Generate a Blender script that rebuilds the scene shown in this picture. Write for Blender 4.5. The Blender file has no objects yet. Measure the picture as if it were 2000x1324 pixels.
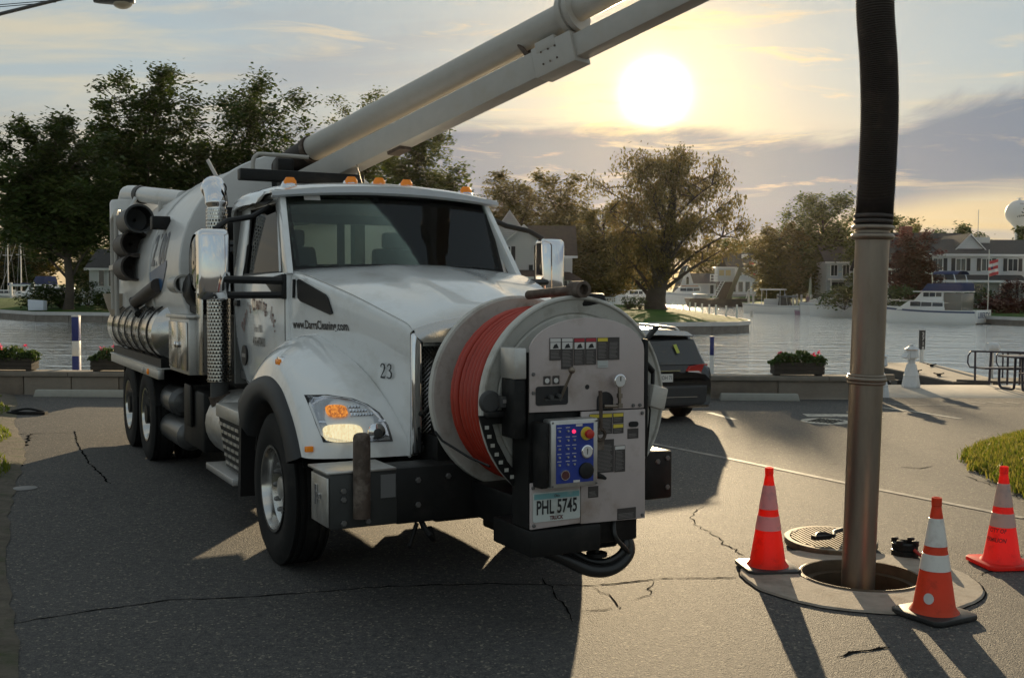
import bpy, bmesh, math, random
from math import sin, cos, pi, radians, sqrt, atan2, exp
from mathutils import Vector, Matrix
from mathutils.bvhtree import BVHTree
R = radians
scene = bpy.context.scene
col = scene.collection
# ---------------------------------------------------------------- camera, sky, sun, exposure
CAM_H = 1.93; FPX = 2100.0; PITCH = R(2.726); ROLL = R(0.35)
camd = bpy.data.cameras.new('camera'); cam = bpy.data.objects.new('camera', camd); col.objects.link(cam)
camd.sensor_width = 36.0; camd.lens = 36.0 * FPX / 2000.0; camd.clip_start = 0.05; camd.clip_end = 6000
cf = Vector((0, cos(PITCH), -sin(PITCH))); cr0 = Vector((1, 0, 0)); cu0 = cr0.cross(cf)
crt = cr0 * cos(ROLL) + cu0 * sin(ROLL); cup = -cr0 * sin(ROLL) + cu0 * cos(ROLL)
m = Matrix((crt, cup, -cf)).transposed().to_4x4(); m.translation = Vector((0, 0, CAM_H)); cam.matrix_world = m
scene.camera = cam
def at(x, y, Y):
    """world point seen at photo pixel x, y, at distance Y north of the camera"""
    d = cf * FPX + crt * (x - 1000) - cup * (y - 662)
    return Vector((0, 0, CAM_H)) + d * (Y / d.y)
def onz(x, y, z):
    d = cf * FPX + crt * (x - 1000) - cup * (y - 662)
    return Vector((0, 0, CAM_H)) + d * ((z - CAM_H) / d.z)
sun_dir = (at(1280, 182, 100) - Vector((0, 0, CAM_H))).normalized()
SUN_EL = math.asin(sun_dir.z); SUN_AZ = atan2(sun_dir.x, sun_dir.y)
sd = bpy.data.lights.new('sun', 'SUN'); sun = bpy.data.objects.new('sun', sd); col.objects.link(sun)
sd.energy = 5.0; sd.angle = R(0.5); sd.color = (1.0, 0.77, 0.47)
sun.rotation_euler = sun_dir.to_track_quat('Z', 'Y').to_euler()
SKY_STRENGTH = 0.05
def build_world():
    w = bpy.data.worlds.new('World'); scene.world = w; w.use_nodes = True
    nt = w.node_tree; N = nt.nodes; L = nt.links; N.clear()
    def nd(t, **k):
        n = N.new(t)
        for a, b in k.items(): setattr(n, a, b)
        return n
    def val(x):
        return x
    def mth(op, a, b=None, c=None, clamp=False):
        n = nd('ShaderNodeMath', operation=op, use_clamp=clamp)
        for i, s in enumerate((a, b, c)):
            if s is None: continue
            if isinstance(s, (int, float)): n.inputs[i].default_value = s
            else: L.new(s, n.inputs[i])
        return n.outputs[0]
    def sstep(x, a, b):
        n = nd('ShaderNodeMapRange', interpolation_type='SMOOTHSTEP')
        L.new(x, n.inputs['Value'])
        for k, s in (('From Min', a), ('From Max', b)):
            if isinstance(s, (int, float)): n.inputs[k].default_value = s
            else: L.new(s, n.inputs[k])
        return n.outputs[0]
    def mix(f, a, b, blend='MIX'):
        n = nd('ShaderNodeMix', data_type='RGBA', blend_type=blend)
        n.inputs[0].default_value = 1.0
        if isinstance(f, (int, float)): n.inputs[0].default_value = f
        else: L.new(f, n.inputs[0])
        for i, s in ((6, a), (7, b)):
            if isinstance(s, tuple): n.inputs[i].default_value = (*s, 1)
            else: L.new(s, n.inputs[i])
        return n.outputs[2]
    tc = nd('ShaderNodeTexCoord'); D = tc.outputs['Generated']
    sp = nd('ShaderNodeSeparateXYZ'); L.new(D, sp.inputs[0]); X, Y, Z = sp.outputs
    el = mth('MULTIPLY', mth('ARCSINE', Z), 180 / pi)
    az = mth('MULTIPLY', mth('ARCTAN2', X, Y), 180 / pi)
    sky = nd('ShaderNodeTexSky', sky_type='NISHITA'); sky.sun_disc = False
    sky.sun_elevation = SUN_EL; sky.sun_rotation = SUN_AZ
    sky.air_density = 1.0; sky.dust_density = 0.05; sky.ozone_density = 1.5
    clear = mix(1.0, sky.outputs[0], (SKY_STRENGTH * 1.0,) * 3, 'MULTIPLY')
    # angle from the sun
    dt = nd('ShaderNodeVectorMath', operation='DOT_PRODUCT'); L.new(D, dt.inputs[0]); dt.inputs[1].default_value = sun_dir
    ang = mth('MULTIPLY', mth('ARCCOSINE', mth('MINIMUM', dt.outputs['Value'], 0.9999999)), 180 / pi)
    # cloud coordinates on a flat layer far overhead
    zz = mth('ADD', mth('MAXIMUM', Z, 0.0), 0.13)
    cb = nd('ShaderNodeCombineXYZ'); L.new(mth('DIVIDE', X, zz), cb.inputs[0]); L.new(mth('DIVIDE', Y, zz), cb.inputs[1])
    def noise(scale, vec, detail=6, rough=0.55, dist=0.0, off=(0, 0, 0), sc=(1, 1, 1), rot=0):
        mp = nd('ShaderNodeMapping'); L.new(vec, mp.inputs[0]); mp.inputs['Location'].default_value = off
        mp.inputs['Scale'].default_value = sc; mp.inputs['Rotation'].default_value = (0, 0, rot)
        n = nd('ShaderNodeTexNoise'); L.new(mp.outputs[0], n.inputs['Vector'])
        n.inputs['Scale'].default_value = scale; n.inputs['Detail'].default_value = detail
        n.inputs['Roughness'].default_value = rough; n.inputs['Distortion'].default_value = dist
        return n.outputs[0]
    ca = nd('ShaderNodeCombineXYZ'); L.new(az, ca.inputs[0]); L.new(el, ca.inputs[1])
    # thin veil of high cloud that greys the blue
    side = mth('MULTIPLY_ADD', sstep(ang, 125.0, 25.0), 0.3, 0.7)
    veil = mix(mth('MULTIPLY_ADD', side, 0.62, 0.16), clear, (0.30, 0.36, 0.385))
    # warm air near the horizon on the sun's side
    warm = mth('MULTIPLY', sstep(el, 12.0, 0.0), sstep(ang, 110.0, 5.0))
    s1 = mix(mth('MULTIPLY', warm, 0.86), veil, (0.56, 0.375, 0.155))
    # streaky cirrus, lit cream
    n1 = noise(1.15, cb.outputs[0], 6, 0.6, 0.9, (2.3, 1.1, 0), (0.55, 1.6, 1), 0.25)
    cir = mth('MULTIPLY', sstep(n1, 0.48, 0.68), sstep(el, 1.0, 6.0))
    s2 = mix(mth('MULTIPLY', cir, mth('MULTIPLY', side, 0.75)), s1, (0.47, 0.415, 0.30))
    # greyer, thicker streaks
    n2 = noise(0.8, cb.outputs[0], 6, 0.55, 0.5, (7.7, 4.2, 0), (0.5, 1.5, 1), 0.1)
    s3 = mix(mth('MULTIPLY', sstep(n2, 0.50, 0.72), mth('MULTIPLY', side, 0.6)), s2, (0.215, 0.245, 0.28))
    # the grey cloud bank that lies low under the sun and runs on round the horizon
    n3 = noise(0.11, ca.outputs[0], 7, 0.62, 0.7, (3.0, 0.0, 0), (0.8, 2.6, 1))
    n4 = noise(0.05, ca.outputs[0], 4, 0.5, 0.0, (11.0, 5.0, 0), (1, 1.4, 1))
    up = mth('MULTIPLY_ADD', n3, 3.2, mth('MULTIPLY_ADD', sstep(az, 16.0, 25.0), 2.2, 7.5))
    up = mth('SUBTRACT', up, mth('MULTIPLY', sstep(az, 8.0, 13.0), 1.0))
    lo = mth('MULTIPLY_ADD', n4, 2.0, mth('MULTIPLY_ADD', sstep(az, 4.0, 26.0), 4.0, 0.1))
    bank = mth('MULTIPLY', sstep(el, up, mth('SUBTRACT', up, 1.2)), sstep(el, mth('SUBTRACT', lo, 0.9), mth('ADD', lo, 0.8)))
    bank = mth('MULTIPLY', bank, mth('MULTIPLY_ADD', sstep(az, -22.0, -2.0), 0.8, 0.2))
    bank = mth('MULTIPLY', bank, sstep(mth('ABSOLUTE', az), 160.0, 60.0))
    s4 = mix(mth('MULTIPLY', bank, 0.93), s3, (0.132, 0.162, 0.208))
    # fine broken streaks, brighter towards the sun
    n5 = noise(0.55, ca.outputs[0], 6, 0.62, 0.8, (5.0, 2.0, 0), (0.22, 1.5, 1), 0.06)
    fine = mth('MULTIPLY', mth('MULTIPLY', sstep(n5, 0.53, 0.70), sstep(ang, 34.0, 4.0)), mth('MULTIPLY', sstep(el, 3.0, 6.0), sstep(el, 24.0, 14.0)))
    s4 = mix(mth('MULTIPLY', fine, 0.75), s4, (0.62, 0.47, 0.27))
    # aureole of the hazy sun, thinned by the bank
    e1 = mth('MULTIPLY', mth('EXPONENT', mth('MULTIPLY', mth('POWER', mth('DIVIDE', ang, 1.25), 2.4), -1.0)), 4.5)
    e2 = mth('MULTIPLY', mth('EXPONENT', mth('DIVIDE', ang, -2.6)), 1.15)
    e3 = mth('MULTIPLY', mth('EXPONENT', mth('DIVIDE', ang, -10.0)), 0.27)
    thin = mth('MULTIPLY_ADD', bank, -0.86, 1.0)
    g1 = mix(1.0, (1.0, 0.93, 0.62), mth_rgb(nd, L, mth('MULTIPLY', e1, thin)), 'MULTIPLY')
    g2 = mix(1.0, (1.0, 0.56, 0.08), mth_rgb(nd, L, mth('MULTIPLY', mth('ADD', e2, e3), thin)), 'MULTIPLY')
    s5 = mix(1.0, mix(1.0, s4, g1, 'ADD'), g2, 'ADD')
    bg = nd('ShaderNodeBackground'); L.new(s5, bg.inputs[0]); bg.inputs[1].default_value = 1.0
    w.cycles.sampling_method = 'MANUAL'; w.cycles.sample_map_resolution = 512
    out = nd('ShaderNodeOutputWorld'); L.new(bg.outputs[0], out.inputs[0])
def mth_rgb(nd, L, s):
    n = nd('ShaderNodeCombineColor')
    for i in range(3): L.new(s, n.inputs[i])
    return n.outputs[0]
build_world()
vs = scene.view_settings
vs.view_transform = 'Standard'; vs.look = 'None'; vs.exposure = 0.55; vs.gamma = 1.0; vs.use_curve_mapping = False
scene.render.engine = 'CYCLES'
scene.cycles.max_bounces = 7; scene.cycles.diffuse_bounces = 3; scene.cycles.glossy_bounces = 4
scene.cycles.transmission_bounces = 6; scene.cycles.transparent_max_bounces = 16; scene.cycles.use_denoising = True
scene.cycles.sample_clamp_indirect = 4.0
random.seed(7)
# ---------------------------------------------------------------- mesh helpers
class MB:
    def __init__(s): s.v = []; s.f = []
    def add(s, vs, fs):
        o = len(s.v); s.v += [tuple(p) for p in vs]; s.f += [tuple(i + o for i in f) for f in fs]; return s
    def box(s, x0, x1, y0, y1, z0, z1):
        vs = [(x, y, z) for z in (z0, z1) for y in (y0, y1) for x in (x0, x1)]
        return s.add(vs, [(0, 2, 3, 1), (4, 5, 7, 6), (0, 1, 5, 4), (2, 6, 7, 3), (0, 4, 6, 2), (1, 3, 7, 5)])
    def hexa(s, b, t):
        """four bottom points, four top points, same order"""
        return s.add(list(b) + list(t), [(3, 2, 1, 0), (4, 5, 6, 7), (0, 1, 5, 4), (1, 2, 6, 5), (2, 3, 7, 6), (3, 0, 4, 7)])
    def rings(s, rs, cap0=True, cap1=True, close=True):
        n = len(rs[0]); vs = [p for r in rs for p in r]; fs = []
        for i in range(len(rs) - 1):
            for j in range(n if close else n - 1):
                k = (j + 1) % n
                fs.append((i * n + j, i * n + k, (i + 1) * n + k, (i + 1) * n + j))
        if cap0: fs.append(tuple(range(n - 1, -1, -1)))
        if cap1: fs.append(tuple((len(rs) - 1) * n + j for j in range(n)))
        return s.add(vs, fs)
    def cyl(s, a, b, r0, r1=None, n=16, cap=True):
        r1 = r0 if r1 is None else r1
        return s.tube([a, b], [r0, r1], n, cap)
    def tube(s, pts, r, n=10, cap=True, loop=False):
        pts = [Vector(p) for p in pts]; k = len(pts)
        rr = r if isinstance(r, (list, tuple)) else [r] * k
        rs = []; ref = None
        for i, p in enumerate(pts):
            if loop: d = pts[(i + 1) % k] - pts[i - 1]
            else: d = (pts[min(i + 1, k - 1)] - pts[max(i - 1, 0)])
            d.normalize()
            if ref is None:
                ref = Vector((0, 0, 1)) if abs(d.z) < 0.9 else Vector((1, 0, 0))
            x = d.cross(ref).normalized(); y = x.cross(d).normalized(); ref = y
            rs.append([p + (x * cos(2 * pi * j / n) + y * sin(2 * pi * j / n)) * rr[i] for j in range(n)])
        if loop: rs.append(rs[0]); return s.rings(rs, False, False)
        return s.rings(rs, cap, cap)
    def lathe(s, prof, c, axis='z', n=24, cap0=True, cap1=True):
        """prof: (radius, height) list; axis x, y or z"""
        rs = []
        for r, h in prof:
            ring = []
            for j in range(n):
                a = 2 * pi * j / n; p, q = r * cos(a), r * sin(a)
                if axis == 'z': ring.append((c[0] + p, c[1] + q, c[2] + h))
                elif axis == 'x': ring.append((c[0] + h, c[1] + p, c[2] + q))
                else: ring.append((c[0] + p, c[1] + h, c[2] - q))
            rs.append(ring)
        return s.rings(rs, cap0, cap1)
    def prism(s, poly, a, b, axis='y'):
        """2D polygon extruded along axis from a to b; poly in the other two axes (xz for y, yz for x, xy for z)"""
        def P(p, h):
            return {'y': (p[0], h, p[1]), 'x': (h, p[0], p[1]), 'z': (p[0], p[1], h)}[axis]
        n = len(poly)
        return s.add([P(p, a) for p in poly] + [P(p, b) for p in poly],
                     [tuple(range(n)), tuple(range(2 * n - 1, n - 1, -1))] + [(i, i + n, (i + 1) % n + n, (i + 1) % n) for i in range(n)])
    def grid(s, rows, closed=False):
        n = len(rows[0]); vs = [p for r in rows for p in r]
        fs = [(i * n + j, i * n + j + 1, (i + 1) * n + j + 1, (i + 1) * n + j) for i in range(len(rows) - 1) for j in range(n - 1)]
        return s.add(vs, fs)
    def sheet(s, rows, t):
        """grid with thickness t along its normals (solid)"""
        rows = [[Vector(p) for p in r] for r in rows]; a = len(rows); n = len(rows[0]); back = []
        for i in range(a):
            br = []
            for j in range(n):
                du = rows[min(i + 1, a - 1)][j] - rows[max(i - 1, 0)][j]; dv = rows[i][min(j + 1, n - 1)] - rows[i][max(j - 1, 0)]
                nn = du.cross(dv); nn = nn.normalized() if nn.length > 1e-9 else Vector((0, 0, 1))
                br.append(rows[i][j] - nn * t)
            back.append(br)
        o = len(s.v); s.grid(rows); s.grid([list(reversed(r)) for r in back])
        N = a * n
        def F(i, j): return i * n + j
        def B(i, j): return N + i * n + (n - 1 - j)
        fs = []
        for j in range(n - 1):
            fs.append((F(0, j), B(0, j), B(0, j + 1), F(0, j + 1))); fs.append((F(a - 1, j), F(a - 1, j + 1), B(a - 1, j + 1), B(a - 1, j)))
        for i in range(a - 1):
            fs.append((F(i, 0), F(i + 1, 0), B(i + 1, 0), B(i, 0))); fs.append((F(i, n - 1), B(i, n - 1), B(i + 1, n - 1), F(i + 1, n - 1)))
        s.f += [tuple(k + o for k in f) for f in fs]
        return s
    def sphere(s, c, r, n=12, sc=(1, 1, 1), half=False):
        m = n // 2; rs = []
        a0 = 0 if half else -pi / 2
        for i in range(m + 1):
            t = a0 + (pi / 2 - a0) * i / m; t = max(min(t, pi / 2 - 1e-3), -pi / 2 + 1e-3)
            rs.append([(c[0] + r * sc[0] * cos(t) * cos(2 * pi * j / n), c[1] + r * sc[1] * cos(t) * sin(2 * pi * j / n), c[2] + r * sc[2] * sin(t)) for j in range(n)])
        return s.rings(rs)
    def xf(s, M): s.v = [tuple(M @ Vector(p)) for p in s.v]; return s
    def mesh(s, name, mat, smooth=35, bevel=0.0, seg=2):
        me = bpy.data.meshes.new(name); me.from_pydata(s.v, [], s.f)
        bm = bmesh.new(); bm.from_mesh(me)
        bmesh.ops.recalc_face_normals(bm, faces=bm.faces)
        if bevel > 0:
            es = [e for e in bm.edges if len(e.link_faces) == 2 and e.calc_face_angle(0) > R(35)]
            bmesh.ops.bevel(bm, geom=es, offset=bevel, segments=seg, affect='EDGES', profile=0.5, clamp_overlap=True)
        bm.to_mesh(me); bm.free()
        if smooth:
            me.polygons.foreach_set('use_smooth', [True] * len(me.polygons)); me.set_sharp_from_angle(angle=R(smooth))
        for mm in (mat if isinstance(mat, (list, tuple)) else [mat]): me.materials.append(mm)
        me.update(); return me
    def build(s, name, mat, parent=None, smooth=35, bevel=0.0, seg=2, loc=None, rot=None):
        o = bpy.data.objects.new(name, s.mesh(name, mat, smooth, bevel, seg)); col.objects.link(o)
        if parent: o.parent = parent
        if loc: o.location = loc
        if rot: o.rotation_euler = rot
        return o
def inst(me, name, parent=None, loc=(0, 0, 0), rot=(0, 0, 0), sc=(1, 1, 1)):
    o = bpy.data.objects.new(name, me); col.objects.link(o); o.parent = parent
    o.location = loc; o.rotation_euler = rot; o.scale = sc; return o
def tag(o, label=None, cat=None, group=None, kind=None):
    if label: o['label'] = label
    if cat: o['category'] = cat
    if group: o['group'] = group
    if kind: o['kind'] = kind
    return o
def empty(name, loc=(0, 0, 0), rz=0, label=None, cat=None, group=None):
    o = bpy.data.objects.new(name, None); col.objects.link(o); o.location = loc; o.rotation_euler = (0, 0, rz)
    return tag(o, label, cat, group)
def copy_tree(o, parent=None):
    c = o.copy(); col.objects.link(c); c.parent = parent
    for ch in list(o.children): copy_tree(ch, c)
    return c
_txt = {}
def text_mb(body, h, ext=0.0, bold=0.0, sx=1.0):
    """flat lettering as triangles in the xy plane, cap height h, starting at the origin"""
    cu = bpy.data.curves.new('lettering', 'FONT'); cu.body = body; cu.size = h / 0.7; cu.offset = bold * h; cu.resolution_u = 3
    o = bpy.data.objects.new('lettering_source', cu); col.objects.link(o)
    bpy.context.view_layer.update(); dg = bpy.context.evaluated_depsgraph_get(); dg.update(); me = bpy.data.meshes.new_from_object(o.evaluated_get(dg))
    b = MB(); b.v = [(p.co.x * sx, p.co.y, 0) for p in me.vertices]; b.f = [tuple(p.vertices) for p in me.polygons]
    bpy.data.objects.remove(o); bpy.data.curves.remove(cu); bpy.data.meshes.remove(me)
    return b
def width(b): return max(p[0] for p in b.v) if b.v else 0
# ---------------------------------------------------------------- materials
MAT = {}
def mat(name, color, rough=0.5, metal=0.0, noise=0.0, nscale=8.0, bump=0.0, bscale=60.0, spec=0.5, emit=None, estr=0.0, dirt=None, dscale=2.0,
        dlo=0.5, dhi=0.7, coat=0.0, rnoise=0.0, trans=0.0, coords='Object', stretch=(1, 1, 1)):
    if name in MAT: return MAT[name]
    mt = bpy.data.materials.new(name); MAT[name] = mt; mt.use_nodes = True; nt = mt.node_tree; N = nt.nodes; L = nt.links
    b = N['Principled BSDF']; b.inputs['Base Color'].default_value = (*color, 1); b.inputs['Roughness'].default_value = rough
    b.inputs['Metallic'].default_value = metal; b.inputs['Specular IOR Level'].default_value = spec
    b.inputs['Coat Weight'].default_value = coat; b.inputs['Coat Roughness'].default_value = 0.06
    if emit: b.inputs['Emission Color'].default_value = (*emit, 1); b.inputs['Emission Strength'].default_value = estr
    if trans: b.inputs['Transmission Weight'].default_value = trans
    if noise or dirt or bump or rnoise:
        tc = N.new('ShaderNodeTexCoord'); mp = N.new('ShaderNodeMapping'); L.new(tc.outputs[coords], mp.inputs[0]); mp.inputs['Scale'].default_value = stretch
        V = mp.outputs[0]; c = None
        def nz(sc, d=6, rg=0.6):
            n = N.new('ShaderNodeTexNoise'); L.new(V, n.inputs['Vector']); n.inputs['Scale'].default_value = sc
            n.inputs['Detail'].default_value = d; n.inputs['Roughness'].default_value = rg; return n.outputs[0]
        def mp_(x, a, bb, lo, hi):
            n = N.new('ShaderNodeMapRange'); L.new(x, n.inputs[0]); n.inputs[1].default_value = a; n.inputs[2].default_value = bb
            n.inputs[3].default_value = lo; n.inputs[4].default_value = hi; return n.outputs[0]
        if noise:
            x = mp_(nz(nscale), 0.25, 0.75, 1 - noise, 1 + noise)
            n = N.new('ShaderNodeMix'); n.data_type = 'RGBA'; n.blend_type = 'MULTIPLY'; n.inputs[0].default_value = 1
            n.inputs[6].default_value = (*color, 1); cc = N.new('ShaderNodeCombineColor')
            for i in range(3): L.new(x, cc.inputs[i])
            L.new(cc.outputs[0], n.inputs[7]); c = n.outputs[2]
        if dirt:
            x = mp_(nz(dscale, 8, 0.65), dlo, dhi, 0, 1)
            n = N.new('ShaderNodeMix'); n.data_type = 'RGBA'; L.new(x, n.inputs[0])
            if c: L.new(c, n.inputs[6])
            else: n.inputs[6].default_value = (*color, 1)
            n.inputs[7].default_value = (*dirt, 1); c = n.outputs[2]
        if c: L.new(c, b.inputs['Base Color'])
        if rnoise: L.new(mp_(nz(nscale * 1.7), 0.3, 0.7, max(0.02, rough - rnoise), rough + rnoise), b.inputs['Roughness'])
        if bump:
            bp = N.new('ShaderNodeBump'); bp.inputs['Strength'].default_value = 1.0; bp.inputs['Distance'].default_value = bump
            L.new(nz(bscale, 4), bp.inputs['Height']); L.new(bp.outputs[0], b.inputs['Normal'])
    return mt
def leaf_mat(name, c1, c2, trans=0.35):
    mt = bpy.data.materials.new(name); MAT[name] = mt; mt.use_nodes = True; nt = mt.node_tree; N = nt.nodes; L = nt.links
    for n in list(N):
        if n.type == 'BSDF_PRINCIPLED': N.remove(n)
    out = [n for n in N if n.type == 'OUTPUT_MATERIAL'][0]
    g = N.new('ShaderNodeNewGeometry'); oi = N.new('ShaderNodeObjectInfo')
    rp = N.new('ShaderNodeMix'); rp.data_type = 'RGBA'; L.new(g.outputs['Random Per Island'], rp.inputs[0])
    rp.inputs[6].default_value = (*c1, 1); rp.inputs[7].default_value = (*c2, 1)
    d = N.new('ShaderNodeBsdfPrincipled'); d.inputs['Roughness'].default_value = 0.55; d.inputs['Specular IOR Level'].default_value = 0.3
    t = N.new('ShaderNodeBsdfTranslucent')
    L.new(rp.outputs[2], d.inputs['Base Color'])
    hs = N.new('ShaderNodeHueSaturation'); L.new(rp.outputs[2], hs.inputs['Color']); hs.inputs['Saturation'].default_value = 1.15; hs.inputs['Value'].default_value = 1.6; hs.inputs['Hue'].default_value = 0.485
    L.new(hs.outputs[0], t.inputs[0])
    mx = N.new('ShaderNodeMixShader'); mx.inputs[0].default_value = trans; L.new(d.outputs[0], mx.inputs[1]); L.new(t.outputs[0], mx.inputs[2]); L.new(mx.outputs[0], out.inputs[0])
    return mt
def lit_mat(name, deep, hot, strength, scale):
    """lamp glass lit from inside: prisms of uneven brightness"""
    mt = bpy.data.materials.new(name); MAT[name] = mt; mt.use_nodes = True; N = mt.node_tree.nodes; L = mt.node_tree.links; b = N['Principled BSDF']; b.inputs['Roughness'].default_value = 0.15; b.inputs['Base Color'].default_value = (*deep, 1)
    tc = N.new('ShaderNodeTexCoord'); mp = N.new('ShaderNodeMapping'); mp.inputs['Scale'].default_value = (1, 1, .35); L.new(tc.outputs['Object'], mp.inputs[0]); v = N.new('ShaderNodeTexVoronoi'); v.inputs['Scale'].default_value = scale; L.new(mp.outputs[0], v.inputs['Vector'])
    sp = N.new('ShaderNodeSeparateColor'); L.new(v.outputs['Color'], sp.inputs[0]); mx = N.new('ShaderNodeMix'); mx.data_type = 'RGBA'; L.new(sp.outputs[0], mx.inputs[0]); mx.inputs[6].default_value = (*deep, 1); mx.inputs[7].default_value = (*hot, 1)
    L.new(mx.outputs[2], b.inputs['Emission Color']); b.inputs['Emission Strength'].default_value = strength; return mt
def glass_mat(name, tint, alpha, rough=0.02, ior=1.5):
    """thin pane: clear tinted see-through with a mirror coat"""
    mt = bpy.data.materials.new(name); MAT[name] = mt; mt.use_nodes = True; nt = mt.node_tree; N = nt.nodes; L = nt.links
    for n in list(N):
        if n.type == 'BSDF_PRINCIPLED': N.remove(n)
    out = [n for n in N if n.type == 'OUTPUT_MATERIAL'][0]
    tr = N.new('ShaderNodeBsdfTransparent'); tr.inputs[0].default_value = (*tint, 1)
    gl = N.new('ShaderNodeBsdfGlossy'); gl.inputs['Roughness'].default_value = rough
    lw = N.new('ShaderNodeFresnel'); lw.inputs[0].default_value = ior
    ad = N.new('ShaderNodeMath'); ad.operation = 'ADD'; L.new(lw.outputs[0], ad.inputs[0]); ad.inputs[1].default_value = alpha; ad.use_clamp = True
    mx = N.new('ShaderNodeMixShader'); L.new(ad.outputs[0], mx.inputs[0]); L.new(tr.outputs[0], mx.inputs[1]); L.new(gl.outputs[0], mx.inputs[2]); L.new(mx.outputs[0], out.inputs[0])
    return mt
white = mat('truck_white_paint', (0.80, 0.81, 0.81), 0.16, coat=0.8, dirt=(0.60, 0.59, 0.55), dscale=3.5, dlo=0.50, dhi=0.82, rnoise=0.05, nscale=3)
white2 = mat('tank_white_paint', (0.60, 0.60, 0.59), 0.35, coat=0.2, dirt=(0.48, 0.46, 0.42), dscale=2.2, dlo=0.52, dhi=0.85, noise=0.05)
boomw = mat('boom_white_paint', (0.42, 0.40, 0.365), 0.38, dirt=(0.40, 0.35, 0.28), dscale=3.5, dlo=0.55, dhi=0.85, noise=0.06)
greyw = mat('reel_grey_paint', (0.50, 0.49, 0.45), 0.42, dirt=(0.22, 0.18, 0.13), dscale=6.0, dlo=0.50, dhi=0.80, noise=0.08)
panelm = mat('panel_beige_paint', (0.47, 0.405, 0.39), 0.45, dirt=(0.28, 0.21, 0.16), dscale=5.0, dlo=0.52, dhi=0.82, noise=0.06)
chrome = mat('chrome', (0.78, 0.78, 0.80), 0.06, 1.0)
alu = mat('polished_aluminium', (0.58, 0.57, 0.55), 0.2, 1.0, rnoise=0.1, nscale=5)
alud = mat('dull_aluminium', (0.55, 0.54, 0.52), 0.42, 0.9, noise=0.1, nscale=9, rnoise=0.1)
steel = mat('worn_steel', (0.25, 0.21, 0.17), 0.42, 0.8, noise=0.18, nscale=6, dirt=(0.16, 0.115, 0.08), dscale=3.0, dlo=0.5, dhi=0.8, stretch=(3, 3, 0.6))
blackm = mat('black_steel', (0.010, 0.010, 0.010), 0.5, noise=0.3, nscale=10, dirt=(0.035, 0.031, 0.028), dscale=6, dlo=0.52, dhi=0.85, spec=0.25)
blackp = mat('black_plastic', (0.013, 0.013, 0.014), 0.5, spec=0.35)
rubber = mat('tyre_rubber', (0.014, 0.014, 0.014), 0.75, spec=0.2, dirt=(0.035, 0.033, 0.03), dscale=4)
rubberh = mat('hose_rubber', (0.045, 0.035, 0.03), 0.6, dirt=(0.12, 0.09, 0.07), dscale=5, dlo=0.55, dhi=0.8)
darkgrey = mat('dark_grey', (0.05, 0.05, 0.05), 0.6)
rust = mat('rusty_steel', (0.09, 0.065, 0.05), 0.7, 0.3, noise=0.4, nscale=14, dirt=(0.22, 0.18, 0.15), dscale=9, bump=0.003, bscale=40)
redhose = mat('red_hose', (0.38, 0.032, 0.014), 0.45, noise=0.15, nscale=9)
amber = mat('amber_lens', (0.75, 0.20, 0.01), 0.15, emit=(1.0, 0.35, 0.02), estr=0.06)
inkd = mat('dark_red_ink', (0.10, 0.015, 0.02), 0.4)
ink = mat('black_ink', (0.012, 0.012, 0.014), 0.4)
stk = mat('sticker_brown', (0.05, 0.042, 0.04), 0.5)
stkw = mat('sticker_white', (0.62, 0.60, 0.58), 0.5)
stkg = mat('sticker_print', (0.24, 0.22, 0.21), 0.5)
stkr = mat('sticker_red', (0.40, 0.035, 0.05), 0.5)
stky = mat('sticker_yellow', (0.70, 0.55, 0.06), 0.5)
seatm = mat('seat_fabric', (0.05, 0.05, 0.055), 0.8)
ws_glass = glass_mat('windscreen_glass', (0.70, 0.78, 0.70), 0.0)
side_glass = glass_mat('side_glass', (0.03, 0.032, 0.032), 0.0, 0.02, 1.22)
lens_glass = glass_mat('lens_glass', (0.92, 0.93, 0.95), 0.0)
# ---------------------------------------------------------------- vacuum truck (local axes: x forward, y to its left, z up)
truck = empty('vacuum_truck', (-0.605, 7.973, 0.0), 0, 'white sewer vacuum truck with red hose reel and raised boom', 'truck')
truck.rotation_euler = (0, R(-0.6), R(-62.5))
TM = Matrix.LocRotScale(truck.location, truck.rotation_euler, None); TI = TM.inverted()
def frame(o, x, y):
    x = Vector(x).normalized(); y = Vector(y).normalized(); z = x.cross(y)
    M = Matrix((x, y, z)).transposed().to_4x4(); M.translation = Vector(o) + z * 0.004; return M
def cat1(pts, n):
    """Catmull-Rom resampling, n steps per span"""
    pts = [Vector(p) for p in pts]; out = []
    for i in range(len(pts) - 1):
        p0 = pts[i - 1] if i else pts[0] * 2 - pts[1]; p1, p2 = pts[i], pts[i + 1]
        p3 = pts[i + 2] if i + 2 < len(pts) else pts[i + 1] * 2 - pts[i]
        for k in range(n):
            t = k / n
            out.append(0.5 * ((2 * p1) + (p2 - p0) * t + (2 * p0 - 5 * p1 + 4 * p2 - p3) * t * t + (3 * p1 - p0 - 3 * p2 + p3) * t ** 3))
    out.append(pts[-1]); return out
def smooth_grid(rows, a, b):
    rows = [cat1(r, b) for r in rows]; cols = list(zip(*rows)); cols = [cat1(c, a) for c in cols]
    return [list(r) for r in zip(*cols)]
def mir(rows): return [[(p[0], -p[1], p[2]) for p in r] for r in rows]
def P(name, mb, mt, parent=None, **k): return mb.build(name, mt, parent or truck, **k)
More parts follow.
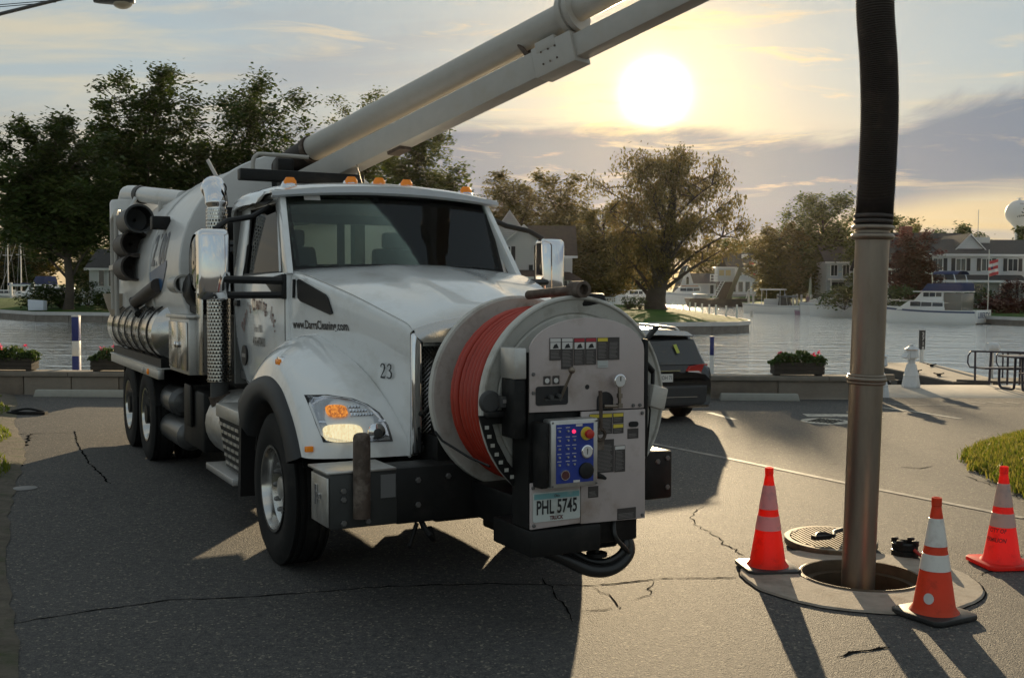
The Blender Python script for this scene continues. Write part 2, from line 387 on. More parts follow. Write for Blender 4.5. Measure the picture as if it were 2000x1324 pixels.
# --- hood
sh = [(-0.50, 0.915, 2.04), (-0.23, 0.90, 2.02), (0.0, 0.865, 1.975), (0.23, 0.82, 1.925), (0.45, 0.755, 1.865), (0.65, 0.69, 1.80), (0.85, 0.62, 1.73), (0.97, 0.565, 1.68), (1.0, 0.545, 1.64)]
def hood_side_v(u): return 0.93 - (u + 0.4) * 0.264
rows = []
for i, (u, w, z) in enumerate(sh):
    r = []; cr = 0.05 + 0.035 * min(1, (u + 0.5) / 1.2) if u < 0.98 else 0.06
    for j in range(-12, 13):
        v = w * j / 12; a = abs(j) / 12
        zz = z + cr * (1 - a ** 2.2) + 0.022 * (1 if abs(v) < 0.24 else max(0, 1 - (abs(v) - 0.24) / 0.09)) * min(1, max(0, (u + 0.45) / 0.4))
        r.append((u, v, zz))
    rows.append(r)
P('hood', MB().sheet(smooth_grid(rows, 3, 1), -0.012), white, smooth=50)
for sgn in (-1, 1):
    rr = []
    for (u, w, z) in sh:
        b = 0.84 if u > 0.9 else 1.0
        rr.append([(u, sgn * w, z), (u, sgn * (w + 0.014), z - 0.012), (u, sgn * max(w + 0.018, min(hood_side_v(u), 0.93)), z - 0.045), (u, sgn * max(hood_side_v(u), w + 0.012), z - 0.2), (u, sgn * hood_side_v(u), 1.4), (u, sgn * (hood_side_v(u) + 0.005), b)])
    hs_ = P('hood_side', MB().sheet(smooth_grid(rr, 2, 2), 0.012 * sgn), white, smooth=50)
    # black air vent with a thin slot beside it
    n_ = Vector((1, sgn * -0.264, 0)).normalized()
    bvs = BVHTree.FromPolygons([v_.co[:] for v_ in hs_.data.vertices], [p_.vertices[:] for p_ in hs_.data.polygons])
    def hp(u, z, o=0.0):
        h_ = bvs.ray_cast(Vector((u, sgn * 3, z)), Vector((0, -sgn, 0)))[0]
        return Vector((u, (h_.y if h_ else sgn * hood_side_v(u)) + sgn * o, z))
    b = MB(); out = [(-0.25, 1.975), (-0.245, 1.85), (-0.2, 1.825), (0.235, 1.735), (0.265, 1.745), (0.215, 1.85), (0.18, 1.875), (-0.22, 1.985)]
    b.add([hp(*p, 0.004) for p in out] + [hp(*p, 0.016) for p in out], [tuple(range(8)), tuple(range(15, 7, -1))] + [(i, i + 8, (i + 1) % 8 + 8, (i + 1) % 8) for i in range(8)])
    P('air_vent', b, blackp, hs_, smooth=0)
    b = MB(); out = [(-0.34, 1.985), (-0.335, 1.85), (-0.315, 1.85), (-0.305, 1.985)]
    b.hexa([hp(*p, 0.004) for p in out], [hp(*p, 0.014) for p in out]); P('vent_slot', b, blackp, hs_, smooth=0)
# --- fenders with black flares
inner = [(-0.80, 0.955, 1.16), (-0.55, 0.94, 1.42), (-0.3, 0.905, 1.55), (-0.08, 0.85, 1.585), (0.084, 0.805, 1.545), (0.316, 0.745, 1.447), (0.552, 0.683, 1.32), (0.749, 0.631, 1.172), (0.865, 0.60, 1.06), (0.955, 0.575, 0.95), (0.99, 0.565, 0.842)]
midr = [(-0.78, 1.06, 1.15), (-0.53, 1.05, 1.395), (-0.28, 1.02, 1.52), (-0.04, 0.98, 1.56), (0.15, 0.95, 1.535), (0.38, 0.92, 1.445), (0.60, 0.90, 1.33), (0.79, 0.89, 1.20), (0.90, 0.885, 1.08), (0.945, 0.88, 0.96), (0.955, 0.88, 0.845)]
shl = [(-0.77, 1.15, 1.12), (-0.53, 1.15, 1.30), (-0.27, 1.15, 1.41), (-0.02, 1.15, 1.455), (0.19, 1.15, 1.445), (0.40, 1.15, 1.37), (0.58, 1.15, 1.265), (0.73, 1.15, 1.14), (0.82, 1.15, 1.03), (0.865, 1.15, 0.94), (0.88, 1.15, 0.848)]
lip = [(-0.765, 1.205, 1.09), (-0.545, 1.205, 1.2), (-0.3, 1.205, 1.265), (-0.08, 1.205, 1.297), (0.12, 1.205, 1.296), (0.33, 1.205, 1.244), (0.49, 1.205, 1.15), (0.62, 1.205, 1.05), (0.70, 1.205, 0.97), (0.755, 1.205, 0.90), (0.79, 1.205, 0.85)]
def arch(r, v, k=11, a0=150, a1=24): return [(r * cos(R(a0 + (a1 - a0) * i / (k - 1))), v, 0.53 + r * sin(R(a0 + (a1 - a0) * i / (k - 1)))) for i in range(k)]
for sgn in (-1, 1):
    def S(r): return [(p[0], sgn * p[1], p[2]) for p in r]
    fd = P('fender', MB().sheet(smooth_grid([S(inner), S(midr), S(shl), S(lip)], 4, 3), 0.012 * sgn), white, smooth=60)
    lp2 = [(p[0] * 0.985, 1.235, p[2] - 0.015) for p in lip]
    a1 = [(p[0], p[1], p[2]) for p in arch(0.70, 1.25)]; a2 = arch(0.62, 1.225); a3 = arch(0.60, 1.06)
    lo_ = [(p[0], 1.20, p[2] + 0.004) for p in lip]
    mixr = [tuple(0.5 * (a + b) for a, b in zip(p, q)) for p, q in zip(lp2, a2)]
    mixr = [(p[0], 1.255, p[2]) for p in mixr]
    P('fender_flare', MB().sheet(smooth_grid([S(lo_), S(lp2), S(mixr), S(a2), S(a3)], 2, 3), 0.01 * sgn), mat('flare_plastic', (0.018, 0.019, 0.021), 0.55), fd, smooth=60)
    P('marker_lamp', MB().box(0.11, 0.21, sgn * 1.165, sgn * 1.195, 1.395, 1.435), amber, fd, bevel=0.008)
    P('marker_bezel', MB().box(0.095, 0.225, sgn * 1.14, sgn * 1.18, 1.375, 1.45), chrome, fd, bevel=0.008)
    P('marker_lamp', MB().box(0.862, 0.890, sgn * 1.165, sgn * 1.215, 0.893, 0.928), amber, fd, bevel=0.004)
    # headlight
    hl = [(-1.145, 1.225), (-1.02, 1.228), (-0.88, 1.205), (-0.79, 1.165), (-0.727, 1.115), (-0.69, 1.04), (-0.678, 0.945), (-1.10, 0.955), (-1.125, 1.06)]
    def hu(v): return 0.962 - 0.62 * max(0, abs(v) - 0.88) ** 1.3 * 1.6 - 0.12 * max(0, 0.85 - abs(v))
    def hz(v, z): return 0.0 - max(0, z - 1.0) * 0.30
    bvh_ = BVHTree.FromPolygons([v_.co[:] for v_ in fd.data.vertices], [p_.vertices[:] for p_ in fd.data.polygons])
    def H(v, z, o):
        y = -v if sgn > 0 else v
        h_ = bvh_.ray_cast(Vector((3, y, z)), Vector((-1, 0, 0)))[0]
        return ((h_.x if h_ else hu(v) + hz(v, z)) + o, y, z)
    def plate(poly, o0, o1):
        n = len(poly); b = MB()
        return b.add([H(*p, o0) for p in poly] + [H(*p, o1) for p in poly], [tuple(range(n)), tuple(range(2 * n - 1, n - 1, -1))] + [(i, i + n, (i + 1) % n + n, (i + 1) % n) for i in range(n)])
    cx_, cz_ = -0.91, 1.075
    def dens(poly): return [tuple(a + (b_ - a) * k / 4 for a, b_ in zip(poly[i], poly[(i + 1) % len(poly)])) for i in range(len(poly)) for k in range(4)]
    def shr(poly, k): return [(cx_ + (p[0] - cx_) * k, cz_ + (p[1] - cz_) * k) for p in poly]
    lamp = P('headlight', plate(dens(shr(hl, 1.03)), -0.01, 0.006), blackp, smooth=0)
    P('reflector', plate(dens(shr(hl, 0.95)), 0.0, 0.009), chrome, lamp, smooth=0)
    def disc(cv, cz, rv, rz, o0, o1, n=20):
        return plate([(cv + rv * cos(2 * pi * i / n) * (abs(cos(2 * pi * i / n)) ** 0.0 if True else 1), cz + rz * sin(2 * pi * i / n)) for i in range(n)], o0, o1)
    def sdisc(cv, cz, rv, rz, o0, o1, n=28):
        f = lambda x: (1 if x > 0 else -1) * abs(x) ** 0.62
        return plate([(cv + rv * f(cos(2 * pi * i / n)), cz + rz * f(sin(2 * pi * i / n))) for i in range(n)], o0, o1)
    P('low_beam', sdisc(-0.985, 1.005, 0.118, 0.054, 0.004, 0.02), MAT.get('lit_lamp') or lit_mat('lit_lamp', (0.75, 0.58, 0.30), (1.0, 0.90, 0.58), 0.55, 130), lamp, smooth=0)
    P('high_beam', MB().lathe([(0.062, 0.0), (0.058, 0.012), (0.03, 0.022), (0.004, 0.025)], H(-0.775, 1.0, 0.006), 'x', 20), chrome, lamp)
    P('high_beam_bulb', MB().lathe([(0.028, 0.0), (0.028, 0.03), (0.004, 0.036)], H(-0.775, 1.0, 0.01), 'x', 14), darkgrey, lamp)
    P('turn_signal', sdisc(-1.0, 1.138, 0.062, 0.036, 0.004, 0.018), MAT.get('lit_amber') or lit_mat('lit_amber', (0.30, 0.08, 0.02), (1.0, 0.36, 0.04), 0.55, 110), lamp, smooth=0)
    b = MB()
    for i in range(9):
        for k in range(3):
            v0 = -0.925 + i * 0.02; z0 = 1.105 + k * 0.024
            if z0 + 0.02 > 1.19 - max(0, v0 + 0.88) * 0.6: continue
            b.add([H(v0, z0, 0.010), H(v0 + 0.016, z0, 0.010), H(v0 + 0.016, z0 + 0.02, 0.010), H(v0, z0 + 0.02, 0.010), H(v0 + 0.008, z0 + 0.01, 0.02)], [(0, 1, 4), (1, 2, 4), (2, 3, 4), (3, 0, 4)])
    P('clear_reflector', b, chrome, lamp, smooth=0)
    P('lamp_divider', plate([(-1.115, 1.068), (-0.70, 1.062), (-0.70, 1.074), (-1.118, 1.08)], 0.004, 0.018), chrome, lamp, smooth=0)
    P('lamp_lens', plate(dens(shr(hl, 0.985)), 0.024, 0.026), lens_glass, lamp, smooth=0)
# --- nose and grille
b = MB()
b.box(0.985, 1.035, -0.56, -0.49, 0.845, 1.63); b.box(0.985, 1.035, 0.49, 0.56, 0.845, 1.63)
P('grille_surround', b, chrome, bevel=0.02, seg=3)
b = MB().sheet([[(1.006, v, 1.648 + 0.082 * (1 - (abs(v) / .54) ** 2.2)) for v in [x * 0.09 for x in range(-6, 7)]], [(1.03, v * 1.0, 1.615 + 0.07 * (1 - (abs(v) / .54) ** 2.2)) for v in [x * 0.09 for x in range(-6, 7)]], [(1.036, v, 1.57) for v in [x * 0.082 for x in range(-6, 7)]], [(1.01, v, 1.555) for v in [x * 0.08 for x in range(-6, 7)]]], -0.012)
P('nose_band', b, alu, smooth=50)
P('grille_back', MB().box(0.90, 0.93, -0.5, 0.5, 0.87, 1.58), blackm)
b = MB(); s2 = 0.707
for k in range(-26, 50):
    for d in (1, -1):
        z0 = 0.87 + k * 0.0285
        pts = []
        va, vb = -0.485, 0.485; za, zb = z0, z0 + 0.97
        if d < 0: za, zb = zb, za
        # clip to the opening
        lo, hi = 0.9, 1.57
        def cl(va, za, vb, zb):
            t0, t1 = 0.0, 1.0; dz = zb - za
            for lim, sg in ((lo, 1), (hi, -1)):
                ta = (lim - za) / dz
                if dz * sg > 0: t0 = max(t0, ta)
                else: t1 = min(t1, ta)
            return t0, t1
        t0, t1 = cl(va, za, vb, zb)
        if t1 - t0 < 0.02: continue
        p = Vector((0.965 + 0.003 * d, va + (vb - va) * t0, za + (zb - za) * t0)); q = Vector((0.965 + 0.003 * d, va + (vb - va) * t1, za + (zb - za) * t1))
        b.tube([p, q], 0.0032, 4, False)
P('grille_mesh', b, alu, smooth=60)
b = MB(); b.box(0.96, 0.985, -0.49, 0.49, 1.535, 1.575); b.box(0.96, 0.985, -0.49, 0.49, 0.86, 0.905); b.box(0.955, 0.98, -0.5, -0.475, 0.86, 1.575); b.box(0.955, 0.98, 0.475, 0.5, 0.86, 1.575)
P('grille_frame', b, blackp, bevel=0.004)
P('radiator_bracket', MB().box(0.99, 1.06, -0.42, -0.30, 0.95, 1.42).box(0.99, 1.12, -0.36, -0.2, 1.30, 1.44), blackm, bevel=0.01)
P('stay_rod', MB().cyl((1.04, -0.50, 1.11), (1.14, -0.30, 1.30), 0.008).sphere((1.04, -0.5, 1.11), 0.016), blackm)
# --- cab
rw = [(-0.36, 0.0, 2.06), (-0.84, 0.0, 2.665)]
def wsp(s, t, o=0.0):
    """windscreen surface: s -1..1 across, t 0..1 up"""
    w = 0.885; bu = -0.40 - 0.12 * s * s; tu = -0.80 - 0.075 * s * s
    return (bu + (tu - bu) * t + o, w * s, 2.05 + (2.67 - 2.05) * t + 0.012 * (1 - s * s) * (1 - t))
P('windscreen', MB().sheet([[wsp(-0.97 + 1.94 * j / 16, 0.05 + 0.91 * i / 5) for j in range(17)] for i in range(6)], 0.006), ws_glass, smooth=60)
b = MB()   # black glass border
for s0, s1, t0, t1 in ((-1.0, 1.0, 0.0, 0.07), (-1.0, 1.0, 0.92, 1.0)):
    b.sheet([[wsp(s0 + (s1 - s0) * j / 16, t0 + (t1 - t0) * i, -0.012) for j in range(17)] for i in range(2)], 0.01)
for s0, s1 in ((-1.0, -0.93), (0.93, 1.0)):
    b.sheet([[wsp(s0 + (s1 - s0) * j, i / 5, -0.012) for j in range(2)] for i in range(6)], 0.01)
P('windscreen_border', b, blackp, smooth=60)
def dv(z): return 0.97 if z < 2.03 else 0.97 - (z - 2.03) / 0.6 * 0.075
for sgn in (-1, 1):
    b = MB()   # door skin
    poly = [(-2.06, 2.035), (-2.05, 1.75), (-1.98, 1.5), (-1.83, 1.3), (-1.62, 1.14), (-1.45, 1.115), (-1.15, 1.12), (-0.85, 1.17), (-0.60, 1.30), (-0.41, 1.45), (-0.41, 2.035)]
    b.prism(poly, sgn * 0.925, sgn * 0.97, 'y')
    door = P('door', b, white, bevel=0.008)
    P('door_seam', MB().tube([(p[0], sgn * 0.969, p[1]) for p in [(-0.43, 2.03), (-0.43, 1.45), (-0.62, 1.30), (-0.86, 1.19), (-1.15, 1.14), (-1.45, 1.135), (-1.61, 1.16), (-1.81, 1.315), (-1.96, 1.51), (-2.03, 1.75), (-2.04, 2.03)]], 0.006, 5), ink, door)
    b = MB()   # window frame: B pillar, header, A pillar
    def q(u, z, o=0): return (u, sgn * (dv(z) + o), z)
    for quad in ([(-2.06, 2.03), (-1.74, 2.03), (-1.72, 2.60), (-2.03, 2.66)], [(-2.03, 2.66), (-1.73, 2.585), (-0.90, 2.585), (-0.86, 2.68)], [(-0.50, 2.03), (-0.36, 2.03), (-0.86, 2.68), (-0.96, 2.62)], [(-1.74, 2.0), (-0.45, 2.0), (-0.5, 2.04), (-1.74, 2.04)]):
        b.hexa([q(*p, -0.045) for p in quad], [q(*p, 0.0) for p in quad])
    P('window_frame', b, white, door, bevel=0.006)
    b = MB(); quad = [(-1.75, 2.03), (-0.52, 2.03), (-0.93, 2.6), (-1.73, 2.6)]
    b.hexa([q(*p, -0.034) for p in quad], [q(*p, -0.03) for p in quad]); P('door_window', b, side_glass, door, smooth=0)
    b = MB(); b.tube([q(-1.74, 2.035, -0.02), q(-1.72, 2.59, -0.02), q(-0.96, 2.595, -0.02), q(-0.53, 2.035, -0.02)], 0.02, 6, loop=True); P('window_seal', b, blackp, door)
    P('door_handle', MB().box(-1.95, -1.82, sgn * 0.965, sgn * 1.0, 1.78, 1.83), blackp, door, bevel=0.008)
    # A pillar skin between windscreen and door
    b = MB().sheet([[wsp(sgn * 1.0, t, -0.006), (wsp(sgn, t)[0] - 0.03, sgn * (dv(2.05 + 0.62 * t) - 0.022), 2.05 + 0.62 * t), (wsp(sgn, t)[0] - 0.08, sgn * dv(2.05 + 0.62 * t), 2.045 + 0.62 * t)] for t in [i / 6 for i in range(7)]], 0.01 * -sgn)
    P('pillar', b, white, smooth=60)
    P('rain_visor', MB().sheet([[(-1.72, sgn * 0.915, 2.61), (-1.72, sgn * 0.985, 2.575)], [(-1.3, sgn * 0.915, 2.63), (-1.3, sgn * 0.99, 2.60)], [(-0.92, sgn * 0.92, 2.61), (-0.92, sgn * 0.965, 2.57)]], 0.008), blackp, door)
P('cowl', MB().sheet([[(-0.53 - 0.10 * s * s + 0.11, 0.93 * s, 2.055) for s in [x / 8 for x in range(-8, 9)]], [(-0.40 - 0.10 * s * s + 0.06, 0.93 * s, 2.03) for s in [x / 8 for x in range(-8, 9)]]], 0.02), blackp)
b = MB(); b.box(-2.10, -2.06, -0.96, 0.96, 1.1, 2.10); b.box(-2.10, -2.06, -0.93, 0.93, 2.52, 2.68)
for v0, v1 in ((-0.96, -0.55), (0.62, 0.96)): b.box(-2.10, -2.06, v0, v1, 2.10, 2.52)
b.box(-2.10, -2.06, -0.02, 0.04, 2.1, 2.52)
P('cab_back', b, mat('cab_lining', (0.12, 0.12, 0.115), 0.8))
P('rear_window', MB().box(-2.082, -2.078, -0.55, 0.62, 2.1, 2.52), lens_glass)
P('cab_floor', MB().box(-2.06, -0.45, -0.92, 0.92, 1.15, 1.22), darkgrey)
P('firewall', MB().box(-0.47, -0.43, -0.92, 0.92, 1.15, 2.0), darkgrey)
b = MB().hexa([(-0.9, -0.9, 1.7), (-0.47, -0.9, 1.7), (-0.47, 0.9, 1.7), (-0.9, 0.9, 1.7)], [(-0.85, -0.9, 1.97), (-0.47, -0.9, 2.01), (-0.47, 0.9, 2.01), (-0.85, 0.9, 1.97)])
P('dashboard', b, mat('dash_plastic', (0.03, 0.03, 0.032), 0.7), bevel=0.02)
for v in (-0.5, 0.5):
    b = MB(); b.box(-1.85, -1.35, v - 0.26, v + 0.26, 1.45, 1.68); b.hexa([(-1.95, v - 0.27, 1.68), (-1.78, v - 0.27, 1.68), (-1.78, v + 0.27, 1.68), (-1.95, v + 0.27, 1.68)], [(-2.03, v - 0.22, 2.3), (-1.9, v - 0.22, 2.3), (-1.9, v + 0.22, 2.3), (-2.03, v + 0.22, 2.3)])
    b.box(-2.02, -1.91, v - 0.13, v + 0.13, 2.3, 2.45); P('seat', b, seatm, bevel=0.03)
b = MB(); cpt = Vector((-1.0, 0.5, 2.0)); ax = Vector((-0.5, 0, 0.87)).normalized(); e1 = Vector((0, 1, 0)); e2 = ax.cross(e1)
b.tube([cpt + (e1 * cos(2 * pi * i / 24) + e2 * sin(2 * pi * i / 24)) * 0.22 for i in range(24)], 0.016, 6, loop=True); b.cyl(cpt - ax * 0.3, cpt, 0.03); b.cyl(cpt - e1 * 0.21, cpt + e1 * 0.21, 0.015)
P('steering_wheel', b, blackp)
P('dash_phone', MB().box(-0.62, -0.60, -0.05, 0.12, 2.02, 2.10), mat('screen_grey', (0.10, 0.14, 0.15), 0.3), bevel=0.005)
P('dash_papers', MB().hexa([(-0.7, 0.35, 1.995), (-0.5, 0.35, 2.015), (-0.5, 0.8, 2.015), (-0.7, 0.8, 1.995)], [(-0.7, 0.4, 2.02), (-0.5, 0.38, 2.05), (-0.5, 0.75, 2.06), (-0.68, 0.7, 2.03)]), stkw)
for s0, s1 in ((-0.75, -0.1), (0.05, 0.75)):
    P('wiper', MB().tube([wsp(s0, 0.02, 0.03), wsp((s0 + s1) / 2, 0.06, 0.03), wsp(s1, 0.075, 0.025)], [0.012, 0.009, 0.006], 6), blackp)
sticker_ = P('windscreen_sticker', MB().sheet([[wsp(-0.80 + 0.14 * j, 0.90 + 0.07 * i, 0.006) for j in range(2)] for i in range(2)], 0.002), stkw, smooth=0)
# roof shell with sun-visor lip
prof = [(-1.0, 2.60), (-0.985, 2.66), (-0.94, 2.70), (-0.80, 2.735), (-0.5, 2.765), (0, 2.785), (0.5, 2.765), (0.80, 2.735), (0.94, 2.70), (0.985, 2.66), (1.0, 2.60)]
rows = []
for u, k, dz, zc in ((-2.12, 0.93, -0.14, 0), (-2.10, 0.955, -0.06, 0), (-2.0, 0.965, 0.0, 0), (-1.6, 0.968, 0.01, 0), (-1.2, 0.968, 0.0, 0), (-0.95, 0.968, -0.022, 1), (-0.80, 0.968, -0.045, 2), (-0.745, 0.966, -0.065, 3)):
    r = []
    for v, z in prof:
        zz = z + dz
        if zc >= 1: zz = max(zz, 2.655 + 0.0 * zc)
        r.append((u - (0.06 * abs(v) ** 2 if zc else 0), v * k, zz))
    rows.append(r)
roof = P('roof', MB().sheet(smooth_grid(rows, 2, 2), -0.02), white, smooth=60)
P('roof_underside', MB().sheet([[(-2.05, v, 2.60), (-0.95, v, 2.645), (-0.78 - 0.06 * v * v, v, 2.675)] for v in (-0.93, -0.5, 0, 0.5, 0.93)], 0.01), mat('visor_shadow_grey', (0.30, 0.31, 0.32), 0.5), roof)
P('visor_lip', MB().sheet([[(-0.735 - 0.06 * v * v, v * 0.966, 2.735 - 0.07 * abs(v) ** 2 - 0.012), (-0.728 - 0.06 * v * v, v * 0.966, 2.70 - 0.05 * v * v - 0.012), (-0.76 - 0.06 * v * v, v * 0.966, 2.69 - 0.05 * v * v - 0.012)] for v in [x / 8 for x in range(-8, 9)]], 0.012), mat('visor_grey', (0.52, 0.54, 0.57), 0.35), roof)
lm = MB().rings([[(0.07 * k * cos(2 * pi * i / 12) * sx, 0.055 * k * sin(2 * pi * i / 12), h) for i in range(12)] for k, h, sx in ((1, 0, 1), (0.95, 0.018, 1), (0.7, 0.045, 0.9))]).mesh('marker_lamp', chrome)
lm2 = MB().rings([[(0.035 * k * cos(2 * pi * i / 12) + 0.022, 0.042 * k * sin(2 * pi * i / 12), h) for i in range(12)] for k, h in ((1, 0.015), (0.95, 0.045), (0.6, 0.068))]).mesh('amber_dome', amber)
for v in (-0.765, -0.26, -0.02, 0.22, 0.765):
    o = inst(lm, 'marker_lamp', roof, (-1.03, v, 2.748 - 0.06 * v * v), sc=(1.3, 1.3, 1.25)); inst(lm2, 'amber_dome', roof, (-1.03, v, 2.748 - 0.06 * v * v), sc=(1.3, 1.3, 1.25))
P('antenna', MB().cyl((-1.5, 0.02, 2.78), (-1.52, -0.03, 3.0), 0.006, 0.003, 6), blackp, roof)
# --- mirrors
for sgn in (-1, 1):
    mr = P('mirror', MB().rings([[(-0.73 + a * cos(t) * 0.08 + (0.02 if cos(t) > 0 else 0), sgn * 1.43 + 0.112 * k * max(-1, min(1, 1.35 * sin(t))), z) for t in [2 * pi * i / 20 for i in range(20)]] for z, a, k in ((1.835, 0.55, 0.75), (1.85, 0.9, 0.94), (1.90, 1, 1), (2.3, 1, 1), (2.335, 0.9, 0.96), (2.355, 0.55, 0.8))]), chrome, smooth=60)
    P('mirror_glass', MB().box(-0.825, -0.806, sgn * 1.33, sgn * 1.53, 1.88, 2.31), blackp, mr, bevel=0.01)
    P('mirror_arm', MB().tube([(-0.70, sgn * 1.43, 1.985), (-0.64, sgn * 1.33, 1.985), (-0.40, sgn * 0.99, 1.975)], 0.028, 8).tube([(-0.72, sgn * 1.41, 1.87), (-0.66, sgn * 1.31, 1.87), (-0.42, sgn * 0.99, 1.87)], 0.026, 8), blackp, mr)
    P('mirror_arm', MB().tube([(-0.78, sgn * 1.40, 2.36), (-0.85, sgn * 1.3, 2.43), (-0.9, sgn * 1.1, 2.47), (-1.0, sgn * 0.93, 2.56)], 0.022, 8), blackp, mr)
    b = MB(); tri = [(-0.95, 1.99), (-0.40, 2.025), (-0.40, 1.84), (-0.62, 1.87)]
    b.hexa([(p[0], sgn * 0.965, p[1]) for p in tri], [(p[0], sgn * 1.005, p[1]) for p in tri]); P('mirror_mount', b, blackp, mr, bevel=0.006)
# --- lettering on the door and the hood side
def side_txt(name, body, u, z, h, mt, bold=0.01, sx=0.8, hood=False, center=False):
    b = text_mb(body, h, bold=bold, sx=sx); w = width(b); u0 = u - w / 2 if center else u
    M = frame((u0, -hood_side_v(u0) - 0.012, z) if hood else (u0, -0.972, z), (1, 0.264 if hood else 0, 0), (0, 0, 1)); b.xf(M)
    if hood:
        ob = [o for o in truck.children if o.name.startswith('hood_side')][0]
        bv = BVHTree.FromPolygons([v_.co[:] for v_ in ob.data.vertices], [p_.vertices[:] for p_ in ob.data.polygons]); nv = []
        for p in b.v:
            h_ = bv.ray_cast(Vector((p[0], -3, p[2])), Vector((0, 1, 0)))[0]; nv.append((p[0], (h_.y if h_ else p[1]) - 0.004, p[2]))
        b.v = nv
    return P(name, b, mt, smooth=0)
side_txt('web_address', 'www.DarrsCleaning.com', -0.365, 1.63, 0.060, ink, 0.03, 0.93, True)
for i, (body, u) in enumerate((('Since 1960', -1.22), ('419-547-0410', -1.19))):
    side_txt('lettering', body, u, (1.575, 1.465)[i], (0.060, 0.070)[i], (stkg if i == 0 else ink), 0.03, 0.66, center=True)
arc = MB(); word = "Darr's Cleaning, Inc."; n = len(word); cu_, cz_ = -1.19, 1.545
el_ = [(0.49 * cos(a), 0.215 * sin(a)) for a in [pi * (1 - k / 200) for k in range(201)]]; cum = [0.0]
for k in range(200): cum.append(cum[-1] + sqrt((el_[k + 1][0] - el_[k][0]) ** 2 + (el_[k + 1][1] - el_[k][1]) ** 2))
for i, ch in enumerate(word):
    if ch == ' ': continue
    g = text_mb(ch, 0.100, bold=0.045, sx=0.60); w = width(g); tgt = cum[-1] * (0.02 + 0.96 * (i + 0.5) / n); a = pi * (1 - [k for k in range(201) if cum[k] <= tgt][-1] / 200)
    k = 0.49; x = cu_ + k * cos(a); zz = cz_ + 0.215 * sin(a); tx = Vector((sin(a) * k, 0, -cos(a) * 0.215)).normalized(); ty = Vector((-tx.z, 0, tx.x))
    M = frame(Vector((x, -0.972, zz)) - tx * w / 2, tx, ty); g.xf(M); arc.add(g.v, g.f)
tag(P('arched_lettering', arc, inkd, smooth=0), kind='stuff')
def serif(strokes, u0, z0, s, name):
    b = MB()
    M = frame((u0, -hood_side_v(u0) - 0.012, z0), (1, 0.264, 0), (0, 0, 1))
    for st in strokes:
        pts = [Vector((p[0], p[1], 0)) for p in st]; L_ = []; R_ = []
        for i, p in enumerate(st):
            d = (pts[min(i + 1, len(pts) - 1)] - pts[max(i - 1, 0)]).normalized(); nn = Vector((-d.y, d.x, 0)) * p[2] * 0.5
            L_.append((pts[i] + nn) * s); R_.append((pts[i] - nn) * s)
        b.grid([L_, R_])
    b.xf(M); return P(name, b, ink, smooth=0)
two = [[(0.08, 0.72, .05), (0.06, 0.82, .13), (0.16, 0.94, .1), (0.3, 0.97, .08), (0.46, 0.88, .16), (0.5, 0.72, .2), (0.42, 0.52, .14), (0.25, 0.3, .1), (0.06, 0.09, .05)], [(0.02, 0.06, .12), (0.5, 0.06, .14), (0.58, 0.22, .05)]]
three = [[(0.08, 0.8, .1), (0.18, 0.94, .1), (0.32, 0.97, .08), (0.46, 0.88, .15), (0.47, 0.74, .17), (0.38, 0.6, .1), (0.22, 0.53, .06)], [(0.24, 0.54, .05), (0.4, 0.5, .1), (0.53, 0.36, .18), (0.52, 0.2, .19), (0.4, 0.06, .12), (0.22, 0.02, .08), (0.08, 0.09, .14)]]
serif(two, 0.705, 1.325, 0.098, 'fleet_number'); serif(three, 0.775, 1.325, 0.098, 'fleet_number')
P('door_badge', MB().lathe([(0.085, 0), (0.085, 0.012), (0.078, 0.016)], (-1.64, -0.988, 1.37), 'y', 24), blackp)
P('door_badge_mark', MB().box(-1.70, -1.58, -0.990, -0.987, 1.355, 1.385), stkg)
# --- wheels
def tyre_mesh(w, R_=0.525, n=48):
    pr = [(0.295, -w * 0.42), (0.36, -w * 0.5), (0.46, -w * 0.5), (0.502, -w * 0.44), (R_, -w * 0.40)]
    gr = []
    for k in range(-2, 3):
        c = k * w * 0.16
        if k: gr += [(R_, c - 0.010), (R_ - 0.012, c - 0.008), (R_ - 0.012, c + 0.008), (R_, c + 0.010)]
    pr += gr + [(R_, w * 0.40), (0.502, w * 0.44), (0.46, w * 0.5), (0.36, w * 0.5), (0.295, w * 0.42)]
    b = MB(); rs = []
    for r, h in pr: rs.append([(r * cos(2 * pi * j / n), h, -r * sin(2 * pi * j / n)) for j in range(n)])
    rs.append(rs[0]); b.rings(rs, False, False)
    return b.mesh('tyre', rubber, smooth=40)
def rim_mesh(w, dish):
    # dish > 0: hub face set in (rear duals); dish < 0: hub face proud (steer wheel). outer face towards -y
    o = -w * 0.44
    pr = [(0.298, -o * 0.9), (0.285, -o * 0.6), (0.275, o * 0.4), (0.285, o * 0.85), (0.302, o), (0.302, o - 0.012), (0.283, o - 0.01), (0.27, o + 0.03), (0.265, o + 0.4 * dish + 0.02), (0.20, o + dish), (0.17, o + dish), (0.14, o + dish - 0.01), (0.02, o + dish - 0.01)]
    return MB().lathe(pr, (0, 0, 0), 'y', 40, False, True).mesh('rim', alu, smooth=40)
def lug_mesh(y, r, n=10):
    b = MB()
    return MB().lathe([(0.019, 0.0), (0.018, -0.03), (0.012, -0.045)], (0, 0, 0), 'y', 8).mesh('lug_nut', mat('lug_steel', (0.22, 0.22, 0.22), 0.4, 0.8))
lug = lug_mesh(0, 0); tyF = tyre_mesh(0.30); tyR = tyre_mesh(0.27); rimF = rim_mesh(0.30, 0.10); rimR = rim_mesh(0.27, 0.15)
hubF = MB().lathe([(0.125, 0.02), (0.12, -0.015), (0.085, -0.03), (0.075, -0.055), (0.05, -0.06)], (0, 0, 0), 'y', 20).mesh('hub', alud)
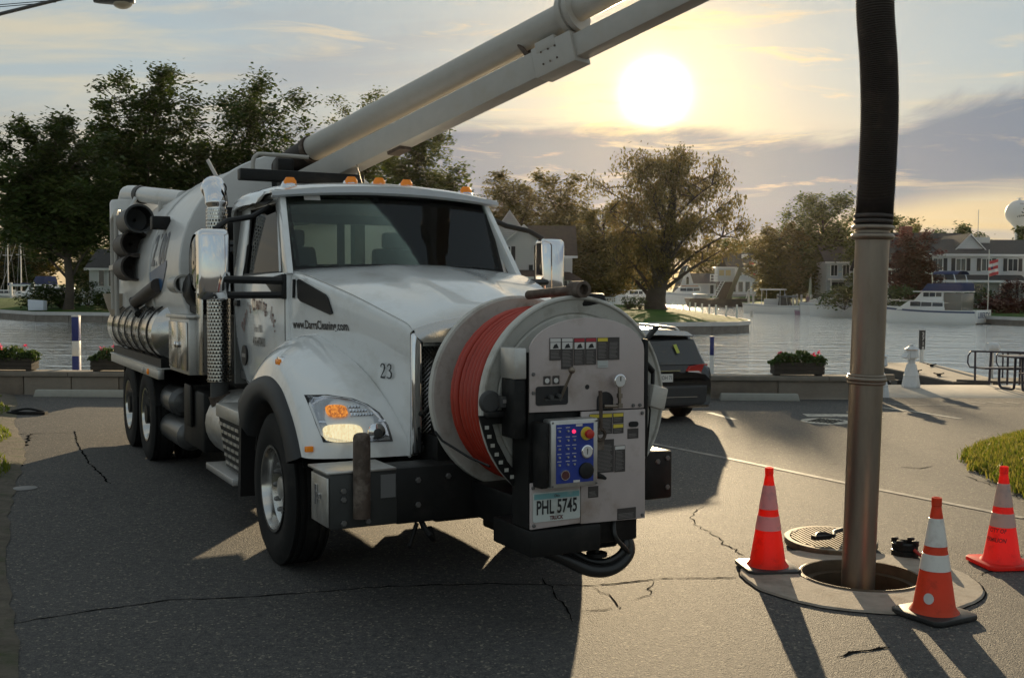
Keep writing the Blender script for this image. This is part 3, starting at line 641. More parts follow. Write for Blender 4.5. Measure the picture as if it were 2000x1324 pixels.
hubR = MB().lathe([(0.13, 0.02), (0.125, -0.03), (0.11, -0.05), (0.105, -0.16), (0.03, -0.165)], (0, 0, 0), 'y', 20).mesh('hub', blackm)
def wheel(u, v, ty, rim, hub, dish, side, rz=0):
    w = bpy.data.objects.new('wheel', None); col.objects.link(w); w.parent = truck; w.location = (u, v, 0.525); w.rotation_euler = (0, 0, rz + (pi if side > 0 else 0))
    inst(ty, 'tyre', w); inst(rim, 'rim', w)
    if hub:
        o = -0.12 + dish; inst(hub, 'hub', w, (0, o, 0))
        for k in range(10):
            a = 2 * pi * k / 10; inst(lug, 'lug_nut', w, (0.167 * cos(a), o - 0.015, 0.167 * sin(a)))
    return w
for s in (-1, 1):
    wheel(0.0, s * 1.05, tyF, rimF, hubF, 0.09, s)
    for u in (-5.35, -6.67):
        wheel(u, s * 1.085, tyR, rimR, hubR, 0.15, s); wheel(u, s * 0.76, tyR, rimR, None, 0.15, s)
# --- frame, axles and gear under the body
P('frame_rail', MB().box(-8.6, 1.2, -0.46, -0.38, 0.72, 0.98), blackm); P('frame_rail', MB().box(-8.6, 1.2, 0.38, 0.46, 0.72, 0.98), blackm)
for u in (0.0, -5.35, -6.67): P('axle', MB().cyl((u, -0.9, 0.525), (u, 0.9, 0.525), 0.075, n=12).sphere((u, 0, 0.53), 0.22 if u else 0.09, 12), blackm)
P('engine_block', MB().box(-0.7, 0.75, -0.36, 0.36, 0.55, 1.3), blackm, bevel=0.05)
P('transmission', MB().box(-2.6, -0.7, -0.25, 0.25, 0.5, 0.9), blackm, bevel=0.05)
P('wheel_well_liner', MB().sheet([[(0.66 * cos(R(a)), v, 0.53 + 0.66 * sin(R(a))) for a in range(20, 165, 12)] for v in (-1.15, -0.5)], 0.01), blackp); P('wheel_well_liner', MB().sheet([[(0.66 * cos(R(a)), v, 0.53 + 0.66 * sin(R(a))) for a in range(20, 165, 12)] for v in (0.5, 1.15)], 0.01), blackp)
P('fuel_tank', MB().cyl((-2.5, -0.84, 0.72), (-1.45, -0.84, 0.72), 0.30, n=24), alud, bevel=0.02)
P('fuel_tank', MB().cyl((-2.9, 0.84, 0.72), (-1.2, 0.84, 0.72), 0.30, n=24), alud, bevel=0.02)
P('battery_box', MB().box(-3.6, -2.65, -1.12, -0.55, 0.42, 0.98), blackm, bevel=0.03)
P('gear_plate', MB().box(-3.35, -3.05, -1.16, -1.13, 0.62, 1.02), blackm, bevel=0.01)
for u0, u1, z, r in ((-6.0, -4.2, 0.75, 0.15), (-5.0, -3.75, 0.44, 0.15)):
    P('air_tank', MB().lathe([(0.03, 0), (r * 0.7, 0.02), (r, 0.08), (r, u1 - u0 - 0.08), (r * 0.7, u1 - u0 - 0.02), (0.03, u1 - u0)], (u0, -1.0, z), 'x', 20), mat('air_tank_paint', (0.10, 0.10, 0.10), 0.35, 0.4, noise=0.2, nscale=5))
P('pump_body', MB().box(-5.0, -3.7, -0.7, 0.7, 0.5, 1.0), blackm, bevel=0.05)
P('underbody', MB().box(-8.5, -2.3, -0.72, 0.72, 0.95, 1.25), blackm, bevel=0.03)
for s in (-1, 1): P('mud_flap', MB().box(-7.42, -7.40, s * 0.75 - 0.42, s * 0.75 + 0.47, 0.18, 1.0), mat('flap_rubber', (0.03, 0.03, 0.03), 0.7))
for u in (-5.35, -6.67): P('mudguard', MB().sheet([[(u + 0.62 * cos(R(a)), v, 0.52 + 0.60 * sin(R(a))) for a in range(15, 166, 15)] for v in (-1.2, -0.6)], 0.006), blackm)
# deck rail with amber lamps
rail = P('deck_rail', MB().box(-8.15, -4.38, -1.235, -1.17, 0.985, 1.09).box(-8.15, -4.38, -1.25, -0.6, 1.088, 1.105), alud, bevel=0.006)
for u in (-5.0, -5.35): P('rail_lamp', MB().lathe([(0.035, 0), (0.03, -0.015), (0.005, -0.022)], (u, -1.236, 1.035), 'y', 12), amber if u > -5.2 else mat('white_lens', (.6, .55, .5), .2), rail)
# cab steps
st = P('cab_step', MB().box(-2.0, -1.0, -1.235, -0.9, 0.385, 0.44), mat('tread_aluminium', (0.5, 0.5, 0.5), 0.35, 0.9, bump=0.006, bscale=90), bevel=0.008)
P('upper_step', MB().box(-1.75, -0.95, -1.2, -0.9, 0.86, 0.97), alud, st, bevel=0.01)
P('step_riser', MB().hexa([(-1.72, -1.12, 0.43), (-0.92, -1.12, 0.43), (-0.92, -1.06, 0.43), (-1.72, -1.06, 0.43)], [(-1.68, -1.19, 0.87), (-0.93, -1.19, 0.87), (-0.93, -1.12, 0.87), (-1.68, -1.12, 0.87)]), blackm, st)
for i in range(6):
    for k in range(5): P('riser_slot', MB().box(-1.62 + k * 0.14, -1.51 + k * 0.14, -1.150 - i * 0.0105, -1.140 - i * 0.0105, 0.48 + i * 0.065, 0.505 + i * 0.065), alud, st)
P('step_bracket', MB().hexa([(-0.98, -1.2, 0.32), (-0.90, -1.2, 0.32), (-0.90, -0.8, 0.32), (-0.98, -0.8, 0.32)], [(-0.9, -1.2, 1.02), (-0.84, -1.2, 1.02), (-0.84, -0.8, 1.02), (-0.9, -0.8, 1.02)]), blackp, st)
ls = P('cab_step', MB().box(-2.0, -0.9, 0.9, 1.235, 0.36, 0.44), MAT['tread_aluminium'], bevel=0.008); P('step_riser', MB().box(-1.9, -0.85, 0.95, 1.2, 0.30, 0.97), blackm, ls)  # unseen left step, riser added as a full block to stop low sun
P('added_oil_pan', MB().box(-0.5, 0.7, -0.28, 0.28, 0.32, 0.58), blackm, bevel=0.05)  # unseen pan, added to block sun passing low under the truck
for s in (-1, 1): P('added_leaf_spring', MB().tube([(-0.75, s * 0.42, 0.66), (-0.3, s * 0.42, 0.52), (0.3, s * 0.42, 0.52), (0.8, s * 0.42, 0.66)], 0.05, 8), blackm)  # unseen springs, added with the pan to cut sun under the engine
# --- bumper
bp = P('bumper', MB().box(1.10, 1.36, -0.80, 1.0, 0.49, 0.83), blackm, bevel=0.012)
bx_ = P('bumper_box', MB().box(1.02, 1.36, -1.21, -0.79, 0.495, 0.825), mat('bumper_box_paint', (0.035, 0.037, 0.036), 0.5, noise=0.2, nscale=8), bp, bevel=0.012)
P('box_lid', MB().box(1.0, 1.37, -1.235, -0.80, 0.822, 0.838), alud, bp, bevel=0.004)
P('box_door', MB().box(1.04, 1.345, -1.226, -1.212, 0.51, 0.80), alud, bp, bevel=0.004)
P('box_latch', MB().box(1.14, 1.17, -1.236, -1.228, 0.62, 0.74).box(1.2, 1.23, -1.24, -1.228, 0.66, 0.69), chrome, bp)
P('bumper_label', MB().box(1.362, 1.365, -0.90, -0.805, 0.66, 0.80), mat('label_grey', (0.16, 0.16, 0.16), 0.5), bp)
P('bumper_end', MB().box(1.10, 1.365, 1.0, 1.225, 0.48, 0.81), blackm, bp, bevel=0.02)
bolt = MB().lathe([(0.019, 0), (0.019, 0.010), (0.015, 0.014)], (0, 0, 0), 'x', 6).mesh('bolt', mat('bolt_dull', (0.16, 0.155, 0.15), 0.55, 0.6))
for v, z in ((-1.13, 0.72), (-1.13, 0.67), (-1.13, 0.53), (-0.66, 0.75), (-0.66, 0.6), (-0.46, 0.76), (-0.98, 0.66), (-0.98, 0.53), (1.10, 0.74), (1.18, 0.76), (1.18, 0.56)): inst(bolt, 'bolt', bp, (1.362, v, z))
P('rusty_post', MB().lathe([(0.052, 0), (0.052, 0.47), (0.045, 0.49), (0.03, 0.50)], (1.40, -1.03, 0.56), 'z', 18), rust, bp)
P('tow_hook', MB().tube([(1.3, -0.62, 0.5), (1.36, -0.62, 0.46), (1.4, -0.6, 0.42), (1.36, -0.56, 0.38), (1.3, -0.56, 0.44)], 0.018, 8), blackm, bp)
P('tow_lever', MB().cyl((1.34, -0.66, 0.48), (1.42, -0.74, 0.36), 0.014), blackm, bp)
# --- hose reel
RC = (0.0, 1.265)
def flange(u, name, dish):
    pr = [(0.14, 0.0), (0.40, 0.0), (0.405, 0.012 * dish), (0.485, 0.014 * dish), (0.495, 0.006 * dish), (0.505, 0.016 * dish), (0.575, 0.030 * dish), (0.583, 0.044 * dish), (0.594, 0.044 * dish), (0.602, 0.030 * dish), (0.60, -0.012 * dish), (0.585, -0.016 * dish), (0.50, 0.0), (0.14, -0.02)]
    return P(name, MB().lathe([(r, h) for r, h in pr], (u, RC[0], RC[1]), 'x', 72, False, False), greyw, smooth=22)
flange(2.09, 'reel_flange', 1); flange(1.42, 'reel_flange', -1)
P('reel_drum', MB().lathe([(0.30, 0), (0.30, 0.65)], (1.43, RC[0], RC[1]), 'x', 40), blackm)
b = MB(); pts = []; pitch = 0.053; rad = 0.455
for layer, (rad, u0, u1) in enumerate(((0.44, 1.46, 2.05), (0.478, 2.04, 1.50), (0.51, 1.54, 1.98))):
    turns = int(abs(u1 - u0) / pitch); k = 40
    for i in range(turns * k + 1):
        a = 2 * pi * i / k; pts.append((u0 + (u1 - u0) * i / (turns * k) + 0.006 * sin(a * 0.37 + layer), RC[0] + (rad + 0.006 * sin(a * 0.21)) * cos(a), RC[1] + (rad + 0.006 * sin(a * 0.21)) * sin(a)))
P('jetting_hose', b.tube(pts, 0.0235, 7), redhose, smooth=60)
P('hose_strap', MB().tube([(1.45, -0.585, 1.05), (1.5, -0.56, 1.0), (1.75, -0.50, 0.93), (2.0, -0.49, 0.91)], 0.008, 5), blackm)
P('hose_guide_bar', MB().cyl((1.55, 0.0, 1.87), (2.15, 0.0, 1.90), 0.028).lathe([(0.048, 0), (0.048, 0.12), (0.03, 0.122), (0.03, 0.06)], (2.08, 0.0, 1.90), 'x', 16), rust)
P('guide_bracket', MB().box(1.9, 2.12, 0.03, 0.20, 1.80, 1.88), blackm, bevel=0.02)
P('reel_base', MB().box(1.30, 2.10, -0.30, 0.30, 0.50, 0.72).box(1.34, 2.2, -0.22, 0.24, 0.42, 0.52), blackm, bevel=0.02)
P('reel_pedestal', MB().box(2.12, 2.30, -0.40, 0.30, 0.48, 1.5), blackm, bevel=0.01)
# indexing arm of perforated angle on the reel's face
arm_ = MB(); pa = [(-0.63, 1.215), (-0.40, 1.205), (-0.40, 1.165), (-0.55, 1.165), (-0.52, 1.07), (-0.46, 0.96), (-0.38, 0.86), (-0.42, 0.82), (-0.50, 0.91), (-0.565, 1.02), (-0.60, 1.12)]
arm_.prism(pa, 2.14, 2.155, 'x'); arm = P('reel_arm', arm_, blackm, bevel=0.0)
for v, z in ((-0.585, 1.15), (-0.57, 1.10), (-0.55, 1.05), (-0.525, 1.0), (-0.50, 0.955), (-0.465, 0.91), (-0.43, 0.87)): P('arm_slot', MB().box(2.156, 2.159, v - 0.012, v + 0.012, z - 0.010, z + 0.010), greyw, arm)
P('footage_counter', MB().lathe([(0.062, 0), (0.062, 0.02), (0.05, 0.03)], (2.16, -0.575, 1.29), 'x', 24).box(2.15, 2.22, -0.53, -0.44, 1.26, 1.32), darkgrey, bevel=0.003)
P('counter_digits', MB().box(2.221, 2.223, -0.52, -0.46, 1.285, 1.305), stkg)
P('counter_mount', MB().box(2.14, 2.2, -0.60, -0.42, 1.205, 1.24), blackm, bevel=0.005)
P('roller_bracket', MB().box(2.16, 2.33, -0.505, -0.435, 1.42, 1.585), alud, bevel=0.004)
P('roller_arm', MB().box(2.16, 2.32, -0.50, -0.43, 1.10, 1.42), blackm, bevel=0.008)
# --- control panel
U = 2.34
arcp = [(-0.42, 1.24), (0.315, 1.232), (0.315, 1.56)] + [(-0.055 + 0.37 * cos(a), 1.56 + 0.185 * sin(a)) for a in [pi * k / 18 for k in range(1, 18)]] + [(-0.42, 1.56)]
def plate_with_holes(poly, holes, u0, u1, name, mt):
    """flat panel facing +x; holes are dark recesses"""
    o = P(name, MB().prism(poly, u0, u1, 'x'), mt, bevel=0.003)
    return o
up_ = plate_with_holes(arcp, [], U - 0.012, U, 'upper_panel', panelm)
lowp = [(-0.10, 0.612), (0.325, 0.605), (0.322, 1.226), (-0.10, 1.23)]
lo_p = plate_with_holes(lowp, [], U - 0.012, U + 0.002, 'lower_panel', panelm)
pl_p = plate_with_holes([(-0.415, 0.61), (-0.104, 0.618), (-0.104, 0.865), (-0.415, 0.86)], [], U - 0.012, U + 0.001, 'plate_mount', panelm)
P('panel_side', MB().box(U - 0.25, U - 0.012, 0.29, 0.318, 0.61, 1.60), blackm); P('panel_side', MB().box(U - 0.2, U - 0.012, -0.42, -0.39, 0.61, 1.56), blackm)
def rrect(v0, v1, z0, z1, r, n=4):
    out = []
    for cx, cz, a0 in ((v1 - r, z1 - r, 0), (v0 + r, z1 - r, 90), (v0 + r, z0 + r, 180), (v1 - r, z0 + r, 270)):
        for k in range(n + 1): out.append((cx + r * cos(R(a0 + 90 * k / n)), cz + r * sin(R(a0 + 90 * k / n))))
    return out
P('lever_opening', MB().prism(rrect(-0.385, -0.185, 1.275, 1.378, 0.015), U + 0.001, U + 0.004, 'x'), ink, up_)
P('opening_mechanism', MB().box(U + 0.004, U + 0.012, -0.33, -0.22, 1.30, 1.31).cyl((U + 0.005, -0.30, 1.32), (U + 0.03, -0.30, 1.32), 0.012).cyl((U + 0.005, -0.25, 1.325), (U + 0.03, -0.25, 1.325), 0.012), darkgrey, up_)
P('control_lever', MB().cyl((U - 0.0, -0.235, 1.30), (U + 0.07, -0.205, 1.45), 0.009, 0.007).sphere((U + 0.073, -0.203, 1.465), 0.019), steel, up_)
P('round_opening', MB().prism([(0.0, 1.235), (0.105, 1.234)] + [(0.0525 + 0.0525 * cos(R(a)), 1.29 + 0.045 * sin(R(a))) for a in range(0, 181, 20)], U + 0.001, U + 0.005, 'x'), ink, up_)
P('pressure_gauge', MB().lathe([(0.038, 0), (0.038, 0.02), (0.033, 0.022)], (U + 0.03, 0.122, 1.395), 'x', 24), chrome, up_)
P('gauge_face', MB().lathe([(0.032, 0), (0.032, 0.001)], (U + 0.0525, 0.122, 1.395), 'x', 20), stkw, up_)
P('gauge_needle', MB().box(U + 0.0545, U + 0.0555, 0.119, 0.125, 1.395, 1.42), ink, up_)
P('gauge_pipe', MB().tube([(U + 0.04, 0.122, 1.36), (U + 0.04, 0.124, 1.27), (U + 0.04, 0.124, 1.255), (U + 0.04, 0.10, 1.255), (U + 0.03, 0.03, 1.257)], 0.010, 8).box(U + 0.028, U + 0.052, 0.112, 0.136, 1.30, 1.325).box(U + 0.028, U + 0.052, 0.11, 0.138, 1.245, 1.27), steel, up_)
P('valve_handle', MB().tube([(U + 0.05, -0.008, 1.345), (U + 0.055, -0.006, 1.2), (U + 0.05, -0.005, 1.13)], [0.011, 0.010, 0.012], 8).tube([(U + 0.05, -0.005 + 0.028 * cos(a), 1.105 + 0.03 * sin(a)) for a in [2 * pi * k / 12 for k in range(12)]], 0.011, 6, loop=True).box(U, U + 0.05, -0.035, 0.02, 1.02, 1.08), rust, up_)
P('panel_hole', MB().lathe([(0.013, 0), (0.013, 0.003)], (U, -0.062, 1.365), 'x', 16), ink, up_)
for pp, (v, z) in ((up_, (-0.40, 1.445)), (up_, (-0.40, 1.345)), (up_, (0.24, 1.25)), (up_, (0.285, 1.25)), (lo_p, (0.30, 1.205)), (pl_p, (-0.40, 0.835)), (pl_p, (-0.395, 0.63)), (lo_p, (0.305, 0.625))):
    inst(bolt, 'bolt', pp, (U + 0.001, v, z), (0, 0, 0), (0.7, 0.55, 0.55))
# stickers: dark plates with coloured headings, a pictogram field and rows of fine print
def sticker(pp, v0, v1, z0, z1, head=None, pic=False, lines=True, base=None):
    o = P('warning_sticker', MB().box(U + 0.003, U + 0.0045, v0, v1, z0, z1), base or stk, pp, smooth=0)
    h = 0.022
    if head: P('sticker_heading', MB().box(U + 0.0045, U + 0.0055, v0 + 0.003, v1 - 0.003, z1 - h, z1 - 0.003), head, o, smooth=0)
    zt = z1 - h - 0.003
    if pic:
        P('sticker_pictogram', MB().box(U + 0.0045, U + 0.0055, v0 + 0.004, v1 - 0.004, zt - 0.036, zt), stkw, o, smooth=0)
        c = (v0 + v1) / 2; P('pictogram_mark', MB().add([(U + 0.0062, c - 0.018, zt - 0.032), (U + 0.0062, c + 0.02, zt - 0.03), (U + 0.0062, c + 0.008, zt - 0.006), (U + 0.0062, c - 0.008, zt - 0.012)], [(0, 1, 2, 3)]), ink, o, smooth=0)
        zt -= 0.042
    if lines:
        b = MB(); z = zt - 0.004
        while z > z0 + 0.008:
            b.add([(U + 0.0055, v0 + 0.006, z - 0.0022), (U + 0.0055, v1 - 0.006 - 0.02 * random.random(), z - 0.0022), (U + 0.0055, v1 - 0.008 - 0.02 * random.random(), z), (U + 0.0055, v0 + 0.006, z)], [(0, 1, 2, 3)]); z -= 0.0075
        if b.v: tag(P('fine_print', b, stkg, o, smooth=0), kind='stuff')
sticker(up_, -0.301, -0.230, 1.517, 1.637, stkw, True); sticker(up_, -0.228, -0.155, 1.468, 1.637, stkw, True)
sticker(up_, -0.150, -0.080, 1.487, 1.635, stkr, True); sticker(up_, -0.076, -0.006, 1.487, 1.635, stkr, True)
sticker(up_, 0.0, 0.070, 1.51, 1.635, stky); sticker(up_, 0.073, 0.145, 1.51, 1.635)
sticker(up_, 0.002, 0.07, 1.468, 1.507, None, False, True, mat('sticker_pale', (0.45, 0.47, 0.46), 0.5))
sticker(up_, -0.338, -0.295, 1.388, 1.433, None, False, False, stk); sticker(up_, -0.282, -0.240, 1.388, 1.433, None, False, False, stk)
for v in (-0.3165, -0.261): P('pictogram_mark', MB().lathe([(0.014, 0.0), (0.014, 0.001)], (U + 0.005, v, 1.408), 'x', 12), stkw, up_)
sticker(lo_p, -0.05, 0.10, 1.10, 1.214, stky); sticker(lo_p, 0.104, 0.175, 1.155, 1.214, stky, False); sticker(lo_p, 0.104, 0.175, 1.098, 1.152, stky)
sticker(lo_p, -0.043, 0.112, 0.885, 1.069); sticker(lo_p, 0.116, 0.187, 0.882, 1.03, stkw); sticker(lo_p, -0.055, 0.011, 0.752, 0.815, None, False, True)
sticker(lo_p, 0.202, 0.275, 1.064, 1.12); sticker(lo_p, 0.137, 0.261, 0.612, 0.675)
P('switch', MB().prism(rrect(0.21, 0.27, 1.13, 1.16, 0.014), U + 0.002, U + 0.012, 'x'), blackp, lo_p)
P('hose_hook', MB().tube([(U, -0.03, 0.88), (U + 0.04, -0.02, 0.88), (U + 0.05, 0.01, 0.87), (U + 0.05, 0.03, 0.86)], [0.02, 0.018, 0.013, 0.008], 8), blackm, lo_p)
# blue control box
cbx = P('control_box', MB().box(U + 0.005, U + 0.10, -0.345, -0.052, 0.838, 1.205), alud, bevel=0.01)
P('control_box_side', MB().box(U - 0.10, U + 0.085, -0.40, -0.348, 0.84, 1.19), blackm, cbx, bevel=0.01)
P('control_face', MB().box(U + 0.101, U + 0.104, -0.315, -0.083, 0.865, 1.18), mat('control_blue', (0.02, 0.045, 0.28), 0.35), cbx)
UC = U + 0.104
P('emergency_ring', MB().lathe([(0.037, 0), (0.034, 0.008)], (UC, -0.128, 1.125), 'x', 24), stky, cbx); P('emergency_button', MB().lathe([(0.016, 0), (0.016, 0.02), (0.025, 0.022), (0.024, 0.036), (0.015, 0.04)], (UC + 0.006, -0.128, 1.125), 'x', 20), mat('button_red', (0.5, 0.03, 0.02), 0.35), cbx)
P('round_gauge', MB().lathe([(0.036, 0), (0.036, 0.012), (0.031, 0.014)], (UC, -0.13, 1.028), 'x', 24), chrome, cbx); P('gauge_face', MB().lathe([(0.030, 0), (0.030, 0.001)], (UC + 0.0145, -0.13, 1.028), 'x', 20), stkw, cbx)
P('gauge_needle', MB().add([(UC + 0.0165, -0.133, 1.045), (UC + 0.0165, -0.128, 1.046), (UC + 0.0165, -0.129, 1.015), (UC + 0.0165, -0.134, 1.014)], [(0, 1, 2, 3)]), ink, cbx)
P('black_gauge', MB().lathe([(0.044, 0), (0.044, 0.012), (0.036, 0.016), (0.01, 0.016)], (UC, -0.132, 0.925), 'x', 24), blackp, cbx); P('small_gauge', MB().lathe([(0.030, 0), (0.028, 0.012)], (UC, -0.265, 0.91), 'x', 20), chrome, cbx); P('gauge_face', MB().lathe([(0.023, 0), (0.023, 0.001)], (UC + 0.0125, -0.265, 0.91), 'x', 20), mat('gauge_red_dark', (0.10, 0.03, 0.03), 0.4), cbx)
P('red_lamp', MB().lathe([(0.011, 0), (0.009, 0.008), (0.003, 0.011)], (UC, -0.208, 1.14), 'x', 14), mat('lit_red', (0.6, 0.02, 0.05), 0.3, emit=(1.0, 0.03, 0.12), estr=0.9), cbx)
knob = MB().lathe([(0.009, 0), (0.007, 0.012)], (0, 0, 0), 'x', 10).mesh('knob', alud); lab = MB().box(0, 0.001, -0.016, 0.016, -0.002, 0.002).mesh('control_label', stkw)
for i, v in enumerate((-0.297, -0.245, -0.205)):
    for z in (1.145, 1.095, 1.05, 1.005, 0.965):
        if i == 2 and z > 1.1: continue
        inst(knob, 'knob', cbx, (UC, v, z), (0, 0, 0), (0.8, 0.75, 0.75)); inst(lab, 'control_label', cbx, (UC + 0.0005, v, z + 0.018), (0, 0, 0), (1, 0.8, 0.8))
for v, z in ((-0.175, 1.172), (-0.19, 0.872)): P('control_label', MB().box(UC, UC + 0.002, v - 0.02, v + 0.02, z - 0.006, z + 0.006), stkw, cbx)
for v, z in ((-0.335, 1.19), (-0.062, 1.19), (-0.335, 0.852), (-0.062, 0.852)): inst(bolt, 'bolt', cbx, (U + 0.10, v, z), (0, 0, 0), (0.4, 0.3, 0.3))
# licence plate
np_ = P('licence_plate', MB().prism(rrect(-0.402, -0.108, 0.648, 0.808, 0.012), U + 0.003, U + 0.007, 'x'), mat('plate_white', (0.52, 0.56, 0.54), 0.4, dirt=(0.34, 0.33, 0.29), dscale=9, dlo=0.5, dhi=0.8))
P('plate_band', MB().box(U + 0.007, U + 0.0078, -0.395, -0.115, 0.770, 0.80), mat('plate_teal', (0.16, 0.36, 0.38), 0.4, dirt=(0.4, 0.46, 0.45), dscale=8), np_, smooth=0)
def front_txt(name, body, v, z, h, mt, pp, u=U, bold=0.01, sx=0.8, w_to=None):
    b = text_mb(body, h, bold=bold, sx=sx)
    if w_to: k = w_to / width(b); b.v = [(p[0] * k, p[1], p[2]) for p in b.v]
    b.xf(frame((u, v, z), (0, 1, 0), (0, 0, 1))); return P(name, b, mt, pp, smooth=0)
front_txt('plate_number', 'PHL 5745', -0.384, 0.690, 0.074, ink, np_, U + 0.0045, 0.03, 0.8, 0.255); front_txt('plate_word', 'TRUCK', -0.30, 0.656, 0.020, inkd, np_, U + 0.0045, 0.05, 1, 0.085)
front_txt('plate_state', 'Ohio', -0.275, 0.777, 0.016, inkd, np_, U + 0.006, 0.0, 0.8)
# work lamp and warning light on the reel's right side
P('lamp_arm', MB().box(2.1, 2.18, 0.36, 0.40, 0.95, 1.6).hexa([(2.12, 0.40, 1.55), (2.16, 0.40, 1.55), (2.16, 0.42, 1.55), (2.12, 0.42, 1.55)], [(2.12, 0.53, 1.69), (2.16, 0.53, 1.69), (2.16, 0.56, 1.69), (2.12, 0.56, 1.69)]).cyl((2.16, 0.40, 1.52), (2.16, 0.50, 1.42), 0.018).cyl((2.16, 0.50, 1.42), (2.2, 0.47, 1.33), 0.012), blackm, bevel=0.004)
P('work_lamp', MB().box(-0.03, 0.03, -0.062, 0.062, -0.065, 0.065), mat('lamp_prism', (0.48, 0.46, 0.42), 0.25, bump=0.004, bscale=120), loc=(2.20, 0.495, 1.275), rot=(R(-15), 0, R(10)), bevel=0.01)
P('lamp_cable', MB().tube([(2.2, 0.42, 1.33), (2.22, 0.44, 1.2), (2.2, 0.44, 1.05), (2.2, 0.42, 0.85)], 0.006, 5), blackp)
P('side_guard', MB().box(2.12, 2.32, 0.33, 0.36, 0.95, 1.62), blackm, bevel=0.01)
# under-slung hoses and fittings
P('under_plate', MB().box(1.9, 2.36, -0.42, 0.02, 0.46, 0.605), blackm, bevel=0.01)
P('hydraulic_hose', MB().tube(cat1([(2.2, -0.36, 0.50), (2.25, -0.18, 0.42), (2.28, 0.0, 0.33), (2.28, 0.16, 0.325), (2.26, 0.27, 0.40), (2.24, 0.25, 0.50), (2.2, 0.2, 0.56)], 6), 0.036, 10), mat('black_hose', (0.015, 0.015, 0.015), 0.35), smooth=60)
P('hydraulic_hose', MB().tube(cat1([(2.1, -0.1, 0.46), (2.2, 0.03, 0.37), (2.25, 0.15, 0.36), (2.27, 0.24, 0.44), (2.2, 0.22, 0.58)], 6), 0.024, 8), MAT['black_hose'], smooth=60)
P('hydraulic_hose', MB().tube(cat1([(2.3, 0.14, 0.60), (2.33, 0.13, 0.52), (2.31, 0.2, 0.45), (2.28, 0.26, 0.40)], 6), 0.015, 8), MAT['black_hose'], smooth=60)
P('pipe_fitting', MB().cyl((2.15, 0.16, 0.62), (2.15, 0.16, 0.44), 0.05).box(2.1, 2.25, 0.05, 0.30, 0.5, 0.60).cyl((2.22, 0.08, 0.5), (2.22, 0.08, 0.4), 0.014).lathe([(0.06, 0), (0.06, 0.02)], (2.22, 0.08, 0.39), 'z', 14), blackm)
# --- debris tank and gear on the body
tz = 2.12; tr = 1.185
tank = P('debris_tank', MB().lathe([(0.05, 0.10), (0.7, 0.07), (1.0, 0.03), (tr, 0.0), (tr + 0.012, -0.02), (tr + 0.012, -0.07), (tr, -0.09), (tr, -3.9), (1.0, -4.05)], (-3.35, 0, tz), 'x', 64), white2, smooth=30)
P('tank_band', MB().lathe([(tr + 0.002, 0), (tr + 0.018, 0.01), (tr + 0.018, 0.07), (tr + 0.002, 0.08)], (-5.2, 0, tz), 'x', 64, False, False), white2, tank)
P('tank_lug', MB().box(-6.3, -6.22, -0.9, -0.86, 2.86, 3.02), boomw, tank, bevel=0.005); P('tank_rod', MB().cyl((-4.6, -0.55, 3.15), (-4.75, -0.62, 3.36), 0.02), boomw, tank)
def on_tank(body, u, ang, h, mt, bold=0.02, sx=0.8):
    b = text_mb(body, h, bold=bold, sx=sx); w = width(b)
    nv = []
    for x, y, _ in b.v:
        a = R(ang) + y / tr; nv.append((u + x, -(tr + 0.006) * cos(a), tz + (tr + 0.006) * sin(a)))
    b.v = nv; return P('tank_lettering', b, mt, tank, smooth=0)
on_tank('2100', -5.05, 4, 0.34, mat('tank_ink', (0.10, 0.11, 0.13), 0.4), 0.03, 0.9)
b = MB(); rows = []
for i in range(17):
    x = i / 16; a0 = R(0) + 0.02 * sin(x * pi); a1 = R(0) - 0.20 * sin(x * pi) ** 0.8 + 0.04 * x
    rows.append([(-5.2 + 1.1 * x, -(tr + 0.006) * cos(a), tz + (tr + 0.006) * sin(a)) for a in (a0 + 0.10 * x * x, (a0 + a1) / 2 + 0.05 * x, a1)])
P('tank_swoosh', b.grid(rows), mat('tank_blue', (0.03, 0.10, 0.22), 0.35), tank)
# rear housing, cyclone and pipe work
P('rear_housing', MB().box(-8.55, -7.2, -1.16, 1.16, 1.15, 2.95), white2, bevel=0.06, seg=3)
P('rear_cyclone', MB().lathe([(0.16, 0), (0.36, 0.35), (0.36, 1.5), (0.34, 1.54)], (-8.05, -0.88, 1.62), 'z', 28), white2)
P('cyclone_cone', MB().lathe([(0.05, 0), (0.12, 0.03), (0.2, 0.2), (0.26, 0.4)], (-7.75, -1.12, 1.50), 'z', 20), mat('cone_tan', (0.42, 0.36, 0.29), 0.5))
P('vacuum_pipe', MB().tube(cat1([(-8.35, -1.0, 2.85), (-8.35, -1.0, 3.10), (-8.27, -0.99, 3.23), (-8.1, -0.97, 3.27), (-7.2, -0.86, 3.17), (-5.9, -0.66, 3.02)], 5), 0.105, 16), white2, smooth=60)
P('pipe_clamp', MB().cyl((-7.62, -0.91, 3.215), (-7.45, -0.89, 3.195), 0.12, n=20), blackm); P('pipe_lever', MB().cyl((-7.4, -1.0, 3.15), (-7.35, -1.08, 2.98), 0.025), white2)
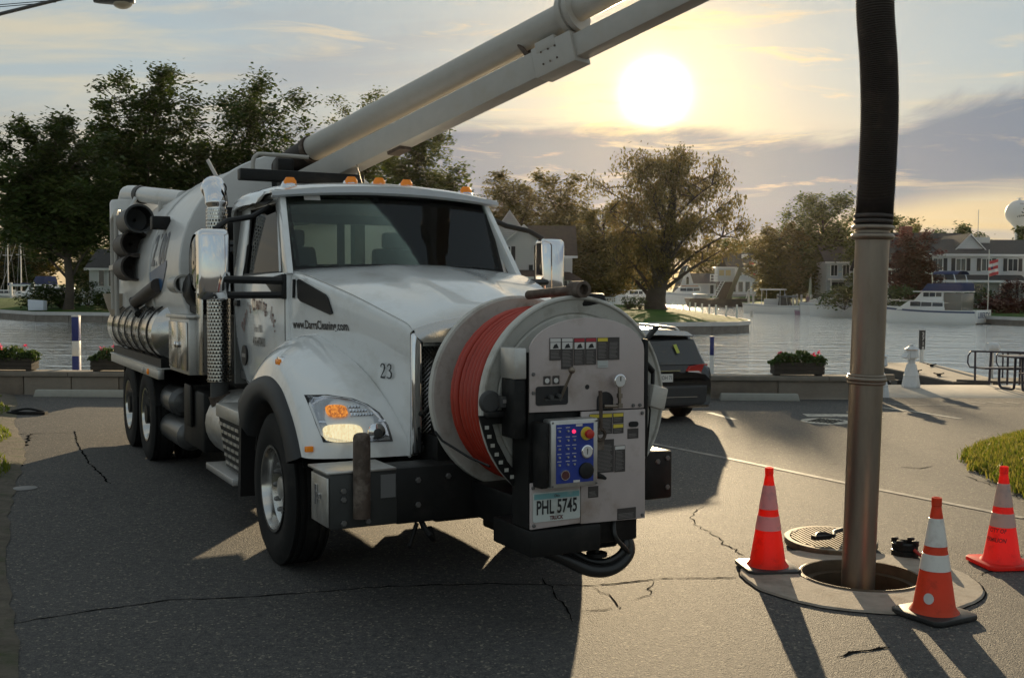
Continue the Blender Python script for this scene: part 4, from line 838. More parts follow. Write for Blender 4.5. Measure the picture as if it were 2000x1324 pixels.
# rack of storage tubes
rk = P('tube_rack', MB().tube([(-6.75, -1.33, 1.62), (-6.75, -1.33, 2.86), (-6.85, -1.31, 2.93), (-7.1, -1.2, 2.93)], 0.028, 8).tube([(-7.35, -1.30, 1.7), (-7.35, -1.30, 2.78), (-7.3, -1.3, 2.86), (-6.85, -1.32, 2.90)], 0.028, 8).box(-7.4, -6.7, -1.34, -1.28, 2.2, 2.26), boomw)
for k, (z, u, r) in enumerate(((2.76, -5.68, 0.155), (2.49, -6.02, 0.155), (2.21, -6.02, 0.155))):
    P('storage_tube', MB().lathe([(r, -0.75), (r, 0.0), (r + 0.012, -0.0), (r + 0.012, 0.05), (r - 0.012, 0.05), (r - 0.02, -0.3), (0.02, -0.32)], (u, -1.22, z), 'x', 24, True, False), rubberh if k else mat('dark_tube', (0.03, 0.03, 0.03), 0.5))
P('tube_bracket', MB().box(-4.75, -4.6, -1.24, -1.05, 2.58, 2.72), blackm, bevel=0.01)
P('drain_pipe', MB().cyl((-5.9, -1.22, 1.80), (-4.55, -1.2, 1.98), 0.075, n=14), rubberh); P('drain_valve', MB().tube([(-6.4, -1.2, 1.82), (-6.1, -1.22, 1.74), (-5.6, -1.25, 1.66)], 0.04, 8), blackm)
# stainless water tank with black bands
wt = P('water_tank', MB().lathe([(0.05, 0.12), (0.16, 0.10), (0.25, 0.06), (0.315, 0.0), (0.315, -3.6), (0.25, -3.68), (0.05, -3.74)], (-4.42, -0.98, 1.47), 'x', 40), alu, smooth=40)
for k in range(6): P('tank_strap', MB().lathe([(0.317, 0), (0.324, 0.004), (0.324, 0.05), (0.317, 0.054)], (-4.75 - k * 0.55, -0.98, 1.47), 'x', 40, False, False), blackm, wt)
P('tank_cradle', MB().box(-8.1, -4.4, -1.2, -0.7, 1.105, 1.2), blackm)
# tool box, pump housing, air cleaner
tb = P('tool_box', MB().box(-3.78, -2.80, -1.215, -0.62, 1.13, 1.66), alud, bevel=0.01); P('tool_box_lid', MB().box(-3.82, -2.76, -1.245, -0.6, 1.655, 1.69), alud, tb, bevel=0.005)
for u0, u1 in ((-3.74, -3.30), (-3.27, -2.84)):
    d = P('tool_box_door', MB().box(u0, u1, -1.232, -1.217, 1.17, 1.62), alu, tb, bevel=0.006)
    P('door_knob', MB().lathe([(0.03, 0), (0.03, -0.012), (0.015, -0.02)], ((u1 - 0.05) if u0 < -3.5 else (u0 + 0.05), -1.233, 1.40), 'y', 12), chrome, tb)
P('pump_housing', MB().box(-4.0, -2.85, -1.1, -0.5, 1.70, 1.98).lathe([(0.22, 0), (0.22, 0.5)], (-3.5, -0.95, 1.93), 'x', 20), blackm, bevel=0.03)
P('open_pipe', MB().lathe([(0.085, -0.4), (0.085, 0.0), (0.095, 0), (0.095, 0.02), (0.075, 0.02), (0.07, -0.2)], (-3.35, -1.16, 1.98), 'x', 20, True, True), boomw)
P('air_cleaner', MB().lathe([(0.02, 0.0), (0.2, 0.0), (0.27, 0.03), (0.285, 0.08), (0.285, 0.4), (0.02, 0.42)], (-2.78, -1.17, 2.17), 'y', 32, False, True), mat('gloss_black', (0.012, 0.012, 0.012), 0.12)); P('air_cleaner_rim', MB().lathe([(0.265, 0.0), (0.289, 0.02), (0.292, 0.05), (0.286, 0.08)], (-2.78, -1.16, 2.17), 'y', 32, False, False), chrome)
P('bulkhead_box', MB().box(-3.0, -2.6, -0.9, -0.6, 2.3, 2.68), blackm, bevel=0.01)
# exhaust stack with perforated shields, polished panel
def shield(c, r, z0, z1, name):
    """perforated tube: a lattice of bars and dots of space left open"""
    b = MB(); nx = 22; nz = int((z1 - z0) / 0.030); rs = []
    for i in range(nz + 1):
        z = z0 + (z1 - z0) * i / nz; row = []
        for j in range(nx + 1): a = 2 * pi * j / nx; row.append((c[0] + r * cos(a), c[1] + r * sin(a), z))
        rs.append(row)
    vs, fs = [], []
    for i in range(nz):
        for j in range(nx):
            o = 0.5 if i % 2 else 0.0
            A, B_ = 2 * pi * (j + o) / nx, 2 * pi * (j + 1 + o) / nx; za, zb = z0 + (z1 - z0) * i / nz, z0 + (z1 - z0) * (i + 1) / nz
            def q(s, t): a = A + (B_ - A) * s; return (c[0] + r * cos(a), c[1] + r * sin(a), za + (zb - za) * t)
            k = len(vs); vs += [q(0, 0), q(1, 0), q(1, 1), q(0, 1), q(.25, .22), q(.75, .22), q(.75, .78), q(.25, .78)]
            fs += [(k, k + 1, k + 5, k + 4), (k + 1, k + 2, k + 6, k + 5), (k + 2, k + 3, k + 7, k + 6), (k + 3, k, k + 4, k + 7)]
    b.add(vs, fs); return P(name, b, alu, smooth=60)
SC = (-2.38, -1.03)
shield(SC, 0.105, 1.10, 2.0, 'stack_shield'); shield((SC[0], SC[1] - 0.01), 0.095, 2.0, 2.64, 'stack_shield')
P('exhaust_stack', MB().cyl((SC[0], SC[1], 0.95), (SC[0], SC[1], 2.64), 0.08, n=20), darkgrey)
P('exhaust_tip', MB().tube(cat1([(SC[0], SC[1] - 0.01, 2.55), (SC[0], SC[1] - 0.01, 2.66), (SC[0] - 0.02, SC[1] - 0.01, 2.74), (SC[0] - 0.08, SC[1] - 0.01, 2.81), (SC[0] - 0.14, SC[1] - 0.01, 2.84)], 5), [0.085] * 6 + [0.10] * 10 + [0.112] * 5, 20), chrome, smooth=60)
P('polished_panel', MB().box(-2.72, -2.46, -1.165, -1.145, 1.15, 2.2), alu, bevel=0.01)
P('exhaust_bend', MB().tube([(SC[0], SC[1], 0.98), (SC[0], SC[1] + 0.05, 0.78), (SC[0] + 0.1, SC[1] + 0.3, 0.7)], 0.10, 14), rust)
# boom rest and guard bar behind the cab
P('boom_rest', MB().box(-2.36, -2.24, -0.86, 0.30, 2.90, 3.0), blackm, bevel=0.01); P('boom_rest_post', MB().box(-2.36, -2.24, -0.5, -0.38, 1.0, 2.9).box(-2.36, -2.24, 0.2, 0.3, 1.0, 2.9), blackm)
P('guard_bar', MB().tube(cat1([(-2.75, -0.62, 2.98), (-2.75, -0.62, 3.13), (-2.75, -0.58, 3.19), (-2.75, -0.5, 3.2), (-2.7, -0.1, 3.19)], 4), 0.02, 8), boomw)
P('warning_beacon', MB().box(-2.7, -2.5, -0.45, -0.3, 3.02, 3.14), blackm, bevel=0.01)
# --- boom, laid out in the yard's axes and brought into the truck's own
B0 = Vector((-1.99, 10.63, 2.98)); B1 = Vector((-1.99 + 4.34 * 1.0, 10.63 - 3.53 * 1.0, 2.98 + 1.48))
bd = (B1 - B0); BL = bd.length; bd.normalize(); bs = bd.cross(Vector((0, 0, 1))).normalized(); bu = bs.cross(bd)
BM = Matrix((bd, bs, bu)).transposed().to_4x4(); BM.translation = B0; BM = TI @ BM
def PB(name, mb, mt, parent=None, **k): mb.xf(BM); return P(name, mb, mt, parent, **k)
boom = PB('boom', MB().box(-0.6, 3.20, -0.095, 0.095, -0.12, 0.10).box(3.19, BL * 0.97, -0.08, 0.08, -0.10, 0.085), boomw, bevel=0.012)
PB('boom_collar', MB().box(2.95, 3.35, -0.108, 0.108, -0.135, 0.115).box(3.0, 3.2, -0.112, 0.112, 0.05, 0.145), boomw, boom, bevel=0.01)
bb2 = MB()
for i in range(3):
    for k in range(2): PB('boom_bolt', MB().lathe([(0.008, 0), (0.008, 0.008)], (3.05 + i * 0.07, 0.108, -0.05 + k * 0.1), 'y', 8), rust, boom)
PB('boom_bracket', MB().box(1.15, 1.32, -0.07, 0.07, -0.15, -0.12), rust, boom)
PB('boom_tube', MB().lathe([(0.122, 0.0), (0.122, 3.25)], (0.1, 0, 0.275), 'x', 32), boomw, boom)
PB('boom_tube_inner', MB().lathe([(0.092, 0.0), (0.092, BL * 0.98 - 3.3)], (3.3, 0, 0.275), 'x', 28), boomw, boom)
PB('tube_flange', MB().lathe([(0.125, 0), (0.165, 0.005), (0.165, 0.05), (0.145, 0.055), (0.145, 0.075), (0.165, 0.08), (0.165, 0.12), (0.095, 0.125)], (3.28, 0, 0.275), 'x', 32), boomw, boom)
PB('tube_clamp', MB().lathe([(0.126, 0), (0.14, 0.0), (0.14, 0.05), (0.126, 0.05)], (0.06, 0, 0.275), 'x', 28), rust, boom)
PB('tube_support', MB().box(2.85, 2.90, -0.02, 0.02, 0.08, 0.19).cyl((2.80, 0.10, 0.30), (2.88, 0.06, 0.10), 0.02), rust, boom)
PB('boom_hose', MB().tube(cat1([(0.12, 0, 0.275), (-0.3, 0, 0.25), (-0.75, -0.02, 0.16), (-1.2, -0.05, 0.05), (-1.6, -0.05, 0.02)], 5), 0.125, 20), mat('boom_rubber', (0.03, 0.022, 0.018), 0.65), boom, smooth=60)
PB('boom_pivot', MB().box(-1.2, 0.0, -0.2, 0.2, -0.35, -0.12), blackm, boom, bevel=0.03)
P('boom_turret', MB().lathe([(0.40, 0), (0.40, 0.25), (0.3, 0.30), (0.3, 0.5)], (-3.35, 0.0, 2.6), 'z', 28), blackm, boom)
eb = [Vector(p) for p in ((0, 0, 0.275),)]
hose_top = Vector((2.36, 7.1, 4.35))
e0 = BM.inverted() @ (TI @ hose_top)
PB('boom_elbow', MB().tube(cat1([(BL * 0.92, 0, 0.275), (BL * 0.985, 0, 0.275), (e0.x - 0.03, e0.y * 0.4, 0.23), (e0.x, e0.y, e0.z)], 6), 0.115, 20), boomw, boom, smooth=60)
# ---------------------------------------------------------------- suction hose hanging into the manhole
hx = empty('suction_hose', (2.30, 7.1, 0), 0, 'ribbed black suction hose with steel tube lowered into the open manhole', 'hose')
hm = Matrix.Translation((-2.30, -7.1, 0))
path = cat1([hose_top] + [at(x, y, 7.1) for x, y in ((1709, 0), (1716, 120), (1718, 220), (1714, 320), (1709, 400), (1706, 440))], 26)
rb = []; L_ = 0
pts = []; rr = []
for i in range(len(path) - 1):
    for k in range(2):
        t = k / 2; pts.append(path[i].lerp(path[i + 1], t)); rr.append(0.122 if k == 0 else 0.113)
MB().tube(pts, rr, 28).xf(hm).build('rubber_hose', rubberh, hx, smooth=60)
a, b_ = at(1705, 440, 7.1), at(1675, 1150, 7.1); d = (a - b_).normalized(); low = b_ - d * 0.9
tb_ = MB().tube([low, a], 0.108, 32, False); tb_.tube([low, a], 0.10, 32, False); tb_.xf(hm).build('steel_tube', steel, hx)
for px_y, r0, r1 in ((445, 0.118, 0.018), (462, 0.118, 0.022)):
    c = a + (b_ - a) * ((px_y - 440) / 710); e1 = d.cross(Vector((0, 1, 0))).normalized(); e2 = d.cross(e1)
    MB().tube([c + (e1 * cos(2 * pi * k / 32) + e2 * sin(2 * pi * k / 32)) * r0 for k in range(32)], r1, 8, loop=True).xf(hm).build('tube_ring', steel, hx, smooth=60)
c = a + (b_ - a) * ((737 - 440) / 710)
cl = MB()
for off, rad in ((0.022, 0.012), (0.0, 0.020), (-0.024, 0.012)):
    cc = c + d * off; cl.tube([cc + (e1 * cos(2 * pi * k / 32) + e2 * sin(2 * pi * k / 32)) * 0.112 for k in range(32)], rad, 8, loop=True)
cl.xf(hm).build('clamp', steel, hx, smooth=60)
MB().box(-0.03, 0.05, -0.02, 0.02, -0.02, 0.02).xf(hm @ Matrix.Translation(c + Vector((0.13, 0, 0.01)))).build('clamp_lever', steel, hx)
for zoff in (0.0, 0.035, 0.07):
    cc = a + d * (zoff - 0.01); MB().tube([cc + (e1 * cos(2 * pi * k / 32) + e2 * sin(2 * pi * k / 32)) * 0.114 for k in range(32)], 0.014, 6, loop=True).xf(hm).build('hose_band', rubberh, hx, smooth=60)
# ---------------------------------------------------------------- ground
WATER = -0.9
def gz(Y): return -0.012 * max(0.0, Y - 8.2)
def gp(x, y):
    z = 0.0
    for _ in range(12): p = onz(x, y, z); z = gz(p.y)
    return p
def asphalt_mat():
    mt = bpy.data.materials.new('asphalt'); mt.use_nodes = True; nt = mt.node_tree; N = nt.nodes; L = nt.links; b = N['Principled BSDF']
    tc = N.new('ShaderNodeTexCoord'); V = tc.outputs['Object']
    def nz(sc, d=5, rg=0.6, st=None):
        n = N.new('ShaderNodeTexNoise'); n.inputs['Scale'].default_value = sc; n.inputs['Detail'].default_value = d; n.inputs['Roughness'].default_value = rg
        if st: mp = N.new('ShaderNodeMapping'); mp.inputs['Scale'].default_value = st; L.new(V, mp.inputs[0]); L.new(mp.outputs[0], n.inputs['Vector'])
        else: L.new(V, n.inputs['Vector'])
        return n.outputs[0]
    def mr(x, a, c, lo, hi):
        n = N.new('ShaderNodeMapRange'); L.new(x, n.inputs[0]); n.inputs[1].default_value = a; n.inputs[2].default_value = c; n.inputs[3].default_value = lo; n.inputs[4].default_value = hi; return n.outputs[0]
    def mix(f, a, c, bl='MIX'):
        n = N.new('ShaderNodeMix'); n.data_type = 'RGBA'; n.blend_type = bl
        if isinstance(f, float): n.inputs[0].default_value = f
        else: L.new(f, n.inputs[0])
        for i, s in ((6, a), (7, c)):
            if isinstance(s, tuple): n.inputs[i].default_value = (*s, 1)
            else: L.new(s, n.inputs[i])
        return n.outputs[2]
    vo = N.new('ShaderNodeTexVoronoi'); L.new(V, vo.inputs['Vector']); vo.inputs['Scale'].default_value = 130.0
    vo2 = N.new('ShaderNodeTexVoronoi'); L.new(V, vo2.inputs['Vector']); vo2.inputs['Scale'].default_value = 75.0
    c0 = mix(mr(nz(0.55, 6), 0.35, 0.68, 0, 1), (0.042, 0.043, 0.046), (0.068, 0.067, 0.068))
    c1 = mix(mr(nz(22.0, 4, 0.7), 0.38, 0.66, 0, 1), c0, (0.105, 0.102, 0.098))
    sp = N.new('ShaderNodeSeparateColor'); L.new(vo.outputs['Color'], sp.inputs[0])
    c2 = mix(mr(sp.outputs[0], 0.80, 0.92, 0, 0.6), c1, (0.19, 0.172, 0.148))
    sp2 = N.new('ShaderNodeSeparateColor'); L.new(vo2.outputs['Color'], sp2.inputs[0])
    c3 = mix(mr(sp2.outputs[1], 0.94, 0.98, 0, 0.8), c2, (0.30, 0.265, 0.21))
    c4 = mix(mr(sp.outputs[2], 0.80, 0.97, 0, 0.5), c3, (0.03, 0.03, 0.03))
    c5 = mix(mr(nz(1.7, 7, 0.7, (1, 0.5, 1)), 0.58, 0.74, 0, 0.55), c4, (0.036, 0.036, 0.038))
    c5 = mix(mr(nz(0.9, 5, 0.5, (0.35, 1, 1)), 0.60, 0.70, 0, 0.30), c5, (0.13, 0.122, 0.11))
    c5 = mix(mr(nz(3.1, 3, 0.5), 0.70, 0.76, 0, 0.6), c5, (0.022, 0.021, 0.021))
    L.new(c5, b.inputs['Base Color']); b.inputs['Roughness'].default_value = 0.75; b.inputs['Specular IOR Level'].default_value = 0.24
    bp = N.new('ShaderNodeBump'); bp.inputs['Distance'].default_value = 0.005; bp.inputs['Strength'].default_value = 1.0; L.new(vo.outputs['Distance'], bp.inputs['Height'])
    bp2 = N.new('ShaderNodeBump'); bp2.inputs['Distance'].default_value = 0.007; bp2.inputs['Strength'].default_value = 0.8; L.new(nz(60, 4), bp2.inputs['Height']); L.new(bp.outputs[0], bp2.inputs['Normal'])
    L.new(bp2.outputs[0], b.inputs['Normal']); return mt
asphalt = asphalt_mat()
HC = Vector((2.35, 7.14)); HR = 0.365
b = MB()
xs = [-40, -12, 1.35, 3.35, 14, 60]; ys = [-40, 3, 6.14, 8.14, 8.2, 14, 20.3]
for i in range(5):
    for j in range(6):
        if i == 2 and j == 2: continue
        x0, x1, y0, y1 = xs[i], xs[i + 1], ys[j], ys[j + 1]
        b.add([(x0, y0, gz(y0)), (x1, y0, gz(y0)), (x1, y1, gz(y1)), (x0, y1, gz(y1))], [(0, 1, 2, 3)])
nn = 48; ring = []; sq = []
for k in range(nn):
    a = 2 * pi * k / nn; ca, sa = cos(a), sin(a); q = 1.0 / max(abs(ca), abs(sa))
    ring.append((HC.x + 0.42 * ca, HC.y + 0.42 * sa, 0)); sq.append((2.35 + q * ca, 7.14 + q * sa, 0))
b.rings([sq, ring], False, False)
ground = b.build('ground', asphalt, smooth=0); tag(ground, kind='structure')
def flat(name, pts, mt, dz=0.004, parent=ground):
    return MB().add([(p[0], p[1], gz(p[1]) + dz) for p in pts], [tuple(range(len(pts)))]).build(name, mt, parent, smooth=0)
paintw = mat('road_paint', (0.50, 0.46, 0.38), 0.6, dirt=(0.16, 0.15, 0.14), dscale=6, dlo=0.48, dhi=0.62)
def stripe(px, w, mt=paintw, n=8, name='painted_line'):
    ps = [gp(*p) for p in px]; bb = MB(); Ls = []; Rs = []
    pl = []
    for i in range(len(ps) - 1):
        for k in range(n): pl.append(ps[i].lerp(ps[i + 1], k / n))
    pl.append(ps[-1])
    for i, p in enumerate(pl):
        d = pl[min(i + 1, len(pl) - 1)] - pl[max(i - 1, 0)]; d.z = 0; d.normalize(); nv = Vector((-d.y, d.x, 0)) * w / 2
        l, r = p + nv, p - nv; Ls.append((l.x, l.y, gz(l.y) + 0.005)); Rs.append((r.x, r.y, gz(r.y) + 0.005))
    return bb.grid([Ls, Rs]).build(name, mt, ground, smooth=0)
paintold = mat('worn_road_paint', (0.26, 0.24, 0.21), 0.7, dirt=(0.11, 0.105, 0.10), dscale=5, dlo=0.42, dhi=0.62)
stripe([(1270, 866), (1420, 895), (1645, 942)], 0.09, paintold); stripe([(1645, 942), (1720, 957), (2000, 1012)], 0.085, paintold)
stripe([(1385, 806), (1436, 820)], 0.10); stripe([(1572, 811), (1660, 812), (1720, 813)], 0.42); stripe([(1690, 792), (1800, 806), (1876, 818)], 0.10); stripe([(1690, 781), (1765, 792), (2000, 791)], 0.08, paintold)
for x in (1897, 1930, 1965): stripe([(x, 786), (x + 28, 788)], 0.14, paintold, 2)
# crack and sealed-joint ribbons
crackm = mat('crack_dark', (0.010, 0.010, 0.010), 1.0, spec=0.0)
def crack(px, w, seed=1, jag=0.02):
    rnd = random.Random(seed); ps = [gp(*p) for p in px]; pl = []
    for i in range(len(ps) - 1):
        n = max(3, int((ps[i + 1] - ps[i]).length / 0.06))
        for k in range(n): pl.append(ps[i].lerp(ps[i + 1], k / n) + Vector((rnd.uniform(-jag, jag), rnd.uniform(-jag, jag), 0)))
    pl.append(ps[-1]); Ls = []; Rs = []
    for i, p in enumerate(pl):
        d = pl[min(i + 1, len(pl) - 1)] - pl[max(i - 1, 0)]; d.z = 0; d.normalize(); ww = w * rnd.uniform(0.25, 1.3) * (0.3 if i in (0, len(pl) - 1) else 1) / 2; nv = Vector((-d.y, d.x, 0)) * ww
        l, r = p + nv, p - nv; Ls.append((l.x, l.y, gz(l.y) + 0.003)); Rs.append((r.x, r.y, gz(r.y) + 0.003))
    MB().grid([Ls, Rs]).build('crack', crackm, ground, smooth=0)
crack([(0, 1222), (160, 1195), (330, 1172), (500, 1165), (760, 1145), (950, 1140), (1080, 1142), (1165, 1143), (1300, 1129), (1442, 1128)], 0.016, 3, 0.010)
crack([(1160, 1145), (1185, 1162), (1210, 1182), (1208, 1190)], 0.009, 4); crack([(1276, 1135), (1265, 1160), (1240, 1172)], 0.009, 5); crack([(1130, 1192), (1195, 1188)], 0.010, 15)
crack([(1372, 990), (1350, 1008), (1354, 1022), (1390, 1042), (1415, 1062), (1455, 1085)], 0.010, 6, 0.025)
crack([(1635, 1283), (1665, 1274), (1740, 1264)], 0.024, 7, 0.012); crack([(1062, 1130), (1090, 1165), (1115, 1195), (1118, 1215)], 0.010, 8)
crack([(1918, 1125), (1960, 1100), (2000, 1085)], 0.012, 9); crack([(145, 842), (152, 868), (175, 905), (215, 945)], 0.02, 10, 0.012); crack([(30, 848), (146, 845)], 0.02, 12, 0.015); crack([(60, 848), (40, 880), (45, 910)], 0.05, 13, 0.03)
crack([(1760, 912), (1800, 915), (1820, 910)], 0.02, 16); crack([(1885, 930), (1930, 945), (2000, 975)], 0.014, 17, 0.02)
# left verge: worn dirt edge then grass
dirtm = mat('dirt', (0.10, 0.085, 0.065), 0.95, noise=0.35, nscale=7, dirt=(0.05, 0.06, 0.025), dscale=3, bump=0.02, bscale=25)
vg = [(-9.4, 20.2), (-8.3, 18.0), (-7.2, 15.5), (-6.3, 13.8), (-5.5, 12.1), (-4.75, 10.2), (-4.2, 8.9), (-3.6, 7.6), (-3.0, 6.4), (-2.5, 5.4), (-1.7, 3.6), (-1.2, 2.0), (-1, -5)]
rnd = random.Random(5); vv = []
for i in range(len(vg) - 1):
    for k in range(6): vv.append((vg[i][0] + (vg[i + 1][0] - vg[i][0]) * k / 6 + rnd.uniform(-.025, .025), vg[i][1] + (vg[i + 1][1] - vg[i][1]) * k / 6))
rows = [[(x, y, gz(y) + 0.006) for x, y in vv], [(x - 0.25, y, gz(y) + 0.03 + rnd.uniform(-.01, .02)) for x, y in vv], [(x - 2.2, y, gz(y) + 0.06) for x, y in vv], [(-40, y, gz(y) + 0.08) for x, y in vv]]
verge = MB().grid(rows).build('verge', dirtm); tag(verge, kind='structure')
def blade_field(name, label, pts_fn, n, h, mt, cat='grass', seed=1):
    rnd = random.Random(seed); vs = []; fs = []
    for _ in range(n):
        p = pts_fn(rnd)
        if p is None: continue
        a = rnd.uniform(0, 2 * pi); hh = h * rnd.uniform(0.4, 1.2); w = hh * 0.07 + 0.004; lx, ly = rnd.gauss(0, .35) * hh, rnd.gauss(0, .35) * hh; k = len(vs)
        dx, dy = cos(a) * w, sin(a) * w
        vs += [(p[0] - dx, p[1] - dy, p[2]), (p[0] + dx, p[1] + dy, p[2]), (p[0] + lx * .5 + dx * .6, p[1] + ly * .5 + dy * .6, p[2] + hh * .6), (p[0] + lx * .5 - dx * .6, p[1] + ly * .5 - dy * .6, p[2] + hh * .6), (p[0] + lx, p[1] + ly, p[2] + hh)]
        fs += [(k, k + 1, k + 2, k + 3), (k + 3, k + 2, k + 4)]
    me = bpy.data.meshes.new(name); me.from_pydata(vs, [], fs); me.materials.append(mt); o = bpy.data.objects.new(name, me); col.objects.link(o)
    return tag(o, label, cat, kind='stuff')
grassm = leaf_mat('grass_blade', (0.07, 0.11, 0.02), (0.15, 0.17, 0.035), 0.4)
def verge_pt(r):
    y = r.uniform(2.5, 19.5); 
    for i in range(len(vg) - 1):
        if vg[i + 1][1] <= y <= vg[i][1]:
            t = (y - vg[i][1]) / (vg[i + 1][1] - vg[i][1]); x = vg[i][0] + (vg[i + 1][0] - vg[i][0]) * t - abs(r.gauss(0, .5)) - 0.12 - 0.25 * (0.5 + 0.5 * sin(y * 2.1))
            return (x, y, gz(y) + 0.02)
blade_field('verge_grass', 'patchy grass on the dirt edge beside the asphalt', verge_pt, 9000, 0.07, grassm, seed=2)
# right grass island
gi = [(4.45, 8.6), (4.80, 9.9), (4.93, 10.6), (5.02, 11.3), (5.12, 12.0), (5.42, 12.8), (5.85, 13.5), (6.45, 14.2), (7.4, 15.2), (8.6, 16.0), (11, 16.4)]
rows = [[(x + rnd.uniform(-.03, .03), y, gz(y) + 0.008) for x, y in gi], [(x + .12, y - .02, gz(y) + .035) for x, y in gi], [(x + 0.6, y - 0.1, gz(y) + 0.09) for x, y in gi], [(30, y - 1, gz(y) + 0.14) for x, y in gi]]
isl = MB().grid(rows).build('grass_island', mat('turf_soil', (0.05, 0.06, 0.02), 0.95, noise=0.4, nscale=12)); tag(isl, kind='structure')
def isl_pt(r):
    y = r.uniform(8.6, 16.2)
    for i in range(len(gi) - 1):
        if gi[i][1] <= y <= gi[i + 1][1]:
            t = (y - gi[i][1]) / (gi[i + 1][1] - gi[i][1]); x = gi[i][0] + (gi[i + 1][0] - gi[i][0]) * t; d = abs(r.gauss(0, 0.9)) + r.uniform(-0.04, 0.10) + 0.05 * sin(y * 9) + 0.05 * sin(y * 23); return (x + d, y, gz(y) + 0.008 + min(0.09, max(0, d) * 0.16))
blade_field('island_grass', 'sunlit green grass at the rim of the lawn by the asphalt', isl_pt, 26000, 0.085, leaf_mat('island_blade', (0.055, 0.095, 0.014), (0.22, 0.20, 0.06), 0.45), seed=3)
# concrete quay on the right
conc = mat('quay_concrete', (0.36, 0.33, 0.29), 0.85, noise=0.12, nscale=1.5, dirt=(0.24, 0.22, 0.2), dscale=1.2, bump=0.003, bscale=60)
quay = MB().prism([(7.05, 20.7), (60, 22.6), (60, 24.4), (9.95, 24.1), (8.0, 24.0), (7.05, 23.9)], -1.6, -0.185, 'z').build('quay', conc, bevel=0.02); tag(quay, kind='structure')
MB().prism([(7.0, 20.3), (60, 20.3), (60, 22.6), (7.05, 20.7)], -1.0, gz(20.5), 'z').build('quay_apron', asphalt); tag(bpy.data.objects['quay_apron'], kind='structure')
# sea wall of stone blocks with a cap
wall = empty('sea_wall', (0, 20.3, 0), 0, 'low stone block sea wall along the water behind the truck', 'wall')
blockm = mat('wall_stone', (0.17, 0.14, 0.11), 0.9, noise=0.25, nscale=3, dirt=(0.13, 0.11, 0.09), dscale=1.3, dlo=0.42, dhi=0.7, bump=0.012, bscale=14)
blockm2 = mat('wall_stone_pale', (0.23, 0.20, 0.165), 0.9, noise=0.2, nscale=3, dirt=(0.18, 0.15, 0.12), dscale=1.5, dlo=0.45, dhi=0.7, bump=0.012, bscale=14)
rnd = random.Random(11); x = -30.0
MB().box(-30, 6.9, 0.12, 0.4, -1.8, 0.20).build('wall_core', blockm, wall)
while x < 6.9:
    w = rnd.choice((0.9, 1.2, 1.35, 1.7)); x1 = min(6.9, x + w); dy = rnd.uniform(0, 0.03)
    MB().box(x + 0.008, x1 - 0.008, dy, 0.15, -0.32, 0.195).build('stone_block', blockm if rnd.random() < 0.65 else blockm2, wall, bevel=0.012); x = x1
x = -30.0
while x < 6.9:
    x1 = min(6.9, x + 2.4); MB().box(x + 0.004, x1 - 0.004, -0.03, 0.45, 0.20, 0.29).build('cap_stone', mat('cap_stone', (0.20, 0.175, 0.145), 0.85, noise=0.2, nscale=4), wall, bevel=0.01); x = x1
MB().box(-30, 6.9, 0.35, 0.42, -2.2, 0.2).build('wall_back', blockm, wall)
# ---------------------------------------------------------------- water and far land
def water_mat():
    mt = bpy.data.materials.new('water'); mt.use_nodes = True; nt = mt.node_tree; N = nt.nodes; L = nt.links; b = N['Principled BSDF']
    b.inputs['Base Color'].default_value = (0.90, 0.91, 0.88, 1); b.inputs['Metallic'].default_value = 0.95; b.inputs['Roughness'].default_value = 0.07; b.inputs['IOR'].default_value = 2.0; b.inputs['Specular IOR Level'].default_value = 0.9
    tc = N.new('ShaderNodeTexCoord'); prev = None
    for sc, st, dist in ((0.5, (1, 2.0, 1), 0.30), (1.7, (0.8, 1.8, 1), 0.12), (5.0, (0.8, 1.4, 1), 0.030)):
        mp = N.new('ShaderNodeMapping'); mp.inputs['Scale'].default_value = st; mp.inputs['Rotation'].default_value = (0, 0, 0.35); L.new(tc.outputs['Object'], mp.inputs[0])
        n = N.new('ShaderNodeTexNoise'); n.inputs['Scale'].default_value = sc; n.inputs['Detail'].default_value = 3; L.new(mp.outputs[0], n.inputs['Vector'])
        bp = N.new('ShaderNodeBump'); bp.inputs['Distance'].default_value = dist; bp.inputs['Strength'].default_value = 1.0; L.new(n.outputs[0], bp.inputs['Height'])
        if prev: L.new(prev, bp.inputs['Normal'])
        prev = bp.outputs[0]
    L.new(prev, b.inputs['Normal']); return mt
wat = MB().add([(-600, 20.6, WATER), (600, 20.6, WATER), (600, 640, WATER), (-600, 640, WATER)], [(0, 1, 2, 3)]).build('water', water_mat(), smooth=0); tag(wat, kind='structure')
lawnm = mat('lawn', (0.040, 0.085, 0.014), 0.9, spec=0.1, noise=0.35, nscale=0.6, dirt=(0.075, 0.115, 0.02), dscale=0.25, bump=0.04, bscale=6)
def land(name, edge, inner, z0, z1, mt, wallm=None, capm=None, side=None):
    """edge polyline (x, y); inner polyline of the same length; bank wall along the edge"""
    rows = [[(x, y, z0) for x, y in edge], [(x + (ix - x) * .35, y + (iy - y) * .35, z0 + (z1 - z0) * .7) for (x, y), (ix, iy) in zip(edge, inner)], [(x, y, z1) for x, y in inner]]
    o = MB().grid(rows).build(name, mt); tag(o, kind='structure')
    return o
bankm = mat('bank_wall', (0.16, 0.14, 0.12), 0.9, noise=0.3, nscale=2, stretch=(1, 1, 1))
bankcap = mat('bank_cap', (0.42, 0.41, 0.40), 0.8, noise=0.1, nscale=2)
pen = [(-95, 96), (-60, 92), (-43, 90), (-37, 83.5), (-31.5, 82.7), (-20, 78), (-8, 72.5), (1.6, 68.3), (7.7, 65.8), (12.6, 67.9), (14.4, 69), (15.6, 71), (16.2, 74), (16.4, 79), (16.9, 95), (17.8, 121), (12, 130), (0, 138), (-40, 150), (-95, 160)]
